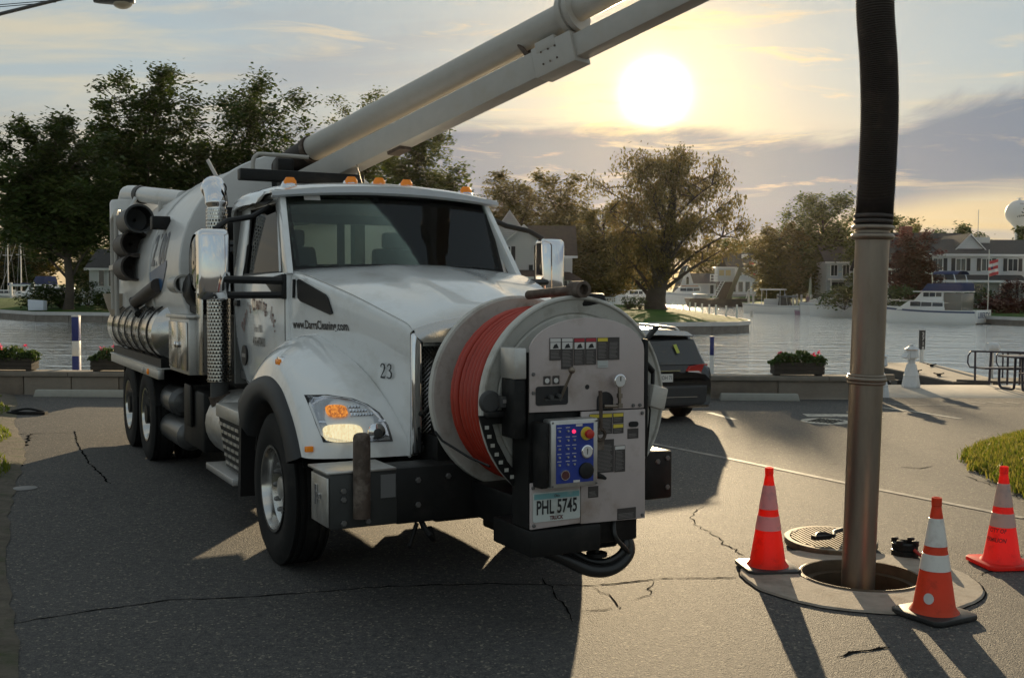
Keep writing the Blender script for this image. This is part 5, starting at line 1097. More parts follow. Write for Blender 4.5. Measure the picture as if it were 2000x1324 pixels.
ctr = [(-95, 118), (-60, 112), (-45, 108), (-38, 103), (-30, 100), (-20, 97), (-8, 94), (0, 91), (5, 89), (8, 88), (9, 88), (10, 89), (10.5, 90), (10.5, 93), (11, 102), (10, 112), (6, 116), (-2, 118), (-40, 125), (-95, 130)]
land('peninsula', pen, ctr, -0.15, 0.25, lawnm); lc = MB().add([(x, y, 0.25) for x, y in ctr], [tuple(range(len(ctr)))]).build('peninsula_lawn', lawnm, smooth=0); tag(lc, kind='structure')
bw = empty('bank_revetment', (0, 70, 0), 0, 'timber faced bank wall with pale cap around the lawn peninsula', 'wall')
def bank(edge, parent, zt, oy=70, panel=2.4, cap=True):
    acc = []
    for i in range(len(edge) - 1):
        a, c = Vector((*edge[i], 0)), Vector((*edge[i + 1], 0)); d = c - a; n = max(1, int(d.length / panel)); rz = atan2(d.y, d.x)
        for k in range(n):
            p = a + d * (k / n); l = d.length / n
            o = MB().box(0.02, l - 0.02, -0.06, 0.14, WATER - 0.5, zt - 0.28).build('wall_panel', bankm, parent, smooth=0, loc=(p.x, p.y - oy, 0), rot=(0, 0, rz))
        if cap: MB().box(-0.05, d.length + 0.05, -0.14, 0.30, zt - 0.28, zt - 0.02).build('wall_cap', bankcap, parent, smooth=0, loc=(a.x, a.y - oy, 0), rot=(0, 0, rz))
bank(pen[2:16], bw, -0.13)
far = [(130, 74), (90, 74), (60, 76), (48, 80), (41.5, 86.5), (39.8, 91.5), (36.5, 99), (37, 114), (34, 132), (37, 177), (34, 212), (18, 240), (-20, 255), (-60, 240), (-90, 205), (-140, 190), (-300, 180)]
fin = [(300, 200), (260, 240), (220, 260), (190, 280), (150, 300), (130, 310), (110, 320), (100, 330), (90, 340), (80, 350), (60, 360), (30, 380), (-20, 400), (-80, 400), (-150, 380), (-220, 340), (-500, 300)]
land('far_bank', far, fin, -0.2, 1.2, lawnm)
fl = MB().grid([[(x, y, 1.2) for x, y in fin], [(x * 1.2, y * 1.7, 2.0) for x, y in fin]]).build('far_land', lawnm); tag(fl, kind='structure')
bw2 = empty('far_revetment', (60, 90, 0), 0, 'dark bank wall below the white house across the water', 'wall')
bank([(p[0] - 60, p[1] - 90) for p in far[1:8]], bw2, -0.18, 0, 3.0)
# ---------------------------------------------------------------- manhole
sink = empty('manhole', (HC.x, HC.y, 0), 0, 'open manhole with concrete collar and iron frame under the suction tube', 'manhole')
padm = mat('collar_concrete', (0.30, 0.26, 0.215), 0.85, noise=0.22, nscale=9, dirt=(0.15, 0.115, 0.085), dscale=3.5, dlo=0.48, dhi=0.72, bump=0.004, bscale=70)
b = MB(); rnd = random.Random(3)
def rg(r, z, j=0): return [((r + (rnd.uniform(-j, j) if j else 0)) * cos(2 * pi * k / 64), (r + (rnd.uniform(-j, j) if j else 0)) * sin(2 * pi * k / 64) - 0.03 * (r > .6), z) for k in range(64)]
o1 = [(0.77 + 0.004 * sin(3 * a + 1) + 0.004 * sin(11 * a) + rnd.uniform(-.006, .006)) for a in [2 * pi * k / 64 for k in range(64)]]
R1 = [(o1[k] * cos(2 * pi * k / 64) - 0.03, o1[k] * sin(2 * pi * k / 64) - 0.05, 0.004) for k in range(64)]
R2 = [(p[0] * 0.985, p[1] * 0.985, 0.016) for p in R1]
b.rings([R1, R2, rg(0.41, 0.018), rg(0.405, -0.1)], False, False).build('concrete_collar', padm, sink, smooth=40)
crk = [(p[0] * 1.012, p[1] * 1.012, 0.0042) for p in R1]; crk2 = [(p[0] * 0.995, p[1] * 0.995, 0.0046) for p in R1]
MB().rings([crk, crk2], False, False).build('collar_joint', crackm, sink, smooth=0)
ironm = mat('cast_iron', (0.10, 0.075, 0.05), 0.55, 0.6, noise=0.3, nscale=12, bump=0.002, bscale=60)
MB().rings([rg(0.405, -0.12), rg(0.405, 0.020), rg(0.392, 0.026), rg(0.38, 0.024), rg(0.376, 0.0), rg(0.372, -0.045), rg(0.335, -0.05), rg(0.33, -0.14), rg(0.34, -0.2)], False, False).build('iron_frame', ironm, sink, smooth=30)
MB().rings([rg(0.34, -0.2), rg(0.55, -0.8), rg(0.6, -2.5)], False, False).build('shaft', mat('shaft_brick', (0.06, 0.045, 0.03), 0.9, noise=0.4, nscale=9), sink); MB().lathe([(0.7, 0), (0.001, 0.0)], (0, 0, -2.4), 'z', 24).build('sewer_water', mat('sewer_water', (0.01, 0.01, 0.01), 0.1), sink)
# cover lying beside it
cv = empty('manhole_cover', (2.41, 8.02, 0.045), 0.3, 'round ribbed iron manhole cover lying behind the open manhole', 'manhole cover'); cv.rotation_euler = (R(2.5), R(-1.0), 0.25)
cvm = mat('cover_iron', (0.20, 0.165, 0.12), 0.45, 0.7, noise=0.2, nscale=9, dirt=(0.09, 0.06, 0.04), dscale=6)
MB().lathe([(0.30, -0.035), (0.335, -0.03), (0.34, -0.02), (0.34, 0.018), (0.335, 0.022), (0.30, 0.022), (0.297, 0.012), (0.01, 0.012)], (0, 0, 0), 'z', 48).build('disc', cvm, cv)
for k in range(-9, 10):
    y = k * 0.03; w = sqrt(max(0, 0.29 ** 2 - y * y))
    MB().box(y - 0.008, y + 0.008, -w, w, 0.012, 0.023).build('rib', cvm, cv, smooth=0)
for a in (0.6, 2.2, 3.9, 5.4): MB().box(-0.014, 0.014, -0.03, 0.03, 0.02, 0.025).build('pick_slot', ink, cv, loc=(0.29 * cos(a), 0.29 * sin(a), 0), rot=(0, 0, a))
hk = MB().tube(cat1([(-0.14, -0.09, 0.02), (-0.10, -0.05, 0.03), (-0.04, -0.06, 0.03), (0.0, -0.1, 0.02), (0.06, -0.03, 0.03), (0.2, 0.06, 0.02)], 4), 0.016, 8).box(-0.16, -0.02, -0.11, -0.05, 0.0, 0.03).build('lid_hook', blackm, None, loc=(2.36, 8.0, 0.085), rot=(0, 0, 0.35)); tag(hk, 'black steel lid hook lying on the manhole cover', 'tool')
# coupling behind the worn cone
cp = empty('hose_coupling', (2.86, 7.72, 0.0), 0.4, 'black hose coupling with a red strap behind the worn orange cone', 'coupling')
MB().lathe([(0.075, 0.0), (0.095, 0.005), (0.095, 0.05), (0.085, 0.055), (0.09, 0.06), (0.09, 0.10), (0.07, 0.11), (0.06, 0.06)], (0, 0, 0), 'z', 24).build('collar', blackm, cp)
for a in (0.3, 1.9, 3.5, 5.0): MB().box(0.06, 0.10, -0.02, 0.02, 0.09, 0.13).build('lug', blackm, cp, rot=(0, 0, a), bevel=0.006)
MB().tube(cat1([(0.0, -0.09, 0.07), (0.02, -0.16, 0.03), (0.0, -0.24, 0.02), (0.02, -0.3, 0.022)], 5), 0.012, 6).build('red_strap', mat('strap_red', (0.35, 0.03, 0.02), 0.6), cp)
MB().tube(cat1([(-0.02, -0.36, 0.02), (-0.01, -0.34, 0.08), (0.02, -0.32, 0.10), (0.05, -0.33, 0.02)], 4), 0.018, 8).build('strap_handle', blackm, cp)
# ---------------------------------------------------------------- traffic cones
def plastic(name, c, tr=0.35, rough=0.4):
    mt = bpy.data.materials.new(name); MAT[name] = mt; mt.use_nodes = True; N = mt.node_tree.nodes; L = mt.node_tree.links; b = N['Principled BSDF']
    b.inputs['Base Color'].default_value = (*c, 1); b.inputs['Roughness'].default_value = rough; out = [n for n in N if n.type == 'OUTPUT_MATERIAL'][0]
    tc_ = N.new('ShaderNodeTexCoord'); nz_ = N.new('ShaderNodeTexNoise'); nz_.inputs['Scale'].default_value = 9.0; nz_.inputs['Detail'].default_value = 9; nz_.inputs['Roughness'].default_value = .7; L.new(tc_.outputs['Object'], nz_.inputs['Vector']); mr_ = N.new('ShaderNodeMapRange'); L.new(nz_.outputs[0], mr_.inputs[0]); mr_.inputs[1].default_value = .52; mr_.inputs[2].default_value = .8
    dx = N.new('ShaderNodeMix'); dx.data_type = 'RGBA'; L.new(mr_.outputs[0], dx.inputs[0]); dx.inputs[6].default_value = (*c, 1); dx.inputs[7].default_value = (c[0] * .45, c[1] * .6, c[2] * .7, 1); L.new(dx.outputs[2], b.inputs['Base Color'])
    t = N.new('ShaderNodeBsdfTranslucent'); L.new(dx.outputs[2], t.inputs[0]); mx = N.new('ShaderNodeMixShader'); mx.inputs[0].default_value = tr
    L.new(b.outputs[0], mx.inputs[1]); L.new(t.outputs[0], mx.inputs[2]); L.new(mx.outputs[0], out.inputs[0]); return mt
neon = plastic('cone_neon', (0.95, 0.055, 0.025), 0.55); worn = plastic('cone_worn', (0.72, 0.075, 0.02), 0.35, 0.5); neonp = plastic('cone_pink_red', (0.95, 0.05, 0.035), 0.5)
refl_pink = plastic('band_pinkish', (0.72, 0.50, 0.50), 0.35); refl_white = mat('band_white', (0.72, 0.70, 0.66), 0.35, dirt=(0.5, 0.46, 0.42), dscale=8); refl_grey = plastic('band_silver', (0.55, 0.48, 0.42), 0.25)
def cone(p, rz, body, band, basem, label, h=0.71, base_h=0.035, bs=0.185):
    r0, r1 = 0.125, 0.026
    c = empty('traffic_cone', (p.x, p.y, gz(p.y)), rz, label, 'traffic cone', 'cones around the manhole')
    def rad(z): return r0 + (r1 - r0) * (z - base_h) / (h - 0.045 - base_h)
    MB().prism([(bs * x, bs * y) for x, y in ((-1, -.8), (-.8, -1), (.8, -1), (1, -.8), (1, .8), (.8, 1), (-.8, 1), (-1, .8))], 0.006, base_h, 'z').build('base', basem, c, bevel=0.006)
    for x in (-.7, .7):
        for y in (-.7, .7): MB().box(bs * x - .03, bs * x + .03, bs * y - .03, bs * y + .03, 0, 0.008).build('foot', basem, c)
    MB().lathe([(r0 + 0.02, base_h - 0.002), (r0 + 0.008, base_h + 0.012), (rad(base_h + 0.03), base_h + 0.03), (rad(h * .70), h * .70), (rad(h - 0.05), h - 0.05), (r1 + 0.004, h - 0.045), (r1 + 0.003, h - 0.04), (r1 + 0.003, h), (r1 - 0.006, h), (r1 - 0.008, h - 0.06)], (0, 0, 0), 'z', 36, False, False).build('shell', body, c, smooth=40)
    for za, zb in ((0.60, 0.83), (0.40, 0.535)):
        z0, z1 = za * h, zb * h; MB().lathe([(rad(z0) + 0.001, z0), (rad(z0) + 0.0025, z0 + 0.001), (rad(z1) + 0.0025, z1 - 0.001), (rad(z1) + 0.001, z1)], (0, 0, 0), 'z', 36, False, False).build('reflective_band', band, c)
    return c, rad
blackbase = mat('cone_base_black', (0.02, 0.02, 0.02), 0.5, dirt=(0.07, 0.065, 0.06), dscale=6)
c1, _ = cone(gp(1499, 1112), 0.10, neon, refl_pink, blackbase, 'bright red cone with pinkish bands and black base nearest the truck')
c2, rad2 = cone(gp(1824, 1203), 0.5, worn, refl_white, blackbase, 'scuffed orange cone with white bands, sticker and black base, closest of the three')
c3, rad3 = cone(gp(1956, 1103), 0.12, neonp, refl_grey, neonp, 'red cone with silver bands, red base and black lettering beside the lawn', 0.70)
def wrap(parent, body, z, h, rad, a0, mt, bold=0.02, sx=0.8):
    g = text_mb(body, h, bold=bold, sx=sx); nv = []
    for x, y, _ in g.v:
        zz = z + y; r = rad(zz) + 0.002; a = a0 + x / r; nv.append((r * cos(a), r * sin(a), zz))
    g.v = nv; g.build('lettering', mt, parent, smooth=0)
wrap(c3, 'CITY OF', 0.245, 0.028, rad3, R(-97) - 1.45, ink); wrap(c3, 'VERMILION', 0.180, 0.028, rad3, R(-97) - 1.75, ink)
g = []; z0 = 0.13
pts = []
for k in range(16):
    t = 2 * pi * k / 16; zz = z0 + 0.032 * sin(t); r = rad2(zz) + 0.003; a = R(-128) - 0.5 + 0.030 * cos(t) / r; pts.append((r * cos(a), r * sin(a), zz))
rc_ = rad2(z0) + 0.0035; a = R(-128) - 0.5; pts.append((rc_ * cos(a), rc_ * sin(a), z0)); MB().add(pts, [(k, (k + 1) % 16, 16) for k in range(16)]).build('round_sticker', stkw, c2, smooth=0)
# ---------------------------------------------------------------- parked people carrier
def van():
    v = empty('parked_van', (2.30, 16.15, gz(17.0)), R(19), 'dark grey people carrier parked facing the water beyond the reel', 'van')
    paint = mat('van_paint', (0.022, 0.022, 0.024), 0.2, 0.4, coat=0.6); gl = glass_mat('van_glass', (0.20, 0.20, 0.20), 0.03)
    # y: 0 at the rear bumper, forward is +y; sections across x
    W = 0.99
    def sec(y, zb, zs, zr, ws, wr, wb=0.93):
        return [(-wb * W, y, zb), (-W * ws, y, zb + 0.18), (-W * ws * 1.0, y, zs - 0.1), (-W * ws * 0.975, y, zs), (-W * wr * 1.04, y, zr - 0.12), (-W * wr * 0.93, y, zr - 0.02), (-W * wr * 0.5, y, zr + 0.02), (0, y, zr + 0.03), (W * wr * 0.5, y, zr + 0.02), (W * wr * 0.93, y, zr - 0.02), (W * wr * 1.04, y, zr - 0.12), (W * ws * 0.975, y, zs), (W * ws, y, zs - 0.1), (W * ws, y, zb + 0.18), (W * wb, y, zb)]
    secs = [sec(0.02, 0.42, 0.86, 0.92, 0.86, 0.82, 0.82), sec(0.0, 0.34, 0.86, 0.95, 0.93, 0.88, 0.88), sec(0.06, 0.30, 0.98, 1.08, 0.97, 0.90), sec(0.10, 0.28, 1.05, 1.20, 0.985, 0.86), sec(0.30, 0.25, 1.08, 1.62, 0.99, 0.75), sec(0.48, 0.22, 1.08, 1.72, 1.0, 0.74), sec(1.2, 0.22, 1.08, 1.77, 1.0, 0.76), sec(2.4, 0.22, 1.08, 1.78, 1.0, 0.77), sec(3.2, 0.22, 1.08, 1.68, 1.0, 0.75), sec(4.1, 0.22, 1.02, 1.06, 0.98, 0.86), sec(4.9, 0.24, 0.82, 0.88, 0.93, 0.8), sec(5.15, 0.3, 0.7, 0.74, 0.8, 0.6)]
    MB().rings(secs, True, True, close=True).build('body', paint, v, smooth=40)
    # rear window, tail lamps, bumper, plate
    def rw(s, t, o): return (s * (0.80 - 0.08 * t), 0.085 + 0.225 * t - o - 0.012 * (1 - s * s), 1.12 + 0.47 * t)
    MB().sheet([[rw(-1 + 2 * j / 8, i / 4, 0.02) for j in range(9)] for i in range(5)], 0.006).build('rear_window', mat('van_window_dark', (0.03, 0.035, 0.04), 0.06, spec=0.8), v)
    MB().box(-0.03, 0.03, -0.004, 0.0, -0.09, 0.09).build('window_sticker', mat('sticker_lime', (0.45, 0.5, 0.08), 0.5), v, loc=(0.31, 0.15, 1.42), rot=(R(-25), R(-12), 0), smooth=0)
    MB().sheet([[(-0.70, 0.24, 1.64), (0, 0.19, 1.67), (0.70, 0.24, 1.64)], [(-0.70, 0.5, 1.72), (0, 0.5, 1.775), (0.70, 0.5, 1.72)]], 0.02).build('spoiler', paint, v)
    MB().cyl((-0.35, 0.055, 1.14), (0.18, 0.085, 1.16), 0.012).build('rear_wiper', blackp, v)
    red = mat('tail_red', (0.45, 0.02, 0.015), 0.15, coat=0.5); 
    for s in (-1, 1):
        tl = [(s * 0.42, -0.0, 1.00), (s * 0.50, 0.0, 1.09), (s * 0.75, 0.03, 1.13), (s * 0.93, 0.16, 1.125), (s * 0.96, 0.24, 1.05), (s * 0.95, 0.2, 0.97), (s * 0.7, 0.01, 0.95)]
        MB().add([(x, y - 0.03, z) for x, y, z in tl] + [(x, y + 0.1, z) for x, y, z in tl], [tuple(range(7)), tuple(range(13, 6, -1))] + [(i, i + 7, (i + 1) % 7 + 7, (i + 1) % 7) for i in range(7)]).build('tail_lamp', red, v, bevel=0.01)
        MB().hexa([(s * 0.46, -0.034, 0.985), (s * 0.72, -0.026, 0.96), (s * 0.72, 0.0, 0.96), (s * 0.46, 0.0, 0.985)], [(s * 0.46, -0.032, 1.0), (s * 0.66, -0.024, 1.0), (s * 0.66, 0.0, 1.0), (s * 0.46, 0.0, 1.0)]).build('reversing_lamp', stkw, v)
        for y in (0.98, 4.05):
            w = empty('wheel', (0, 0, 0)); w.parent = v; w.location = (s * 0.85, y, 0.33)
            MB().lathe([(0.22, -0.10), (0.32, -0.11), (0.34, -0.08), (0.34, 0.08), (0.32, 0.11), (0.22, 0.10)], (0, 0, 0), 'x', 28).build('tyre', rubber, w); MB().lathe([(0.22, 0.08 * s), (0.2, 0.06 * s), (0.05, 0.09 * s)], (0, 0, 0), 'x', 24).build('rim', alud, w)
        MB().box(s * 0.30 - 0.13, s * 0.30 + 0.13, -0.035, -0.01, 0.455, 0.475).build('bumper_reflector', red, v)
        MB().tube([(s * 0.66, 0.7, 1.74), (s * 0.66, 0.85, 1.80), (s * 0.66, 2.3, 1.82), (s * 0.66, 2.5, 1.76)], 0.018, 6).build('roof_rail', alud, v)
        MB().box(s * 1.0 - 0.09, s * 1.0 + 0.09, 3.2, 3.3, 1.08, 1.22).build('door_mirror', paint, v, bevel=0.02)
        MB().sheet([[(s * 0.985, 0.55, 1.11), (s * 0.985, 3.4, 1.11)], [(s * 0.80, 0.75, 1.58), (s * 0.80, 3.0, 1.60)]], 0.004).build('side_window', mat('van_window_dark', (0, 0, 0)), v)
    MB().rings([[(-0.95, 0.0 + 0.2, z), (-0.86, 0.02, z), (-0.5, -0.045, z), (0.5, -0.045, z), (0.86, 0.02, z), (0.95, 0.2, z), (0.9, 0.4, z), (-0.9, 0.4, z)] for z in (0.34, 0.40, 0.66, 0.72)]).build('bumper', mat('bumper_black', (0.03, 0.03, 0.032), 0.45), v, bevel=0.01)
    MB().box(-0.62, 0.62, -0.056, -0.045, 0.50, 0.515).build('chrome_strip', chrome, v)
    MB().box(-0.45, 0.30, -0.02, 0.0, 1.0, 1.02).build('tailgate_strip', chrome, v)
    pl = MB().box(-0.1525, 0.1525, -0.026, -0.018, 0.80, 0.955).build('licence_plate', mat('van_plate', (0.6, 0.6, 0.58), 0.5), v)
    t = text_mb('SBDH 71', 0.075, bold=0.01); k = 0.26 / width(t); t.v = [(p[0] * k, p[1], 0) for p in t.v]; t.xf(frame((-0.13, -0.0225, 0.845), (1, 0, 0), (0, 0, 1))).build('plate_number', ink, pl, smooth=0)
    MB().lathe([(0.02, 0), (0.01, 0.06), (0.004, 0.09)], (0.0, 0.75, 1.80), 'z', 8).build('antenna', blackp, v); v.scale = (0.86, 0.90, 0.79)
    return v
vn = van()
# ---------------------------------------------------------------- wheel stops
for (xa, xb, y0, lab) in ((3.88, 5.36, 19.9, 'pale concrete wheel stop in front of the stone wall, beside the van'), (-8.85, -6.9, 19.8, 'long concrete wheel stop by the wall behind the truck tank')):
    ws_ = MB().hexa([(xa, y0, 0), (xb, y0, 0), (xb, y0 + .18, 0), (xa, y0 + .18, 0)], [(xa + .03, y0 + .03, 0.13), (xb - .03, y0 + .03, 0.13), (xb - .03, y0 + .15, 0.13), (xa + .03, y0 + .15, 0.13)]).build('wheel_stop', mat('stop_concrete', (0.30, 0.30, 0.27), 0.85, noise=0.1), bevel=0.01, loc=(0, 0, gz(y0))); tag(ws_, lab, 'wheel stop', 'wheel stops along the sea wall')
# ---------------------------------------------------------------- blue and white mooring posts
bluem = mat('post_blue', (0.02, 0.03, 0.16), 0.45); postw = mat('post_white', (0.62, 0.62, 0.60), 0.5)
def post(p, bands, w, lab, top):
    o = empty('mooring_post', (p.x, p.y, WATER), 0, lab, 'post', 'posts standing in the water'); z = -0.6
    for h, mt in bands: MB().box(-w / 2, w / 2, -w / 2, w / 2, z, h - WATER).build('painted_band', mt, o, bevel=0.004); z = h - WATER
    MB().box(-w / 2 - .005, w / 2 + .005, -w / 2 - .005, w / 2 + .005, z, z + 0.03).build('cap', top, o)
post(at(149, 660, 21.4), [(0.52, bluem), (0.82, postw), (1.30, bluem)], 0.13, 'blue post with a white middle band behind the wall near the tank', postw)
post(at(1390, 700, 21.6), [(0.60, postw), (0.95, bluem)], 0.075, 'slim blue topped white post behind the wall by the van', bluem)
# ---------------------------------------------------------------- flower boxes on the wall
woodd = mat('planter_wood', (0.05, 0.04, 0.03), 0.8, noise=0.3, nscale=5); leafd = leaf_mat('geranium_leaf', (0.03, 0.06, 0.015), (0.07, 0.10, 0.03), 0.3); petal = leaf_mat('geranium_petal', (0.55, 0.05, 0.09), (0.65, 0.22, 0.25), 0.4)
def quads(pts, s, mt, name, parent, seed=0, up=0.3):
    rnd = random.Random(seed); vs = []; fs = []
    for p in pts:
        a = Vector((rnd.gauss(0, 1), rnd.gauss(0, 1), rnd.gauss(0, 1))).normalized(); c = a.orthogonal().normalized(); e = a.cross(c); q = s * rnd.uniform(.6, 1.3); k = len(vs)
        c = c * cos(rnd.uniform(0, 6)) + e * sin(rnd.uniform(0, 6)); c.normalize(); e = a.cross(c)
        vs += [tuple(p + c * q), tuple(p + e * q * .62), tuple(p - c * q), tuple(p - e * q * .62)]; fs.append((k, k + 1, k + 2, k + 3))
    me = bpy.data.meshes.new(name); me.from_pydata(vs, [], fs); me.materials.append(mt); o = bpy.data.objects.new(name, me); col.objects.link(o); o.parent = parent; return o
def planter(x, y, w, lab, seed, nfl):
    o = empty('flower_box', (x, y, 0.29), 0, lab, 'flower box', 'flower boxes on the sea wall'); rnd = random.Random(seed)
    for k in range(3): MB().hexa([(-w / 2, -.16, .03 + k * .075), (w / 2, -.16, .03 + k * .075), (w / 2, .16, .03 + k * .075), (-w / 2, .16, .03 + k * .075)], [(-w / 2 - .008, -.167, .10 + k * .075), (w / 2 + .008, -.167, .10 + k * .075), (w / 2 + .008, .167, .10 + k * .075), (-w / 2 - .008, .167, .10 + k * .075)]).build('board', woodd, o)
    for s in (-1, 1): MB().box(s * w * .42 - .04, s * w * .42 + .04, -.14, .14, 0, .03).build('foot', woodd, o)
    pts = [Vector((rnd.uniform(-w * .55, w * .55), rnd.uniform(-.2, .2), 0)) for _ in range(1500)]
    for p in pts: p.z = .2 + rnd.random() ** .7 * (.24 * (1 - (p.x / (w * .6)) ** 2) ** .6 + .04 * sin(p.x * 17)); 
    quads(pts, .035, leafd, 'leaves', o, seed)
    for k in range(nfl):
        fx = rnd.uniform(-w * .5, w * .5); c = Vector((fx, rnd.uniform(-.15, .12), .34 + rnd.random() * .14)); MB().cyl((c.x, c.y, .2), c, .004, n=4).build('stem', leafd, o)
        quads([c + Vector((rnd.gauss(0, .022), rnd.gauss(0, .022), rnd.gauss(0, .018))) for _ in range(26)], .02, petal, 'blossom', o, seed + k)
planter(5.46, 20.52, 0.95, 'dark flower box of geraniums alone on the wall between van and steel tube', 21, 6); planter(-9.62, 20.52, 1.0, 'flower box of pink geraniums at the wall end in the corner', 22, 9); planter(-7.5, 20.52, 1.0, 'flower box of pink geraniums on the wall just behind the truck', 23, 10)
# utility covers
tag(MB().lathe([(0.001, 0.006), (0.10, 0.006), (0.105, 0.004), (0.12, 0.002)], (-4.68, 10.25, gz(10.25) + .004), 'z', 28, False, False).build('valve_cover', mat('cover_grey', (0.16, 0.16, 0.16), 0.5, 0.3)), 'small round valve cover in the shaded asphalt by the dirt edge', 'valve cover')
pc_ = gp(1612, 823); o = empty('storm_cover', (pc_.x, pc_.y, gz(pc_.y)), 0, 'white painted round drain cover in the parking area beyond the cones', 'drain cover')
MB().lathe([(0.001, 0.008), (0.36, 0.008), (0.37, 0.004)], (0, 0, 0), 'z', 40, False, False).build('rim', paintw, o)
for k in range(7): MB().box(-0.24, 0.24, -0.20 + k * 0.06, -0.17 + k * 0.06, 0.008, 0.013).build('slot', crackm, o, rot=(0, 0, 0.9))
tag(MB().box(-.3, .3, -.06, .06, 0, .05).tube(cat1([(-.25, 0, .05), (0, .02, .09), (.25, 0, .05)], 4), .02, 6).build('drain_hose', blackm, loc=(-7.6, 16.8, gz(16.8))), 'short dark hose offcut lying by the dirt edge', 'hose')
# ---------------------------------------------------------------- trees
barkm = mat('bark', (0.06, 0.048, 0.036), 0.95, noise=0.3, nscale=2.0, bump=0.04, bscale=5)
LEAF = {'dark': leaf_mat('leaf_dark', (0.022, 0.042, 0.010), (0.060, 0.085, 0.020), 0.30), 'mid': leaf_mat('leaf_mid', (0.035, 0.055, 0.012), (0.10, 0.115, 0.028), 0.38),
        'gold': leaf_mat('leaf_gold', (0.060, 0.060, 0.014), (0.14, 0.115, 0.03), 0.42), 'willow': leaf_mat('leaf_willow', (0.065, 0.062, 0.020), (0.14, 0.115, 0.040), 0.42), 'red': leaf_mat('leaf_red', (0.050, 0.018, 0.014), (0.10, 0.035, 0.022), 0.3)}
def leaves(name, tips, n_per, spread, size, mt, parent, rnd, droop=0.0, flat=0.7):
    vs = []; fs = []; ga = rnd.gauss; un = rnd.uniform
    for t, k in tips:
        sp = spread * k
        for _ in range(int(n_per * k)):
            x, y, z = t.x + ga(0, sp), t.y + ga(0, sp), t.z + ga(0, sp * flat)
            if droop: z -= abs(ga(0, droop))
            s = size * un(0.55, 1.3); a = un(0, 6.283); e = un(-1.1, 1.1)
            ux, uy, uz = cos(a) * s, sin(a) * s, sin(e) * s * 0.6; w = s * (0.36 if droop else 0.5); b2 = a + 1.57 + un(-.6, .6)
            vx, vy, vz = cos(b2) * w, sin(b2) * w, un(-.8, .8) * w
            if droop and un(0, 1) < .55: ux, uy, uz, = ux * 0.5, uy * 0.5, -s * 0.8
            q = len(vs); vs += [(x - ux, y - uy, z - uz), (x + vx, y + vy, z + vz), (x + ux, y + uy, z + uz), (x - vx, y - vy, z - vz)]; fs.append((q, q + 1, q + 2, q + 3))
    me = bpy.data.meshes.new(name); me.from_pydata(vs, [], fs); me.materials.append(mt); o = bpy.data.objects.new(name, me); col.objects.link(o); o.parent = parent
    return o
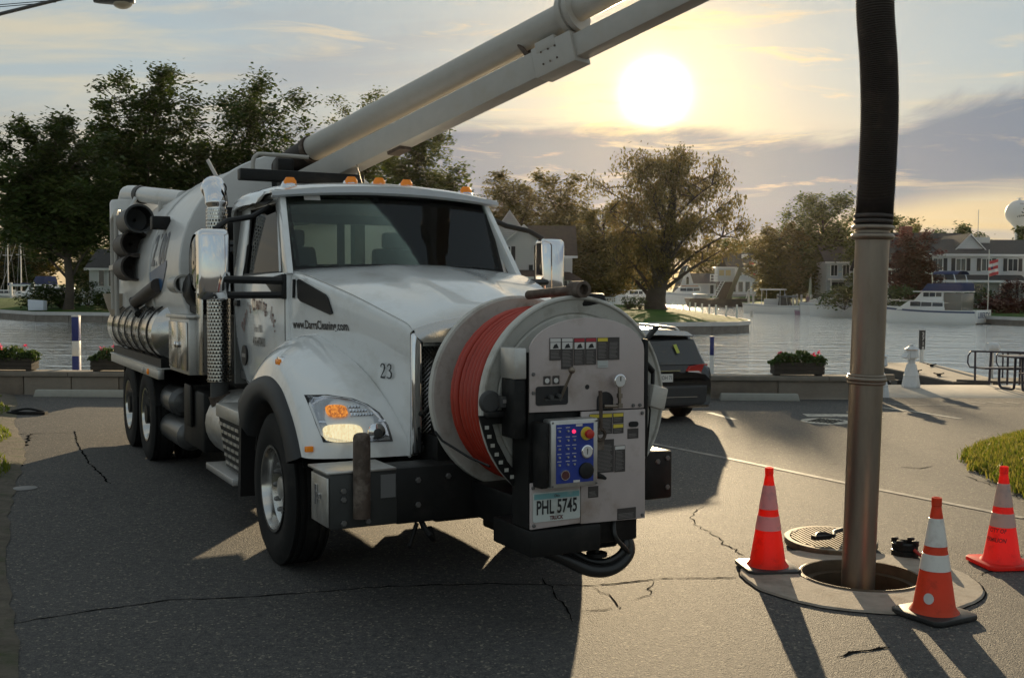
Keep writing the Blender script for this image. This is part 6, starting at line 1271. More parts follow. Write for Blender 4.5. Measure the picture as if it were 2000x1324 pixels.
def tree(name, label, px, Y, z0, top_px, wid_px, kind, seed, group=None, n=6500, size=0.17, trunk=0.32, low=0.28, lean=0.0, gap=1.0, droop=0.0, bias=0.0, cat='tree', trunk_px=None, limb=0.32, cut=None):
    """px: centre column of the crown; top_px: row of the top; wid_px: crown width in the photo's pixels at distance Y"""
    rnd = random.Random(seed); m_ = Y / FPX
    base = at((trunk_px or px), 560, Y); top = at(px, top_px, Y).z; H = top - z0; W = wid_px * m_ / 2
    t = empty(name, (base.x, base.y, z0), 0, label, cat, group); cx = (px - (trunk_px or px)) * m_
    tips = []; br = MB(); tr = trunk
    th = H * low * 1.5; sway = [Vector((rnd.gauss(0, .15), rnd.gauss(0, .15), 0)) for _ in range(4)]
    tp = [Vector((0, 0, -0.4)), Vector((cx * .1, 0, th * .3)) + sway[0], Vector((cx * .4, 0, th)) + sway[1], Vector((cx * .8, 0, H * .68)) + sway[2] * 2, Vector((cx, 0, H * .93))]
    tp = cat1(tp, 3); nt_ = len(tp)
    br.tube(tp, [tr * (1.35 if i == 0 else 1.0) * (1 - 0.93 * i / (nt_ - 1)) + 0.02 for i in range(nt_)], 8)
    nl = int(16 + H * 0.8)
    for i in range(nl):
        f = (i + rnd.random()) / nl; zc = low + (0.97 - low) * f
        p0 = tp[min(nt_ - 1, int(zc * (nt_ - 1) * 0.92))]
        # crown envelope: widest about 45 % up, uneven
        xx = (zc - low * .5) / (1 - low * .5); env = W * sqrt(max(0.06, 1 - ((xx - .45) / .60) ** 2)) * rnd.uniform(0.72, 1.12)
        a = i * 2.4 + rnd.uniform(-.5, .5); rise = rnd.uniform(0.05, 0.30) * env + 0.04 * H
        tip = Vector((cx + cos(a) * env, sin(a) * env * 0.9, min(H * .985, zc * H + rise * 0.5)))
        mid = p0.lerp(tip, .5) + Vector((0, 0, rise * .25))
        bp = cat1([p0, mid, tip], 3); r0 = tr * limb * (1 - .6 * f)
        if cut and cut(tip): continue
        br.tube(bp, [max(0.015, r0 * (1 - .85 * q / (len(bp) - 1))) for q in range(len(bp))], 5)
        ns = rnd.randint(7, 11)
        for s in range(ns):
            q = bp[min(len(bp) - 1, 1 + int(rnd.random() * (len(bp) - 1)))]; dd = Vector((rnd.gauss(0, 1), rnd.gauss(0, 1), rnd.gauss(.35, .6))).normalized() * env * rnd.uniform(.18, .42)
            e = q + dd; e.z = min(e.z, H * 0.99); br.tube([q, q.lerp(e, .5) + Vector((0, 0, .1)), e], [r0 * .35 + .012, r0 * .22 + .01, .008], 4)
            tips.append((e, rnd.uniform(.55, 1.15)))
            if rnd.random() < .6: tips.append((q.lerp(e, .55), rnd.uniform(.4, .8)))
        tips.append((tip, 1.0))
    br.build('trunk', barkm, t, smooth=60)
    if cut: tips = [q for q in tips if not cut(q[0])]
    tot = sum(k for _, k in tips); leaves('crown', tips, 2.3 * n / tot, W * 0.10 * gap, size * 1.1, LEAF[kind], t, rnd, droop)
    if not droop:
        fill = []
        for _ in range(int(40 + H * 4)):
            zc = rnd.uniform(low + .04, .70); xx = (zc - low * .5) / (1 - low * .5); en = W * sqrt(max(.05, 1 - ((xx - .45) / .60) ** 2)) * .72 * rnd.random() ** .5; a = rnd.uniform(0, 6.283); fill.append((Vector((cx + cos(a) * en, sin(a) * en, zc * H)), 1.0))
        leaves('inner_crown', fill, 1.1 * n / len(fill), W * .13, size * 1.5, LEAF[kind], t, rnd, 0)
    return t
G = 'trees on the lawn peninsula'
tree('maple_tree', 'dark spreading tree over the lawn in the corner beside the marina', 105, 86, 0.1, 238, 235, 'dark', 1, G, 11500, 0.19, 0.40, 0.33, trunk_px=132)
tree('maple_tree', 'tallest dark tree rising behind the truck tank', 285, 98, 0.2, 132, 245, 'dark', 2, G, 11000, 0.21, 0.5, 0.18)
tree('maple_tree', 'broad dark tree just behind the black boom hose', 490, 104, 0.2, 158, 270, 'dark', 3, G, 12000, 0.21, 0.5, 0.16)
tree('maple_tree', 'tall open crowned tree showing above the boom tube', 705, 112, 0.2, 180, 150, 'mid', 4, G, 4200, 0.17, 0.3, 0.35, gap=1.15)
tree('maple_tree', 'dense rounded tree below the boom over the cab roof', 815, 94, 0.2, 252, 225, 'mid', 5, G, 9500, 0.19, 0.4, 0.12)
tree('maple_tree', 'green tree between the cab visor and the white gabled house', 1000, 132, 0.2, 336, 165, 'gold', 6, G, 6000, 0.22, 0.4, 0.15)
tree('maple_tree', 'golden green tree behind the roof of the white gabled house', 1095, 138, 0.2, 345, 150, 'gold', 7, G, 6500, 0.22, 0.4, 0.12)
tree('maple_tree', 'low brownish tree touching the willow on its house side', 1175, 124, 0.2, 398, 150, 'gold', 8, G, 6000, 0.2, 0.4, 0.10)
wl = tree('willow_tree', 'huge old willow with a thick trunk under the sun', 1308, 90, 0.12, 296, 285, 'willow', 9, G, 11000, 0.17, 1.05, 0.20, trunk_px=1282, droop=0.28, gap=0.95, limb=0.22, cut=lambda q: q.x > 1.2 and q.z < 4.6 or q.z < 2.4)
G2 = 'trees on the far bank'
tree('shade_tree', 'large green tree beside the steel tube across the water', 1600, 152, 0.0, 382, 175, 'mid', 10, G2, 8500, 0.22, 0.5, 0.12)
tree('shade_tree', 'lower olive tree at the end of the moored boats', 1525, 150, 0.0, 440, 120, 'gold', 11, G2, 5500, 0.22, 0.4, 0.08)
tree('shade_tree', 'tree whose crown shows just past the steel tube', 1725, 138, 0.0, 428, 130, 'mid', 12, G2, 5500, 0.2, 0.4, 0.10)
tree('plum_tree', 'dark red leaved tree in front of the dark roofed house', 1785, 104, 0.0, 452, 105, 'red', 13, None, 4200, 0.14, 0.2, 0.18)
tree('evergreen_tree', 'dark evergreen tree rising behind the white house roof', 1868, 168, 0.3, 444, 120, 'dark', 14, G2, 5000, 0.25, 0.4, 0.10)
tree('shade_tree', 'tree at the picture edge below the water tower', 2015, 150, 0.3, 432, 90, 'dark', 15, G2, 3500, 0.25, 0.4, 0.10)
tree('shade_tree', 'tree behind the brick chimney of the dark roofed house', 1780, 175, 0.3, 440, 70, 'gold', 16, G2, 2500, 0.25, 0.3, 0.10)
# far tree line: each tree its own
kinds = ['mid', 'gold', 'dark']; rnd = random.Random(77)
protos = []
for i, (px, Y, top) in enumerate(((1445, 262, 470), (1478, 255, 462), (1240, 268, 452), (1160, 270, 448), (1400, 270, 468), (1640, 230, 455), (1690, 235, 470), (1750, 230, 470), (1840, 240, 466), (1910, 250, 470), (60, 225, 470), (10, 220, 455), (180, 225, 480), (-40, 215, 450), (260, 228, 470), (640, 240, 470), (900, 250, 450))):
    pos = ['at the end of the channel, between willow and flag house', 'just past the flag house', 'seen through the willow crown', 'beyond the low brownish tree', 'behind the dredge cabin', 'behind the olive tree', 'hidden behind the steel tube', 'behind the tree past the steel tube', 'behind the dark red tree', 'over the white house ridge', 'behind the marina masts', 'at the picture edge behind the marina', 'behind the small white shed', 'outside the picture edge by the marina', 'behind the truck tank', 'behind the truck cab', 'behind the cab visor'][i]
    tree('distant_tree', 'small far tree ' + pos, px, Y, 0.6, top, 95 + 25 * (i % 3), kinds[i % 3], 100 + i, 'far tree line', 1800, 0.42, 0.35, 0.06)
# shrubs
def shrub(px, py, Y, w, h, kind, lab, seed, z0=None, group=None):
    p = at(px, py, Y); gl_ = min(p.z, 0.15 if px < 1400 else -0.05); h += p.z - gl_; rnd = random.Random(seed); o = empty('shrub', (p.x, p.y, gl_), 0, lab, 'shrub', group); tips = []
    for _ in range(26):
        a = rnd.uniform(0, 6.28); r = rnd.random() ** .5; zz = rnd.uniform(.15, 1) ; k = sqrt(max(0.05, 1 - (zz - .2) ** 2)); tips.append((Vector((cos(a) * r * w / 2 * k, sin(a) * r * w / 2 * k, zz * h * .85)), rnd.uniform(.6, 1.1)))
    b = MB()
    for t_, k in tips[::3]: b.tube([(0, 0, -.1), t_ * .5, t_], [.04, .025, .01], 4)
    b.build('stems', barkm, o); leaves('leaves', tips, 45, w * .11, max(.06, w * .05), LEAF[kind], o, rnd)
    return o
SG = 'shrubs along the banks'
for i, (px, py, Y, w, h, k, lab) in enumerate(((85, 588, 88, 3.6, 1.3, 'dark', 'low dark shrub under the corner tree, marina side'), (118, 588, 88, 3.4, 1.4, 'dark', 'low dark shrub against the corner tree trunk'), (172, 578, 92, 2.2, 1.5, 'dark', 'dark shrub between corner tree and white shed'), (205, 596, 86, 2.8, 1.0, 'dark', 'low shrub in front of the picket fence'),
     (1228, 602, 88, 1.5, 1.05, 'dark', 'clipped round shrub on the lawn, far from the willow trunk'), (1248, 602, 88, 1.5, 1.05, 'dark', 'clipped round shrub on the lawn next to the willow trunk'),
     (1650, 592, 112, 4.6, 1.9, 'mid', 'wide green shrub on the bank beside the steel tube'), (1760, 592, 100, 3.6, 1.7, 'dark', 'dark hedge shrub below the dark red tree'), (1880, 590, 104, 2.6, 2.0, 'dark', 'upright shrub by the white house doors'), (1922, 592, 102, 3.4, 1.4, 'dark', 'round dark shrub below the bay window'), (1975, 590, 100, 2.8, 2.6, 'red', 'reddish weeping shrub at the white house corner'), (1952, 602, 98, 4.0, 0.8, 'red', 'low red bedding shrub on the house lawn'), (1990, 604, 97, 3.0, 0.8, 'red', 'low red bedding shrub at the picture edge'))):
    shrub(px, py, Y, w, h, k, lab, 300 + i, group=SG)
# ---------------------------------------------------------------- houses
siding = mat('white_siding', (0.66, 0.67, 0.69), 0.7); 
def siding_mat(name, c):
    mt = bpy.data.materials.new(name); MAT[name] = mt; mt.use_nodes = True; N = mt.node_tree.nodes; L = mt.node_tree.links; b = N['Principled BSDF']; b.inputs['Base Color'].default_value = (*c, 1); b.inputs['Roughness'].default_value = 0.65
    tc = N.new('ShaderNodeTexCoord'); w = N.new('ShaderNodeTexWave'); w.wave_type = 'BANDS'; w.bands_direction = 'Z'; w.wave_profile = 'SAW'; w.inputs['Scale'].default_value = 1.6; L.new(tc.outputs['Object'], w.inputs['Vector'])
    bp = N.new('ShaderNodeBump'); bp.inputs['Distance'].default_value = 0.05; L.new(w.outputs[1], bp.inputs['Height']); L.new(bp.outputs[0], b.inputs['Normal']); return mt
sidw = siding_mat('siding_white', (0.68, 0.69, 0.72)); roofd = mat('roof_shingle', (0.055, 0.052, 0.052), 0.9, noise=0.25, nscale=3); roofb = mat('roof_brown', (0.07, 0.05, 0.04), 0.9, noise=0.25, nscale=3); trimw = mat('trim_white', (0.72, 0.72, 0.72), 0.6)
winm = mat('window_dark', (0.025, 0.028, 0.032), 0.08, spec=0.8); shut = mat('shutter_dark', (0.03, 0.028, 0.03), 0.6); brickm = mat('chimney_brick', (0.16, 0.06, 0.045), 0.9, noise=0.3, nscale=6)
def window(par, x, z, w, h, y, shutters=False, mull=1, rz=None):
    f = MB().box(x - w / 2 - .07, x + w / 2 + .07, y - .05, y, z - h / 2 - .07, z + h / 2 + .07).build('window', trimw, par, smooth=0)
    for k in range(mull + 1):
        a = x - w / 2 + w * k / (mull + 1); MB().box(a + .03, a + w / (mull + 1) - .03, y - .06, y - .045, z - h / 2, z + h / 2).build('pane', winm, f, smooth=0)
    if shutters:
        for s in (-1, 1): MB().box(x + s * (w / 2 + .28) - .2, x + s * (w / 2 + .28) + .2, y - .06, y - .01, z - h / 2 - .05, z + h / 2 + .05).build('shutter', shut, f, smooth=0)
def gable_x(b, x0, x1, y0, y1, z0, zr):
    """roof with its ridge along x"""
    ym = (y0 + y1) / 2
    return b.add([(x0, y0, z0), (x1, y0, z0), (x1, y1, z0), (x0, y1, z0), (x0, ym, zr), (x1, ym, zr)], [(0, 1, 5, 4), (2, 3, 4, 5), (0, 4, 3), (1, 2, 5), (0, 3, 2, 1)])
def gable_y(b, x0, x1, y0, y1, z0, zr):
    xm = (x0 + x1) / 2
    return b.add([(x0, y0, z0), (x1, y0, z0), (x1, y1, z0), (x0, y1, z0), (xm, y0, zr), (xm, y1, zr)], [(0, 4, 5, 3), (1, 2, 5, 4), (0, 1, 4), (3, 5, 2), (0, 3, 2, 1)])
def roof_y(par, x0, x1, y0, y1, z0, zr, mt, t=.18, ov=.35):
    """two sloped slabs, ridge along y"""
    xm = (x0 + x1) / 2; k = (zr - z0) / (xm - x0); r = bpy.data.objects.new('roof', None); col.objects.link(r); r.parent = par
    for s, xe in ((-1, x0), (1, x1)):
        xo = xe + s * ov; zo = z0 - k * ov
        MB().hexa([(xo, y0 - ov, zo), (xm, y0 - ov, zr), (xm, y1 + ov, zr), (xo, y1 + ov, zo)], [(xo, y0 - ov, zo + t), (xm, y0 - ov, zr + t), (xm, y1 + ov, zr + t), (xo, y1 + ov, zo + t)]).build('roof_slope', mt, r, smooth=0)
        MB().hexa([(xo, y0 - ov - .03, zo - .02), (xm, y0 - ov - .03, zr - .02), (xm, y0 - ov, zr - .02), (xo, y0 - ov, zo - .02)], [(xo, y0 - ov - .03, zo + t * .9), (xm, y0 - ov - .03, zr + t * .9), (xm, y0 - ov, zr + t * .9), (xo, y0 - ov, zo + t * .9)]).build('bargeboard', trimw, r, smooth=0)
    return r
def roof_x(par, x0, x1, y0, y1, z0, zr, mt, t=.18, ov=.35):
    ym = (y0 + y1) / 2; k = (zr - z0) / (ym - y0); r = bpy.data.objects.new('roof', None); col.objects.link(r); r.parent = par
    for s, ye in ((-1, y0), (1, y1)):
        yo = ye + s * ov; zo = z0 - k * ov
        MB().hexa([(x0 - ov, yo, zo), (x1 + ov, yo, zo), (x1 + ov, ym, zr), (x0 - ov, ym, zr)], [(x0 - ov, yo, zo + t), (x1 + ov, yo, zo + t), (x1 + ov, ym, zr + t), (x0 - ov, ym, zr + t)]).build('roof_slope', mt, r, smooth=0)
    MB().box(x0 - ov, x1 + ov, y0 - ov - k * 0 - .06, y0 - ov, z0 - k * ov - .04, z0 - k * ov + t).build('gutter', trimw, r, smooth=0)
    return r
def house(px, py, Y, label, name='house', fnd=None):
    p = at(px, py, Y); o = empty(name, (p.x, p.y, p.z), 0, label, 'house')
    if fnd: MB().box(fnd[0], fnd[1], .02, fnd[2], -2.2, .05).build('foundation', mat('foundation_grey', (.30, .30, .30), .9), o, smooth=0)
    return o
# white gabled house behind the cab (1 px = 5.05 cm)
h = house(1040, 575, 106, 'white clapboard house with steep gables behind the cab and mirror', fnd=(-4.55, 4.9, 8.9))
MB().box(-4.6, 3.9, 0, 9, 0, 3.6).build('wall', sidw, h, smooth=0); gable_y(MB(), -4.4, 2.6, 0.0, 9, 3.6, 6.7).build('gable_wall', sidw, h, smooth=0); roof_y(h, -4.4, 2.6, 0, 9, 3.6, 6.7, roofb)
gable_y(MB(), -5.2, 0.6, 3.0, 9, 4.2, 8.3).build('gable_wall', sidw, h, smooth=0); roof_y(h, -5.2, 0.6, 3, 9, 4.2, 8.3, roofb); roof_x(h, -1.0, 4.2, 2.5, 9, 4.0, 6.9, roofb)
window(h, -2.6, 4.0, .8, 1.3, 0.0, True); window(h, 0.6, 2.1, 1.0, 1.5, 0.0, True)
MB().hexa([(-2.6, -1.6, 1.7), (1.8, -1.6, 1.7), (1.8, 0, 1.7), (-2.6, 0, 1.7)], [(-2.2, -.9, 2.3), (1.4, -.9, 2.3), (1.4, 0, 2.4), (-2.2, 0, 2.4)]).build('porch_roof', roofb, h, smooth=0); MB().box(-2.6, 1.8, -1.62, -1.58, 1.5, 1.72).build('fascia', trimw, h, smooth=0)
MB().hexa([(1.8, -1.5, 1.4), (5.0, -1.5, 1.4), (5.0, 4, 1.4), (1.8, 4, 1.4)], [(1.8, -1.0, 2.3), (3.6, -1.0, 2.2), (3.6, 3.5, 2.2), (1.8, 3.5, 2.3)]).build('porch_roof', roofb, h, smooth=0)
for x in (1.9, 3.4, 4.9): MB().box(x - .07, x + .07, -1.4, -1.26, 0, 1.4).build('porch_post', trimw, h, smooth=0)
MB().box(2.0, 3.9, -0.02, 0, 0.2, 1.35).build('porch_window', winm, h, smooth=0)
# small white shed-like house on the left
h = house(203, 578, 104, 'small white house end seen between the corner tree and truck tank', fnd=(-1.35, 5.9, 5.9))
MB().box(-1.4, 6, 0, 6, 0, 2.7).build('wall', sidw, h, smooth=0); roof_x(h, -1.4, 6, 0, 6, 2.7, 4.4, roofd); window(h, -.2, 1.7, .55, 1.5, 0, False, 0); window(h, .75, 1.7, .55, 1.5, 0, False, 0)
# A-frame with long roof
h = house(1345, 578, 225, 'white A-frame cottage with arched window beyond the channel', fnd=(-2.3, 10.9, 7.9))
gable_y(MB(), -2.4, 1.8, 0, 8, 0, 6.2).build('gable_wall', sidw, h, smooth=0); roof_y(h, -2.4, 1.8, 0.3, 8, 0, 6.2, roofd, .2, .15); MB().box(1.2, 11, 1, 8, 0, 2.6).build('wall', sidw, h, smooth=0); roof_x(h, 1.2, 11, 1, 8, 2.6, 4.6, roofd)
MB().prism([(-.55, 2.4), (.0, 2.4), (.0, 3.6)] + [(-.275 + .275 * cos(R(a)), 3.6 + .4 * sin(R(a))) for a in range(20, 180, 20)] + [(-.55, 3.6)], -.05, .02, 'y').build('arched_window', winm, h, smooth=0)
for x in (5, 6.2, 7.6, 9.2): window(h, x, 1.4, .8, 1.8, 1.0, False, 0)
# house with flag
h = house(1452, 575, 215, 'white house with dark roof and flag at the end of the channel', fnd=(-3.1, 3.1, 6.9))
MB().box(-3.2, 3.2, 0, 7, 0, 5.4).build('wall', sidw, h, smooth=0); roof_x(h, -3.2, 3.2, 0, 7, 5.4, 8.2, roofd); gable_y(MB(), 0.9, 3.3, -.4, 3, 5.0, 7.6).build('gable_wall', sidw, h, smooth=0); roof_y(h, .9, 3.3, -.4, 3, 5.0, 7.6, roofd, .15, .2)
for x in (-2.2, -.8, .5, 2.0): window(h, x, 4.4, .8, 1.3, 0 if x < .9 else -.4, False, 0)
for x in (-2.0, -.6, .8, 2.2): window(h, x, 1.5, .95, 2.0, 0, False, 0)
MB().box(-.2, .9, .6, 1.4, 7.2, 8.0).build('skylight', stkw, h)
# grey house between tree and tube
h = house(1660, 575, 145, 'grey blue house mostly hidden behind the olive tree and steel tube', fnd=(-3.1, 4.9, 6.9))
MB().box(-3.2, 5, 0, 7, 0, 4.4).build('wall', siding_mat('siding_grey', (0.42, 0.46, 0.5)), h, smooth=0); roof_x(h, -3.2, 5, 0, 7, 4.4, 6.6, roofd)
for x in (-2.2, -.6, 1.0): window(h, x, 3.2, .9, 1.4, 0, False, 1)
MB().box(-3.0, 0.5, -1.2, 0, 1.9, 2.1).build('porch_roof', trimw, h); window(h, -1.6, 1.0, 1.8, 1.2, 0, False, 1)
for x in (-2.9, .3): MB().box(x - .08, x + .08, -1.15, -1.0, 0, 1.9).build('porch_post', trimw, h)
# dark roofed house with brick chimney
h = house(1790, 590, 124, 'house with big dark roof and brick chimney beside the white house', fnd=(-4.4, 4.9, 8.9))
MB().box(-4.5, 5, 0, 9, 0, 4.0).build('wall', sidw, h, smooth=0); rf = roof_x(h, -4.5, 6.5, 0, 9, 4.0, 8.0, roofd); MB().box(-.6, .6, 3.4, 4.6, 5.5, 8.9).build('chimney', brickm, h); window(h, -2.5, 3.0, .9, 1.3, 0, True); window(h, 1.0, 3.0, .9, 1.3, 0, True); window(h, -2.5, 1.0, 1.6, 1.2, 0, False)
# white two storey house
h = house(1910, 598, 112, 'white two storey house with shuttered windows behind the moored cruiser', fnd=(-4.9, 6.4, 7.9))
MB().box(-5.0, 6.5, 0, 8, 0, 5.35).build('wall', sidw, h, smooth=0); roof_x(h, -5.0, 6.5, 0, 8, 5.35, 6.9, roofd); gable_y(MB(), -2.2, 1.2, 1.2, 8, 5.7, 7.45).build('gable_wall', sidw, h, smooth=0); roof_y(h, -2.2, 1.2, 1.2, 8, 5.7, 7.45, roofd, .15, .25)
for x in (-4.3, -1.9, .75, 3.5): window(h, x, 4.3, 1.0, 1.2, 0, True)
MB().hexa([(-6, -1.6, 2.55), (4.4, -1.6, 2.55), (4.4, 0, 2.6), (-6, 0, 2.6)], [(-6, -1.6, 2.7), (4.4, -1.6, 2.7), (4.4, 0, 3.25), (-6, 0, 3.25)]).build('porch_roof', roofd, h, smooth=0); MB().box(-6, 4.4, -1.64, -1.6, 2.45, 2.68).build('fascia', trimw, h, smooth=0)
for x in (-5.8, -3.2, 1.6): MB().box(x - .07, x + .07, -1.5, -1.36, 0, 2.5).build('porch_post', trimw, h, smooth=0)
for x in (-.9, .0): MB().box(x - .38, x + .38, -.06, 0, .25, 2.2).build('french_door', winm, h, smooth=0)
MB().box(2.1, 3.3, -.5, 0, .5, 2.2).build('bay_window', winm, h, smooth=0); MB().box(2.0, 3.4, -.52, 0.01, .2, .5).build('bay_base', trimw, h, smooth=0); window(h, 4.0, 1.5, .4, 1.4, 0, False, 0)
gable_x(MB(), 4.2, 10, -6, 1, 0.0, 5.0).build('garage_wall', sidw, h, smooth=0); MB().box(.6, 2.4, 3, 4.6, 6.6, 7.3).build('chimney', stkw, h)
MB().cyl((1.1, 3, 7.0), (1.1, 3, 10.2), .03, n=5).build('aerial', alud, h)
# water tower
wt_ = at(1989, 470, 520); o = empty('water_tower', (wt_.x, wt_.y, 0.5), 0, 'white ball shaped water tower with an anchor emblem on the skyline', 'water tower')
hz_ = at(1989, 418, 520).z; towm = mat('tower_white', (0.55, 0.57, 0.6), 0.5)
MB().lathe([(4.2, 0), (2.2, 5), (1.75, 9), (1.75, hz_ - 7.8), (2.4, hz_ - 6.6), (3.6, hz_ - 5.4)], (0, 0, 0), 'z', 28).build('column', towm, o); MB().sphere((0, 0, hz_), 6.3, 32, (1, 1, .98)).build('tank', towm, o, smooth=60)
MB().lathe([(.6, 0), (.6, .8), (.2, 1.0)], (0, 0, hz_ + 6.1), 'z', 10).build('vent', towm, o); MB().tube([(1.6 * cos(2 * pi * k / 16), 1.6 * sin(2 * pi * k / 16), hz_ + 7.0) for k in range(16)], .08, 5, loop=True).build('top_rail', towm, o)
an = MB(); inkn = mat('emblem_navy', (0.02, 0.03, 0.07), 0.5)
def bx2(x0, x1, z0, z1): an.add([(x0, 0, z0), (x1, 0, z0), (x1, 0, z1), (x0, 0, z1)], [(0, 1, 2, 3)])
bx2(-.24, .24, -1.5, 1.1); bx2(-.9, .9, .4, .8)
an.tube([(1.5 * sin(R(a)), 0, -.3 - 1.25 * cos(R(a))) for a in range(-70, 71, 14)], .24, 5); an.tube([(.38 * cos(R(a)), 0, 1.45 + .38 * sin(R(a))) for a in range(0, 360, 30)], .17, 5, loop=True)
an.v = [(x - .2, -sqrt(max(0, 6.38 ** 2 - x * x - z * z)), hz_ + .9 + z) for x, y, z in an.v]; an.build('anchor_emblem', inkn, o, smooth=0)
for word, zc, hh, up in (('CITY OF', 3.6, .62, -1), ('VERMILION', -2.1, .9, 1)):
    g = text_mb(word, hh, bold=.02); w = width(g); nv = []
    for x, y, _ in g.v:
        xx = x - w / 2 - .2; zz = zc + y + up * .05 * xx * xx * (1 if up > 0 else -1.0) * -up; nv.append((xx, -sqrt(max(0, 6.4 ** 2 - xx * xx - zz * zz)), hz_ + zz))
    g.v = nv; g.build('tower_lettering', inkn, o, smooth=0)
# ---------------------------------------------------------------- boats
gel = mat('gelcoat_white', (0.66, 0.66, 0.65), 0.3, coat=0.3); gelb = mat('gelcoat_grey', (0.40, 0.42, 0.44), 0.35); navy = mat('canvas_navy', (0.025, 0.035, 0.10), 0.8); canvas = mat('canvas_grey', (0.36, 0.34, 0.31), 0.85); boatwin = mat('boat_window', (0.03, 0.03, 0.035), 0.1, spec=0.8); motor = mat('outboard_black', (0.025, 0.022, 0.022), 0.35)
def boat(label, px, py, Y, ang, L, B, F, name='motor_boat', group=None, stripe=None, hullm=None):
    p = onz(px, py, WATER) if Y is None else at(px, py, Y); o = empty(name, (p.x, p.y, WATER), R(ang), label, 'boat', group); rs = []
    def sec(t):
        x = -L / 2 + L * t; k = 1 - max(0, (t - .45) / .55) ** 2.4; sh = F * (1 + .45 * max(0, t - .3) ** 1.6); hb = B / 2 * max(.03, k)
        return [(x + .06 * L * max(0, t - .8) * 5 * .4, -hb, sh), (x, -hb * .86, F * .25), (x - .1 * max(0, t - .7), -hb * .62, -.18), (x - .1, 0, -.35), (x - .1 * max(0, t - .7), hb * .62, -.18), (x, hb * .86, F * .25), (x + .06 * L * max(0, t - .8) * 5 * .4, hb, sh), (x, hb * .82, sh - .06), (x, 0, sh - .03), (x, -hb * .82, sh - .06)]
    MB().rings([sec(t) for t in (0, .12, .3, .5, .65, .78, .88, .95, 1.0)]).build('hull', hullm or gel, o, smooth=40)
    rr = []
    for s in (-1, 1):
        b = MB(); a = [sec(t) for t in (0, .12, .3, .5, .65, .78, .88, .95, 1.0)]; i0, i1 = (0, 1) if s < 0 else (6, 5)
        b.grid([[tuple(Vector(q[i0]).lerp(Vector(q[i1]), k) + Vector((0, s * .02, 0))) for q in a] for k in (.10, .26)]); b.build('rub_stripe', stripe or gelb, o)
    return o
def cabin(o, x0, x1, w, z0, z1, mt=gel, rake=.5, win=True, name='cabin'):
    MB().hexa([(x0, -w / 2, z0), (x1, -w / 2 * .9, z0), (x1, w / 2 * .9, z0), (x0, w / 2, z0)], [(x0 + .05, -w / 2 * .9, z1), (x1 - rake, -w / 2 * .8, z1), (x1 - rake, w / 2 * .8, z1), (x0 + .05, w / 2 * .9, z1)]).build(name, mt, o, bevel=.05)
    if win:
        for s in (-1, 1):
            n = 3; 
            for k in range(n):
                a = x0 + .2 + (x1 - rake - x0 - .3) * k / n; c = a + (x1 - rake - x0 - .3) / n - .08
                MB().hexa([(a, s * w / 2 * .965, z0 + (z1 - z0) * .42), (c, s * w / 2 * .955, z0 + (z1 - z0) * .42), (c, s * w / 2 * .90, z0 + (z1 - z0) * .42), (a, s * w / 2 * .91, z0 + (z1 - z0) * .42)], [(a + .02, s * w / 2 * .935, z0 + (z1 - z0) * .85), (c, s * w / 2 * .925, z0 + (z1 - z0) * .85), (c, s * w / 2 * .86, z0 + (z1 - z0) * .85), (a + .02, s * w / 2 * .87, z0 + (z1 - z0) * .85)]).build('cabin_window', boatwin, o, smooth=0)
        MB().hexa([(x1 - rake * .55, -w * .36, z0 + (z1 - z0) * .45), (x1 - rake * .50, -w * .36, z0 + (z1 - z0) * .45), (x1 - rake * .50, w * .36, z0 + (z1 - z0) * .45), (x1 - rake * .55, w * .36, z0 + (z1 - z0) * .45)], [(x1 - rake * .95, -w * .33, z0 + (z1 - z0) * .92), (x1 - rake * .88, -w * .33, z0 + (z1 - z0) * .92), (x1 - rake * .88, w * .33, z0 + (z1 - z0) * .92), (x1 - rake * .95, w * .33, z0 + (z1 - z0) * .92)]).build('windscreen', boatwin, o, smooth=0)
def outboard(o, x, y, z):
    MB().hexa([(x - .5, y - .2, z - .1), (x, y - .2, z - .1), (x, y + .2, z - .1), (x - .5, y + .2, z - .1)], [(x - .55, y - .18, z + .55), (x - .05, y - .16, z + .45), (x - .05, y + .16, z + .45), (x - .55, y + .18, z + .55)]).box(x - .35, x - .12, y - .09, y + .09, z - 1.0, z - .1).build('outboard_motor', motor, o, bevel=.05)
# cruiser
o = boat('white cabin cruiser with blue canvas bridge and name on its transom', 1822, 628, 93.5, 133, 8.6, 3.1, 1.15, 'cabin_cruiser', stripe=mat('stripe_navy', (0.04, 0.06, 0.14), .4))
cabin(o, -1.6, 2.9, 2.5, 1.1, 1.95, rake=1.2); cabin(o, -1.4, 1.3, 2.2, 1.95, 2.75, rake=.7)
MB().box(-3.0, -1.5, -1.2, 1.2, 1.1, 2.6).build('cockpit_enclosure', mat('clear_curtain', (0.16, 0.15, 0.13), .25), o, bevel=.05)
MB().hexa([(-3.1, -1.25, 2.75), (.6, -1.15, 2.75), (.6, 1.15, 2.75), (-3.1, 1.25, 2.75)], [(-3.0, -1.2, 3.5), (.1, -1.1, 3.4), (.1, 1.1, 3.4), (-3.0, 1.2, 3.5)]).build('bridge_canvas', navy, o, bevel=.1)
MB().box(-3.1, 1.3, -1.2, 1.2, 2.68, 2.76).build('bridge_deck', gel, o)
rows = [[(-2.6 + 2.2 * i / 4, 1.15 * sin(R(a)), 4.15 + .35 * cos(R(a))) for a in range(-80, 81, 20)] for i in range(5)]; MB().sheet(rows, .03).build('bimini_top', navy, o)
for x in (-2.5, -.4):
    for s in (-1, 1): MB().cyl((x, s * 1.1, 3.4), (x * .9, s * 1.12, 4.22), .025, n=6).build('bimini_frame', chrome, o)
pts = [(-2.0 + 6.6 * t, -1.5 * (1 - max(0, (t - .35) / .65) ** 2.4), 1.75 + .25 * t) for t in [k / 8 for k in range(9)]]
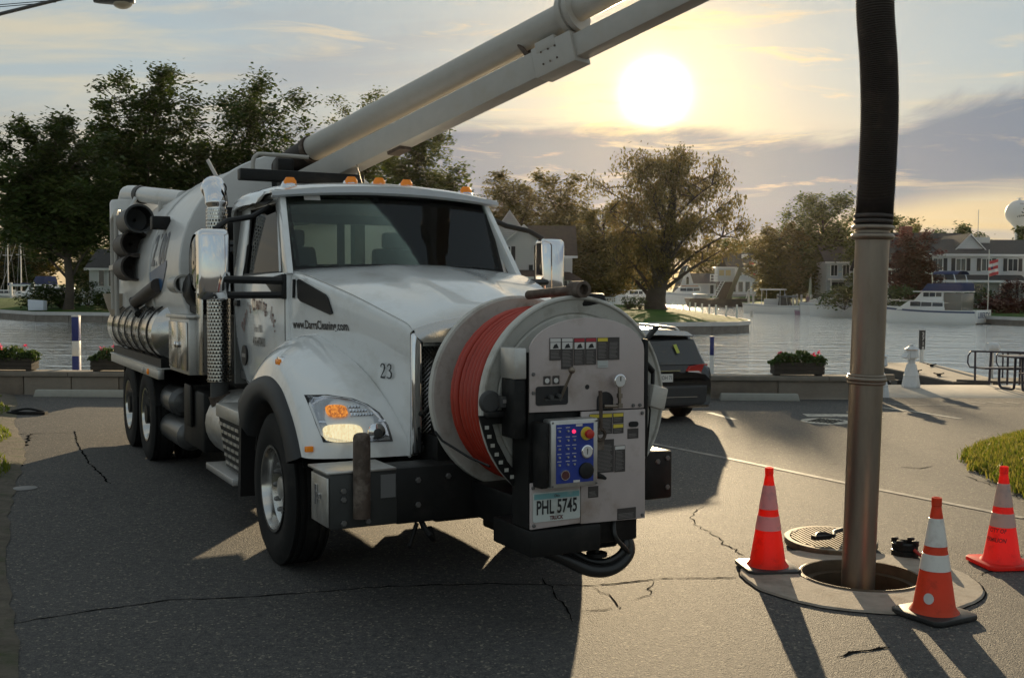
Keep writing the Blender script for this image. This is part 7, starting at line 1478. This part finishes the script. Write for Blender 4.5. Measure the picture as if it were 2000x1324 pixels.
MB().tube(pts, .022, 5).build('bow_rail', chrome, o); MB().tube([(p[0], -p[1], p[2]) for p in pts], .022, 5).build('bow_rail', chrome, o)
for p in pts[1::2]: MB().cyl(p, (p[0], p[1], p[2] - .55), .018, n=5).build('stanchion', chrome, o)
MB().box(-4.40, -4.33, -1.45, 1.45, .1, 1.2).build('transom', gel, o, bevel=.02); MB().box(-4.9, -4.3, -1.3, 1.3, -.02, .08).build('swim_platform', mat('dark_teak', (.05, .04, .03), .7), o)
t = text_mb('LIBERTY', .44, bold=.04); w = width(t); t.xf(frame((-4.405, w / 2, .55), (0, -1, 0), (0, 0, 1))).build('boat_name', mat('name_blue', (.05, .08, .15), .5), o, smooth=0)
MB().cyl((-4.2, -1.2, 1.1), (-4.2, -1.2, 6.3), .04, n=6).build('flag_staff', alud, o); 
flagm = mat('flag_red', (0.45, 0.06, 0.06), .8)
def flag(o, x, y, z, h, w):
    for k in range(5):
        MB().sheet([[(x + .01 + w * j / 4, y + .08 * sin(j * 1.7 + k), z - h * (k + i) / 5 - .25 * w * j / 4) for j in range(5)] for i in range(2)], .01).build('flag_stripe', flagm if k % 2 == 0 else stkw, o)
    MB().sheet([[(x + w * .4 * j, y - .03, z - h * .55 * i - .1 * w * j) for j in range(2)] for i in range(2)], .012).build('flag_canton', navy, o)
flag(o, -4.2, -1.2, 5.3, 1.3, -.8)
# moored boats of the far row
G3 = 'boats moored along the far bank'
o = boat('grey white boat with hard top and two black outboards, end of the moored row', 1508, 612, 128, 150, 7.0, 2.5, .95, group=G3); MB().box(-.9, .9, -.5, .5, .9, 1.7).build('console', gelb, o, bevel=.08); MB().box(-1.4, 1.2, -1.1, 1.1, 2.75, 2.88).build('hard_top', gel, o, bevel=.04)
for x in (-1.2, 1.0):
    for s in (-1, 1): MB().cyl((x, s * .95, .9), (x, s * .95, 2.75), .04, n=6).build('top_post', gelb, o)
MB().hexa([(-2.2, -.9, .9), (-.9, -.9, .9), (-.9, .9, .9), (-2.2, .9, .9)], [(-2, -.7, 1.8), (-1, -.8, 1.9), (-1, .8, 1.9), (-2, .7, 1.8)]).build('dark_cover', motor, o, bevel=.1); outboard(o, -3.5, -.4, .9); outboard(o, -3.5, .4, .9)
o = boat('low open white boat with dark outboard next to the hard top boat', 1540, 611, 127, 160, 5.6, 2.1, .6, group=G3); outboard(o, -2.8, 0, .8); MB().box(-.2, .4, -.4, .4, .5, 1.1).build('console', gel, o, bevel=.05); rows = [[(-.9 + 2.2 * i / 3, .9 * sin(R(a)), 1.9 + .2 * cos(R(a))) for a in range(-80, 81, 32)] for i in range(4)]; MB().sheet(rows, .03).build('bimini_top', motor, o)
for s in (-1, 1): MB().cyl((0, s * .85, .6), (.2, s * .88, 1.95), .025, n=5).build('bimini_post', alud, o)
o = boat('covered white boat with pointed bow beside the standing person', 1600, 616, 122, 215, 6.5, 2.5, 1.15, group=G3); MB().hexa([(-3, -1.2, 1.1), (1.6, -1.1, 1.15), (1.6, 1.1, 1.15), (-3, 1.2, 1.1)], [(-2.6, -.3, 1.9), (.8, -.25, 1.8), (.8, .25, 1.8), (-2.6, .3, 1.9)]).build('canvas_cover', canvas, o, bevel=.08)
o = boat('white stern of a boat partly behind the steel tube', 1655, 620, 116, 178, 8.0, 2.7, 1.15, group=G3); cabin(o, -.4, 2.0, 1.9, 1.1, 1.9, gelb, .6); MB().box(-1.5, -.6, -1.0, 1.0, 1.1, 2.3).build('aft_cover', canvas, o, bevel=.1); MB().tube([(3.4, -.8, 1.4), (3.0, -.9, 1.9), (1.0, -1.2, 1.8)], .03, 5).build('bow_rail', alud, o)
js = boat('small purplish jet ski floating beside the dock', 1573, 613, 121, 200, 2.8, 1.1, .45, 'jet_ski', G3, hullm=mat('jet_purple', (.30, .18, .24), .4)); MB().hexa([(-1.1, -.25, .4), (.3, -.25, .4), (.3, .25, .4), (-1.1, .25, .4)], [(-1, -.18, .8), (.1, -.18, .85), (.1, .18, .85), (-1, .18, .8)]).build('saddle', motor, js, bevel=.06); MB().cyl((.35, -.35, 1.0), (.35, .35, 1.0), .03).build('handlebar', motor, js)
o = boat('white cruiser with domed cabin moored near the A-frame cottage', 1336, 588, 205, 175, 9.5, 3.2, 1.9, 'cabin_cruiser'); cabin(o, -3.0, 2.2, 2.8, 1.8, 3.2, gel, 1.2); MB().box(-2.6, .6, -1.2, 1.2, 3.2, 3.45).build('bridge', mat('teak_trim', (.35, .2, .12), .6), o, bevel=.1)
for i, (px, L, lab) in enumerate(((1185, 8, 'white cruiser moored beyond the reel, left end of the distant group'), (1212, 7, 'white cruiser with dark cover in the middle of the distant group'), (1240, 7, 'white boat moored close to the willow trunk'))):
    o = boat(lab, px, 588, 200 - i * 6, 170 - 8 * i, L, 2.8, 1.4, 'motor_boat', 'boats moored beyond the lawn'); cabin(o, -2.0, 1.8, 2.2, 1.3, 2.6, gel if i != 1 else gelb, 1.0)
    if i == 1: MB().hexa([(-3, -1.2, 1.4), (1, -1.2, 1.4), (1, 1.2, 1.4), (-3, 1.2, 1.4)], [(-2.5, -.6, 2.3), (.4, -.6, 2.2), (.4, .6, 2.2), (-2.5, .6, 2.3)]).build('dark_cover', motor, o, bevel=.1)
# marina on the left
MG = 'boats in the marina'
for px, Y, L, ang, lab, mast in ((22, 172, 9, 160, 'sailing boat with bare mast at the picture edge of the marina', 1), (48, 168, 9.5, 165, 'sailing boat with dark boom cover in the middle of the marina', 1)):
    o = boat(lab, px, 575, Y, ang, L, 2.9, 1.3, 'sailing_boat', MG); cabin(o, -2, 1.5, 1.9, 1.25, 1.8, gel, .8)
    MB().cyl((.6, 0, 1.3), (.6, 0, 11.5), .11, .08, 8).build('mast', mat('mast_pale', (.55, .53, .48), .4), o); MB().cyl((.5, 0, 2.9), (-3.2, 0, 2.8), .22, .16, 8).build('boom_cover', navy, o); MB().cyl((.6, -1.0, 7.5), (.6, 1.0, 7.5), .05, n=5).build('spreader', alud, o)
    for s in (-1, 1): MB().cyl((.6, s * .1, 11.3), (.3, s * 1.35, 1.3), .02, n=4).build('shroud', alud, o)
    MB().cyl((.6, 0, 11.3), (L * .48, 0, 1.7), .03, n=4).build('forestay', alud, o)
o = boat('white flybridge cruiser with blue canvas in the marina', 80, 572, 160, 150, 9, 3.2, 1.5, 'cabin_cruiser', MG); cabin(o, -2.5, 2.4, 2.7, 1.45, 2.9, gel, 1.2); MB().hexa([(-2.4, -1.2, 2.9), (.6, -1.1, 2.9), (.6, 1.1, 2.9), (-2.4, 1.2, 2.9)], [(-2.2, -1, 4.1), (0, -.9, 4.1), (0, .9, 4.1), (-2.2, 1, 4.1)]).build('bridge_canvas', navy, o, bevel=.12)
o = boat('white motor boat with green screens next to the corner tree trunk', 112, 572, 156, 170, 7, 2.8, 1.4, 'motor_boat', MG); cabin(o, -2.2, 2.2, 2.4, 1.4, 2.5, gel, .9)
o = boat('pale boat on a lift at the picture edge, bow toward the lawn', 8, 585, 150, 200, 7, 2.6, 1.3, 'motor_boat', MG); cabin(o, -1.5, 1.5, 2.0, 1.3, 2.1, gel, .8)
lf = at(42, 585, 148); o = empty('boat_lift', (lf.x, lf.y, WATER), 0, 'white timber boat lift frame in front of the marina boats', 'boat lift')
for x in (-1.4, 1.6): MB().box(x - .14, x + .14, -.14, .14, -1, 3.1).build('lift_post', trimw, o)
MB().box(-1.6, 1.8, -.12, .12, 2.6, 2.9).build('lift_beam', trimw, o); MB().box(-1.5, 1.7, .4, .6, 1.2, 1.4).build('lift_beam', trimw, o)
# dredge barge with wheelhouse and digging arm
p = at(1412, 598, 176); rustg = mat('barge_rust', (.07, .055, .045), .85, noise=.3, nscale=2); o = empty('dredge_barge', (p.x, p.y, WATER), R(2), 'rusty work barge with white wheelhouse, ladder and digging arm in the channel', 'barge')
MB().hexa([(-5.4, -2, -.4), (6, -2, -.4), (6, 2, -.4), (-5.4, 2, -.4)], [(-6, -2.1, 1.3), (6.2, -2.1, 1.3), (6.2, 2.1, 1.3), (-6, 2.1, 1.3)]).build('hull', rustg, o, bevel=.05)
MB().box(-1.2, 1.6, -1.2, 1.2, 4.0, 6.2).build('wheelhouse', gelb, o, bevel=.04); MB().box(-1.5, 1.9, -1.4, 1.4, 6.2, 6.4).build('wheelhouse_roof', gel, o, bevel=.03); MB().box(-1.0, 1.2, -.9, .9, 1.3, 4.0).build('tower', rustg, o)
for x in (-.6, .5): MB().box(x - .4, x + .4, -1.24, -1.19, 5.0, 5.9).build('wheelhouse_window', mat('lit_pane', (.45, .36, .2), .2), o)
for z in (4.1, 4.6, 5.1): MB().box(-2.4, -1.2, -1.25, -1.15, z, z + .1).build('balcony_rail', trimw, o)
for x in (-2.4, -1.8): MB().box(x - .05, x + .05, -1.25, -1.15, 4.0, 5.2).build('balcony_post', trimw, o)
for s in (0, .55): MB().cyl((-2.4 + s, -1.9, 1.0), (-.7 + s, -1.6, 4.1), .06, n=6).build('ladder_stile', trimw, o)
for k in range(8): MB().cyl((-2.4 + .21 * k, -1.9, 1.0 + .39 * k), (-1.85 + .21 * k, -1.9, 1.0 + .39 * k), .045, n=5).build('ladder_rung', trimw, o)
armm = mat('arm_olive', (.10, .09, .05), .6)
MB().hexa([(.0, -2.2, 1.2), (.7, -2.2, 1.2), (.7, -1.8, 1.2), (.0, -1.8, 1.2)], [(2.0, -2.2, 6.3), (2.7, -2.2, 6.2), (2.7, -1.8, 6.2), (2.0, -1.8, 6.3)]).build('arm_boom', armm, o, bevel=.03); MB().hexa([(2.2, -2.15, 5.7), (2.3, -2.15, 6.4), (2.3, -1.85, 6.4), (2.2, -1.85, 5.7)], [(5.3, -2.15, 4.1), (5.5, -2.15, 4.6), (5.5, -1.85, 4.6), (5.3, -1.85, 4.1)]).build('arm_stick', armm, o, bevel=.03); MB().hexa([(5.1, -2.3, .9), (5.7, -2.3, 1.0), (5.7, -1.7, 1.0), (5.1, -1.7, .9)], [(5.2, -2.2, 4.4), (5.6, -2.2, 4.4), (5.6, -1.8, 4.4), (5.2, -1.8, 4.4)]).build('arm_bucket', armm, o, bevel=.03)
MB().box(-4.8, -2.9, -1, 1, 1.3, 2.0).build('deck_box', gelb, o, bevel=.05); MB().tube([(3.4, -1.5, 1.3), (3.7, -1.5, 2.6), (4.3, -1.5, 3.0), (5.0, -1.5, 2.9)], .06, 6).build('hand_rail', trimw, o)
# flag staff by the house
p = at(1478, 578, 205); o = empty('flag_pole', (p.x, p.y, p.z), 0, 'tall flag pole with striped flag in front of the channel house', 'flag pole'); MB().cyl((0, 0, 0), (0, 0, 8.6), .08, .05, 6).build('pole', alud, o); flag(o, 0, 0, 6.2, 2.6, -1.5)
# white posts round the peninsula tip, joined by a rope on each
rope = mat('rope_grey', (.3, .28, .25), .9)
posts = [(1309, 602), (1322, 604), (1334, 606), (1347, 610), (1358, 612), (1371, 614), (1385, 617), (1398, 618), (1418, 621), (1439, 622)]; pw = [onz(x, y, -.13) for x, y in posts]
where = ['first post by the willow trunk', 'second post from the willow trunk', 'third post from the willow trunk', 'fourth post from the willow trunk', 'fifth post from the willow trunk', 'fifth post from the lawn tip', 'fourth post from the lawn tip', 'third post from the lawn tip', 'shorter post before the lawn tip', 'end post at the lawn tip']
for i, p in enumerate(pw):
    o = empty('rail_post', (p.x, p.y, p.z), 0, 'slim white ' + where[i] + ' on the shore', 'post', 'white posts round the lawn tip'); hgt = (.85, .95)[i == 9] * (1 + (i < 3) * .2); MB().box(-.055, .055, -.055, .055, -.8, hgt).build('shaft', postw, o); MB().box(-.065, .065, -.065, .065, hgt, hgt + .03).build('cap', trimw, o)
# pilings of the far row
for i, (px, top, bot, Y) in enumerate(((1471, 572, 600, 140), (1462, 571, 592, 142), (1519, 574, 598, 132), (1533, 574, 596, 133), (1549, 576, 598, 130), (1556, 574, 600, 130), (1565, 575, 598, 130), (1584, 575, 600, 125), (1602, 576, 592, 128), (1619, 576, 594, 127), (1632, 576, 594, 125), (1468, 607, 614, 110))):
    p = at(px, bot, Y); hgt = at(px, top, Y).z - WATER; lab = ['behind the bow of the hard top boat', 'at the barge end', 'past the hard top boat', 'above the low open boat', 'behind the dark outboard', 'just before the standing person, taller', 'close to the standing person', 'before the closed parasol', 'behind the covered boat bow', 'over the covered boat', 'by the boat behind the tube', 'short and alone in open water'][i]
    o = tag(MB().lathe([(.15, -1.5), (.14, hgt - .06), (.10, hgt)], (0, 0, 0), 'z', 10).build('piling', mat('piling_grey', (.42, .40, .36), .8, noise=.2, nscale=4), loc=(p.x, p.y, WATER)), 'weathered piling ' + lab, 'piling', 'pilings along the far row of boats')
dk = at(1590, 600, 131); tag(MB().box(-7.5, 6.5, 0, 1.6, .35, .55).build('far_dock', mat('dock_timber', (.22, .20, .18), .85), loc=(dk.x, dk.y, WATER)), 'long timber dock behind the moored boats', 'dock')
# closed parasol, gas grill
p = at(1582, 592, 133); o = empty('closed_parasol', (p.x, p.y, p.z), 0, 'tall closed green grey parasol on the dock', 'parasol'); MB().cyl((0, 0, -.6), (0, 0, 3.2), .04, n=6).build('pole', alud, o); MB().lathe([(.12, 0.6), (.20, .7), (.19, 1.6), (.12, 2.9), (.03, 3.15)], (0, 0, 0), 'z', 12).build('folded_canopy', mat('parasol_cloth', (.26, .28, .22), .9), o)
# person on the dock: one skinned body, clothes as parts
def person(p, rz, label):
    o = empty('person', p, rz, label, 'person')
    J = [(0, 0, .95, .15, .11), (0, 0, 1.15, .145, .10), (0, 0, 1.38, .17, .105), (0, 0, 1.48, .06, .06), (0, 0, 1.56, .065, .07), (0, .01, 1.66, .08, .10), (0, 0, 1.73, .04, .05), (-.19, 0, 1.40, .055, .055), (-.25, .03, 1.14, .042, .042), (-.20, -.12, .94, .032, .032), (-.19, -.16, .86, .03, .02), (.19, 0, 1.40, .055, .055), (.26, .02, 1.14, .042, .042), (.24, -.06, .90, .032, .032), (.24, -.08, .81, .03, .02), (-.10, 0, .88, .085, .09), (-.11, -.02, .48, .058, .06), (-.11, .02, .08, .042, .045), (-.11, -.12, .03, .04, .03), (.10, 0, .88, .085, .09), (.11, .0, .48, .058, .06), (.12, .04, .08, .042, .045), (.12, -.10, .03, .04, .03)]
    E_ = [(0, 1), (1, 2), (2, 3), (3, 4), (4, 5), (5, 6), (2, 7), (7, 8), (8, 9), (9, 10), (2, 11), (11, 12), (12, 13), (13, 14), (0, 15), (15, 16), (16, 17), (17, 18), (0, 19), (19, 20), (20, 21), (21, 22)]
    me = bpy.data.meshes.new('body'); me.from_pydata([j[:3] for j in J], E_, []); b = bpy.data.objects.new('body', me); col.objects.link(b); b.parent = o; me.materials.append(mat('skin', (.42, .26, .20), .6))
    md = b.modifiers.new('skin', 'SKIN'); sv = me.skin_vertices[0].data
    for k, j in enumerate(J): sv[k].radius = (j[3], j[4])
    sv[0].use_root = True; b.modifiers.new('sub', 'SUBSURF').levels = 1
    MB().rings([[(w * cos(R(a)), d * sin(R(a)), z) for a in range(0, 360, 30)] for z, w, d in ((.78, .20, .155), (.95, .20, .15), (1.15, .185, .14), (1.38, .225, .14), (1.46, .12, .10))], False, False).build('shirt', mat('shirt_mauve', (.30, .21, .23), .9), o, smooth=60)
    for s in (-1, 1): MB().tube([(s * .10, 0, .88), (s * .11, -.01, .48), (s * .115, .03, .10)], [.11, .08, .065], 10).build('trouser_leg', mat('trousers_mauve', (.24, .17, .19), .9), o, smooth=60)
    MB().sphere((0, .02, 1.69), .105, 12, (1, 1.05, .95)).build('hair', mat('hair_pale', (.45, .40, .34), .8), o, smooth=60)
    return o
pp_ = at(1577, 594, 131.8); person((pp_.x, pp_.y, WATER + .55), R(20), 'person in mauve clothes standing on the dock among the boats')
# picket fence, white box, white deck railing
p = at(158, 584, 95); o = empty('picket_fence', (p.x, p.y, p.z - .1), R(14), 'white picket fence beside the small white house', 'fence')
for k in range(17): MB().prism([(-.05, -.5), (.05, -.5), (.05, .85), (0, .95), (-.05, .85)], -.015, .015, 'y').build('picket', trimw, o, loc=(k * .14 * 1.1, 0, 0), smooth=0)
for z in (.25, .65): MB().box(-.1, 2.6, .016, .05, z, z + .08).build('fence_rail', trimw, o)
p = at(73, 606, 84); tag(MB().hexa([(-.6, -.3, 0), (.6, -.3, 0), (.6, .4, 0), (-.6, .4, 0)], [(-.62, -.3, .85), (.6, -.3, .78), (.6, .4, .74), (-.62, .4, .82)]).build('dock_box', mat('box_pale_blue', (.50, .54, .60), .6), bevel=.03, loc=(p.x, p.y, p.z)), 'pale blue white storage box on the lawn edge', 'box')
p = at(1177, 600, 112); o = empty('deck_railing', (p.x, p.y, p.z), R(5), 'white baluster railing of a deck between reel and willow', 'railing'); L_ = 5.0
for k in range(26): MB().box(k * .19 - .03, k * .19 + .03, -.03, .03, .08, .95).build('baluster', trimw, o, smooth=0)
for z in (.05, .95): MB().box(-.1, L_, -.05, .05, z, z + .09).build('hand_rail', trimw, o, smooth=0)
MB().box(-.2, L_, .1, 3, -.2, .02).build('deck', trimw, o, smooth=0)
# ---------------------------------------------------------------- quay furniture
irond = mat('railing_purple_black', (.022, .018, .03), .45)
dz = -.32; dp = [onz(1715, 706, dz), onz(1803, 704, dz), onz(1945, 737, dz), onz(1985, 752, dz), onz(1866, 743, dz), onz(1715, 709, dz)]
dp = [onz(1700, 703, dz), onz(1800, 703.5, dz), onz(1950, 738, dz), onz(1862, 742, dz), onz(1700, 709, dz)]
o = empty('floating_dock', (dp[3].x, dp[3].y, WATER), 0, 'timber floating dock beside the quay behind the steel tube', 'dock'); q = [Vector((a.x - dp[3].x, a.y - dp[3].y, 0)) for a in dp]
deckm = mat('deck_boards', (.26, .22, .18), .85, noise=.25, nscale=3); MB().prism([(a.x, a.y) for a in q], .30, .50, 'z').build('frame', mat('dock_dark', (.04, .035, .03), .85), o); 
a0, a1, b0, b1 = q[3], q[4], q[2], q[1]
nb = 34
for k in range(nb):
    f0, f1 = k / nb, (k + .93) / nb; MB().hexa([a0.lerp(a1, f0) + Vector((0, 0, .505)), a0.lerp(a1, f1) + Vector((0, 0, .505)), b0.lerp(b1, f1) + Vector((0, 0, .505)), b0.lerp(b1, f0) + Vector((0, 0, .505))], [a0.lerp(a1, f0) + Vector((0, 0, .54)), a0.lerp(a1, f1) + Vector((0, 0, .54)), b0.lerp(b1, f1) + Vector((0, 0, .54)), b0.lerp(b1, f0) + Vector((0, 0, .54))]).build('plank', deckm, o, smooth=0)
d_ = (a1 - a0).normalized(); MB().tube([a0 + Vector((0, -.05, .18)), a1 + Vector((0, -.05, .18))], .05, 6).build('fender_rail', mat('dock_grey', (.3, .28, .26), .7), o)
for k in range(5): c = a0.lerp(a1, (k + .5) / 5); MB().box(c.x - .25, c.x + .25, c.y + .1, c.y + .6, -.3, .3).build('float', mat('float_black', (.02, .02, .02), .6), o)
for f, g_ in ((.25, .2), (.45, .1), (.7, .8)): c = a0.lerp(a1, f).lerp(b0.lerp(b1, f), g_); MB().tube([(c.x - .14, c.y, .62), (c.x - .06, c.y, .60), (c.x + .06, c.y, .60), (c.x + .14, c.y, .62)], .018, 6).box(c.x - .05, c.x + .05, c.y - .02, c.y + .02, .54, .6).build('cleat', blackm, o)
bp_ = onz(1800, 705, dz); o = empty('dock_pile', (bp_.x, bp_.y, WATER), 0, 'thin white dock pile with a black lettered sleeve', 'post', 'posts standing in the water'); MB().cyl((0, 0, -.8), (0, 0, .95), .07, n=12).build('white_shaft', postw, o); zt = at(1803, 645, bp_.y).z - WATER; MB().box(-.075, .075, -.075, .075, .95, zt).build('black_sleeve', ink, o)
t = text_mb('PIER', .10, bold=.02); 
for i, ch in enumerate('2718'): g = text_mb(ch, .11, bold=.02); g.xf(frame((-.035, -.076, zt - .17 - i * .15), (1, 0, 0), (0, 0, 1))).build('sleeve_mark', stkw, o, smooth=0)
# lighthouse shaped power pedestals
lhm = mat('pedestal_white', (.60, .61, .62), .45, dirt=(.45, .45, .45), dscale=4)
def pedestal(p, z, s, lab):
    o = empty('power_pedestal', (p.x, p.y, z), R(20), lab, 'power pedestal', 'lighthouse shaped pedestals on the quay'); n = 8
    MB().lathe([(.20 * s, 0), (.205 * s, .03), (.17 * s, .24), (.175 * s, .245), (.175 * s, .27), (.165 * s, .275), (.105 * s, .50), (.10 * s, .51)], (0, 0, 0), 'z', n).build('tower', lhm, o, smooth=0); MB().lathe([(.082 * s, .50), (.082 * s, .62)], (0, 0, 0), 'z', n).build('neck', lhm, o, smooth=0)
    MB().lathe([(.06 * s, .60), (.14 * s, .635), (.155 * s, .66), (.125 * s, .80), (.13 * s, .81)], (0, 0, 0), 'z', n).build('lantern', lhm, o, smooth=0); MB().lathe([(.13 * s, .81), (.13 * s, .825)], (0, 0, 0), 'z', n).build('amber_ring', mat('ring_amber', (.6, .3, .08), .4), o, smooth=0); MB().lathe([(.175 * s, .825), (.165 * s, .84), (.07 * s, .895), (.05 * s, .90), (.05 * s, .93), (.02, .94)], (0, 0, 0), 'z', n).build('cap', lhm, o, smooth=0)
    MB().hexa([(-.22, -.08, .66), (-.12, -.08, .62), (-.12, .08, .62), (-.22, .08, .66)], [(-.2, -.08, .68), (-.10, -.08, .78), (-.10, .08, .78), (-.2, .08, .68)]).build('socket_cover', lhm, o)
pedestal(at(1779, 755, 23.4), -.185, .95, 'white lighthouse shaped power pedestal standing clear on the quay'); pedestal(at(1716, 780, 20.9), -.185, 1.0, 'white lighthouse shaped power pedestal half hidden by the steel tube')
# railing of the ramp
def rail_pt(x, y, Y): return at(x, y, Y)
o = empty('ramp_railing', tuple(at(1900, 745, 25.0)), 0, 'dark tube railing along the dock ramp at the quay', 'railing'); org = o.location.copy()
def rt(pts, r=.022, name='rail'): MB().tube([at(x, y, Y) - org for x, y, Y in pts], r, 8).build(name, irond, o, smooth=60)
rt([(1904, 745, 25), (1905, 686, 25)], .026, 'post'); rt([(1932, 748, 25), (1936, 688, 25)], .03, 'post'); rt([(1967, 752, 24.8), (1969, 688, 24.8)], .026, 'post'); rt([(1958, 738, 26.5), (1959, 690, 26.5)], .022, 'post'); rt([(1991, 755, 24.7), (1993, 689, 24.7)], .026, 'post')
rt([(2060, 690, 24.6), (1967, 688, 24.8), (1936, 687, 25), (1897, 686, 25), (1891, 695, 25), (1890, 708, 25), (1894, 717, 25), (1936, 719, 25), (2060, 724, 24.6)], .02, 'rail')
rt([(2060, 693, 26.4), (1950, 688, 26.5), (1946, 696, 26.5), (1946, 708, 26.5), (1951, 717, 26.5), (2060, 721, 26.4)], .018, 'rail')
tag(MB().hexa([at(1868, 745, 25.4), at(1940, 748, 25.0), at(2080, 752, 25.0), at(2080, 738, 28)], [p + Vector((0, 0, .05)) for p in (at(1868, 745, 25.4), at(1940, 748, 25.0), at(2080, 752, 25.0), at(2080, 738, 28))]).build('ramp_deck', mat('ramp_dark', (.035, .035, .035), .7)), 'dark ramp deck between the quay and the floating dock', 'ramp')
# white float drum on a pole
p = at(1937, 745, 26.2); o = empty('life_ring_drum', (p.x, p.y, p.z), 0, 'white drum on a pole behind the ramp railing', 'drum'); zt = at(1937, 679, 26.2).z - p.z
MB().cyl((0, 0, -.3), (0, 0, zt - .1), .03, n=8).build('pole', alud, o); MB().lathe([(.05, -.13), (.11, -.125), (.125, -.10), (.125, .09), (.11, .12), (.05, .125)], (0, 0, zt), 'x', 20).build('drum', lhm, o, smooth=50)
# picnic table, cut by the picture edge
p = at(1990, 768, 22.6); o = empty('picnic_table', (p.x, p.y, -.185), R(8), 'dark metal picnic table on the quay at the picture edge', 'picnic table')
MB().box(-.25, 1.7, -.35, .40, .71, .745).build('table_top', irond, o, bevel=.01)
for y in (-.8, .72): MB().box(-.45, 1.7, y - .13, y + .13, .42, .45).build('bench', irond, o, bevel=.008)
for x in (.0, 1.3):
    MB().tube(cat1([(x, -.78, .42), (x, -.78, .12), (x, -.70, .03), (x, -.55, .025), (x, -.2, .03), (x, -.12, .12), (x, -.10, .7)], 4), .028, 8).build('leg', irond, o, smooth=60); MB().tube(cat1([(x, .72, .42), (x, .72, .12), (x, .64, .03), (x, .5, .025), (x, .25, .03), (x, .17, .12), (x, .15, .7)], 4), .028, 8).build('leg', irond, o, smooth=60)
# ---------------------------------------------------------------- street lamp reaching in from the left
lp = at(222, 6, 20); o = empty('street_lamp', (-14.0, 20, gz(20)), 0, 'street lamp with long arm reaching in at the top corner', 'street lamp'); og = Vector((-14.0, 20, gz(20)))
lampm = mat('lamp_grey', (.10, .10, .10), .5, .5)
MB().tube([(0, 0, 0), (0, 0, at(0, 35, 20).z + .1)], [.13, .09], 14).build('pole', lampm, o); zA = at(0, 28, 20) - og
MB().tube([Vector((0, 0, at(-320, 95, 20).z - og.z)), at(0, 28, 20) - og, at(113, 0, 20) - og, at(178, -14, 20) - og, at(190, -6, 20) - og, at(205, 0, 20) - og], .035, 8).build('arm', lampm, o, smooth=60)
hd = lp - og; MB().rings([[(hd.x + x, hd.y + w * cos(R(a)), hd.z + zc + h * sin(R(a))) for a in range(0, 360, 30)] for x, w, h, zc in ((-.36, .05, .04, .04), (-.28, .09, .065, .05), (0, .15, .085, .05), (.2, .16, .085, .045), (.34, .12, .06, .04), (.38, .05, .03, .035))]).build('lamp_head', lampm, o, smooth=50)
MB().sphere((0, 0, 0), .15, 16, (1.2, .9, -.75), half=True).build('lens', mat('lamp_lens', (.55, .48, .36), .15, trans=.4), o, smooth=60, loc=(hd.x + .16, hd.y, hd.z + .0))
for k, (ya, yb) in enumerate(((10, -14), (14, 2))):
    MB().tube([Vector((-2.5, 0, at(-500, ya + 6, 20).z - og.z)), at(0, ya, 20) - og, at(110, ya - 9, 20) - og, at(400, yb - 30, 20) - og][:3 if k else 4], .008, 5).build('cable', blackp, o)
# ---------------------------------------------------------------- hazy morning air
hzm = bpy.data.materials.new('haze'); hzm.use_nodes = True; N = hzm.node_tree.nodes; L = hzm.node_tree.links
for n in list(N):
    if n.type == 'BSDF_PRINCIPLED': N.remove(n)
pv_ = N.new('ShaderNodeVolumePrincipled'); pv_.inputs['Color'].default_value = (0.98, 0.94, 0.88, 1); pv_.inputs['Density'].default_value = 0.00003; pv_.inputs['Anisotropy'].default_value = 0.80
L.new(pv_.outputs[0], [n for n in N if n.type == 'OUTPUT_MATERIAL'][0].inputs['Volume'])
hz_o = MB().box(-620, 620, -60, 700, -3.7, 60).build('haze', hzm, smooth=0); tag(hz_o, kind='stuff')
scene.cycles.volume_bounces = 0
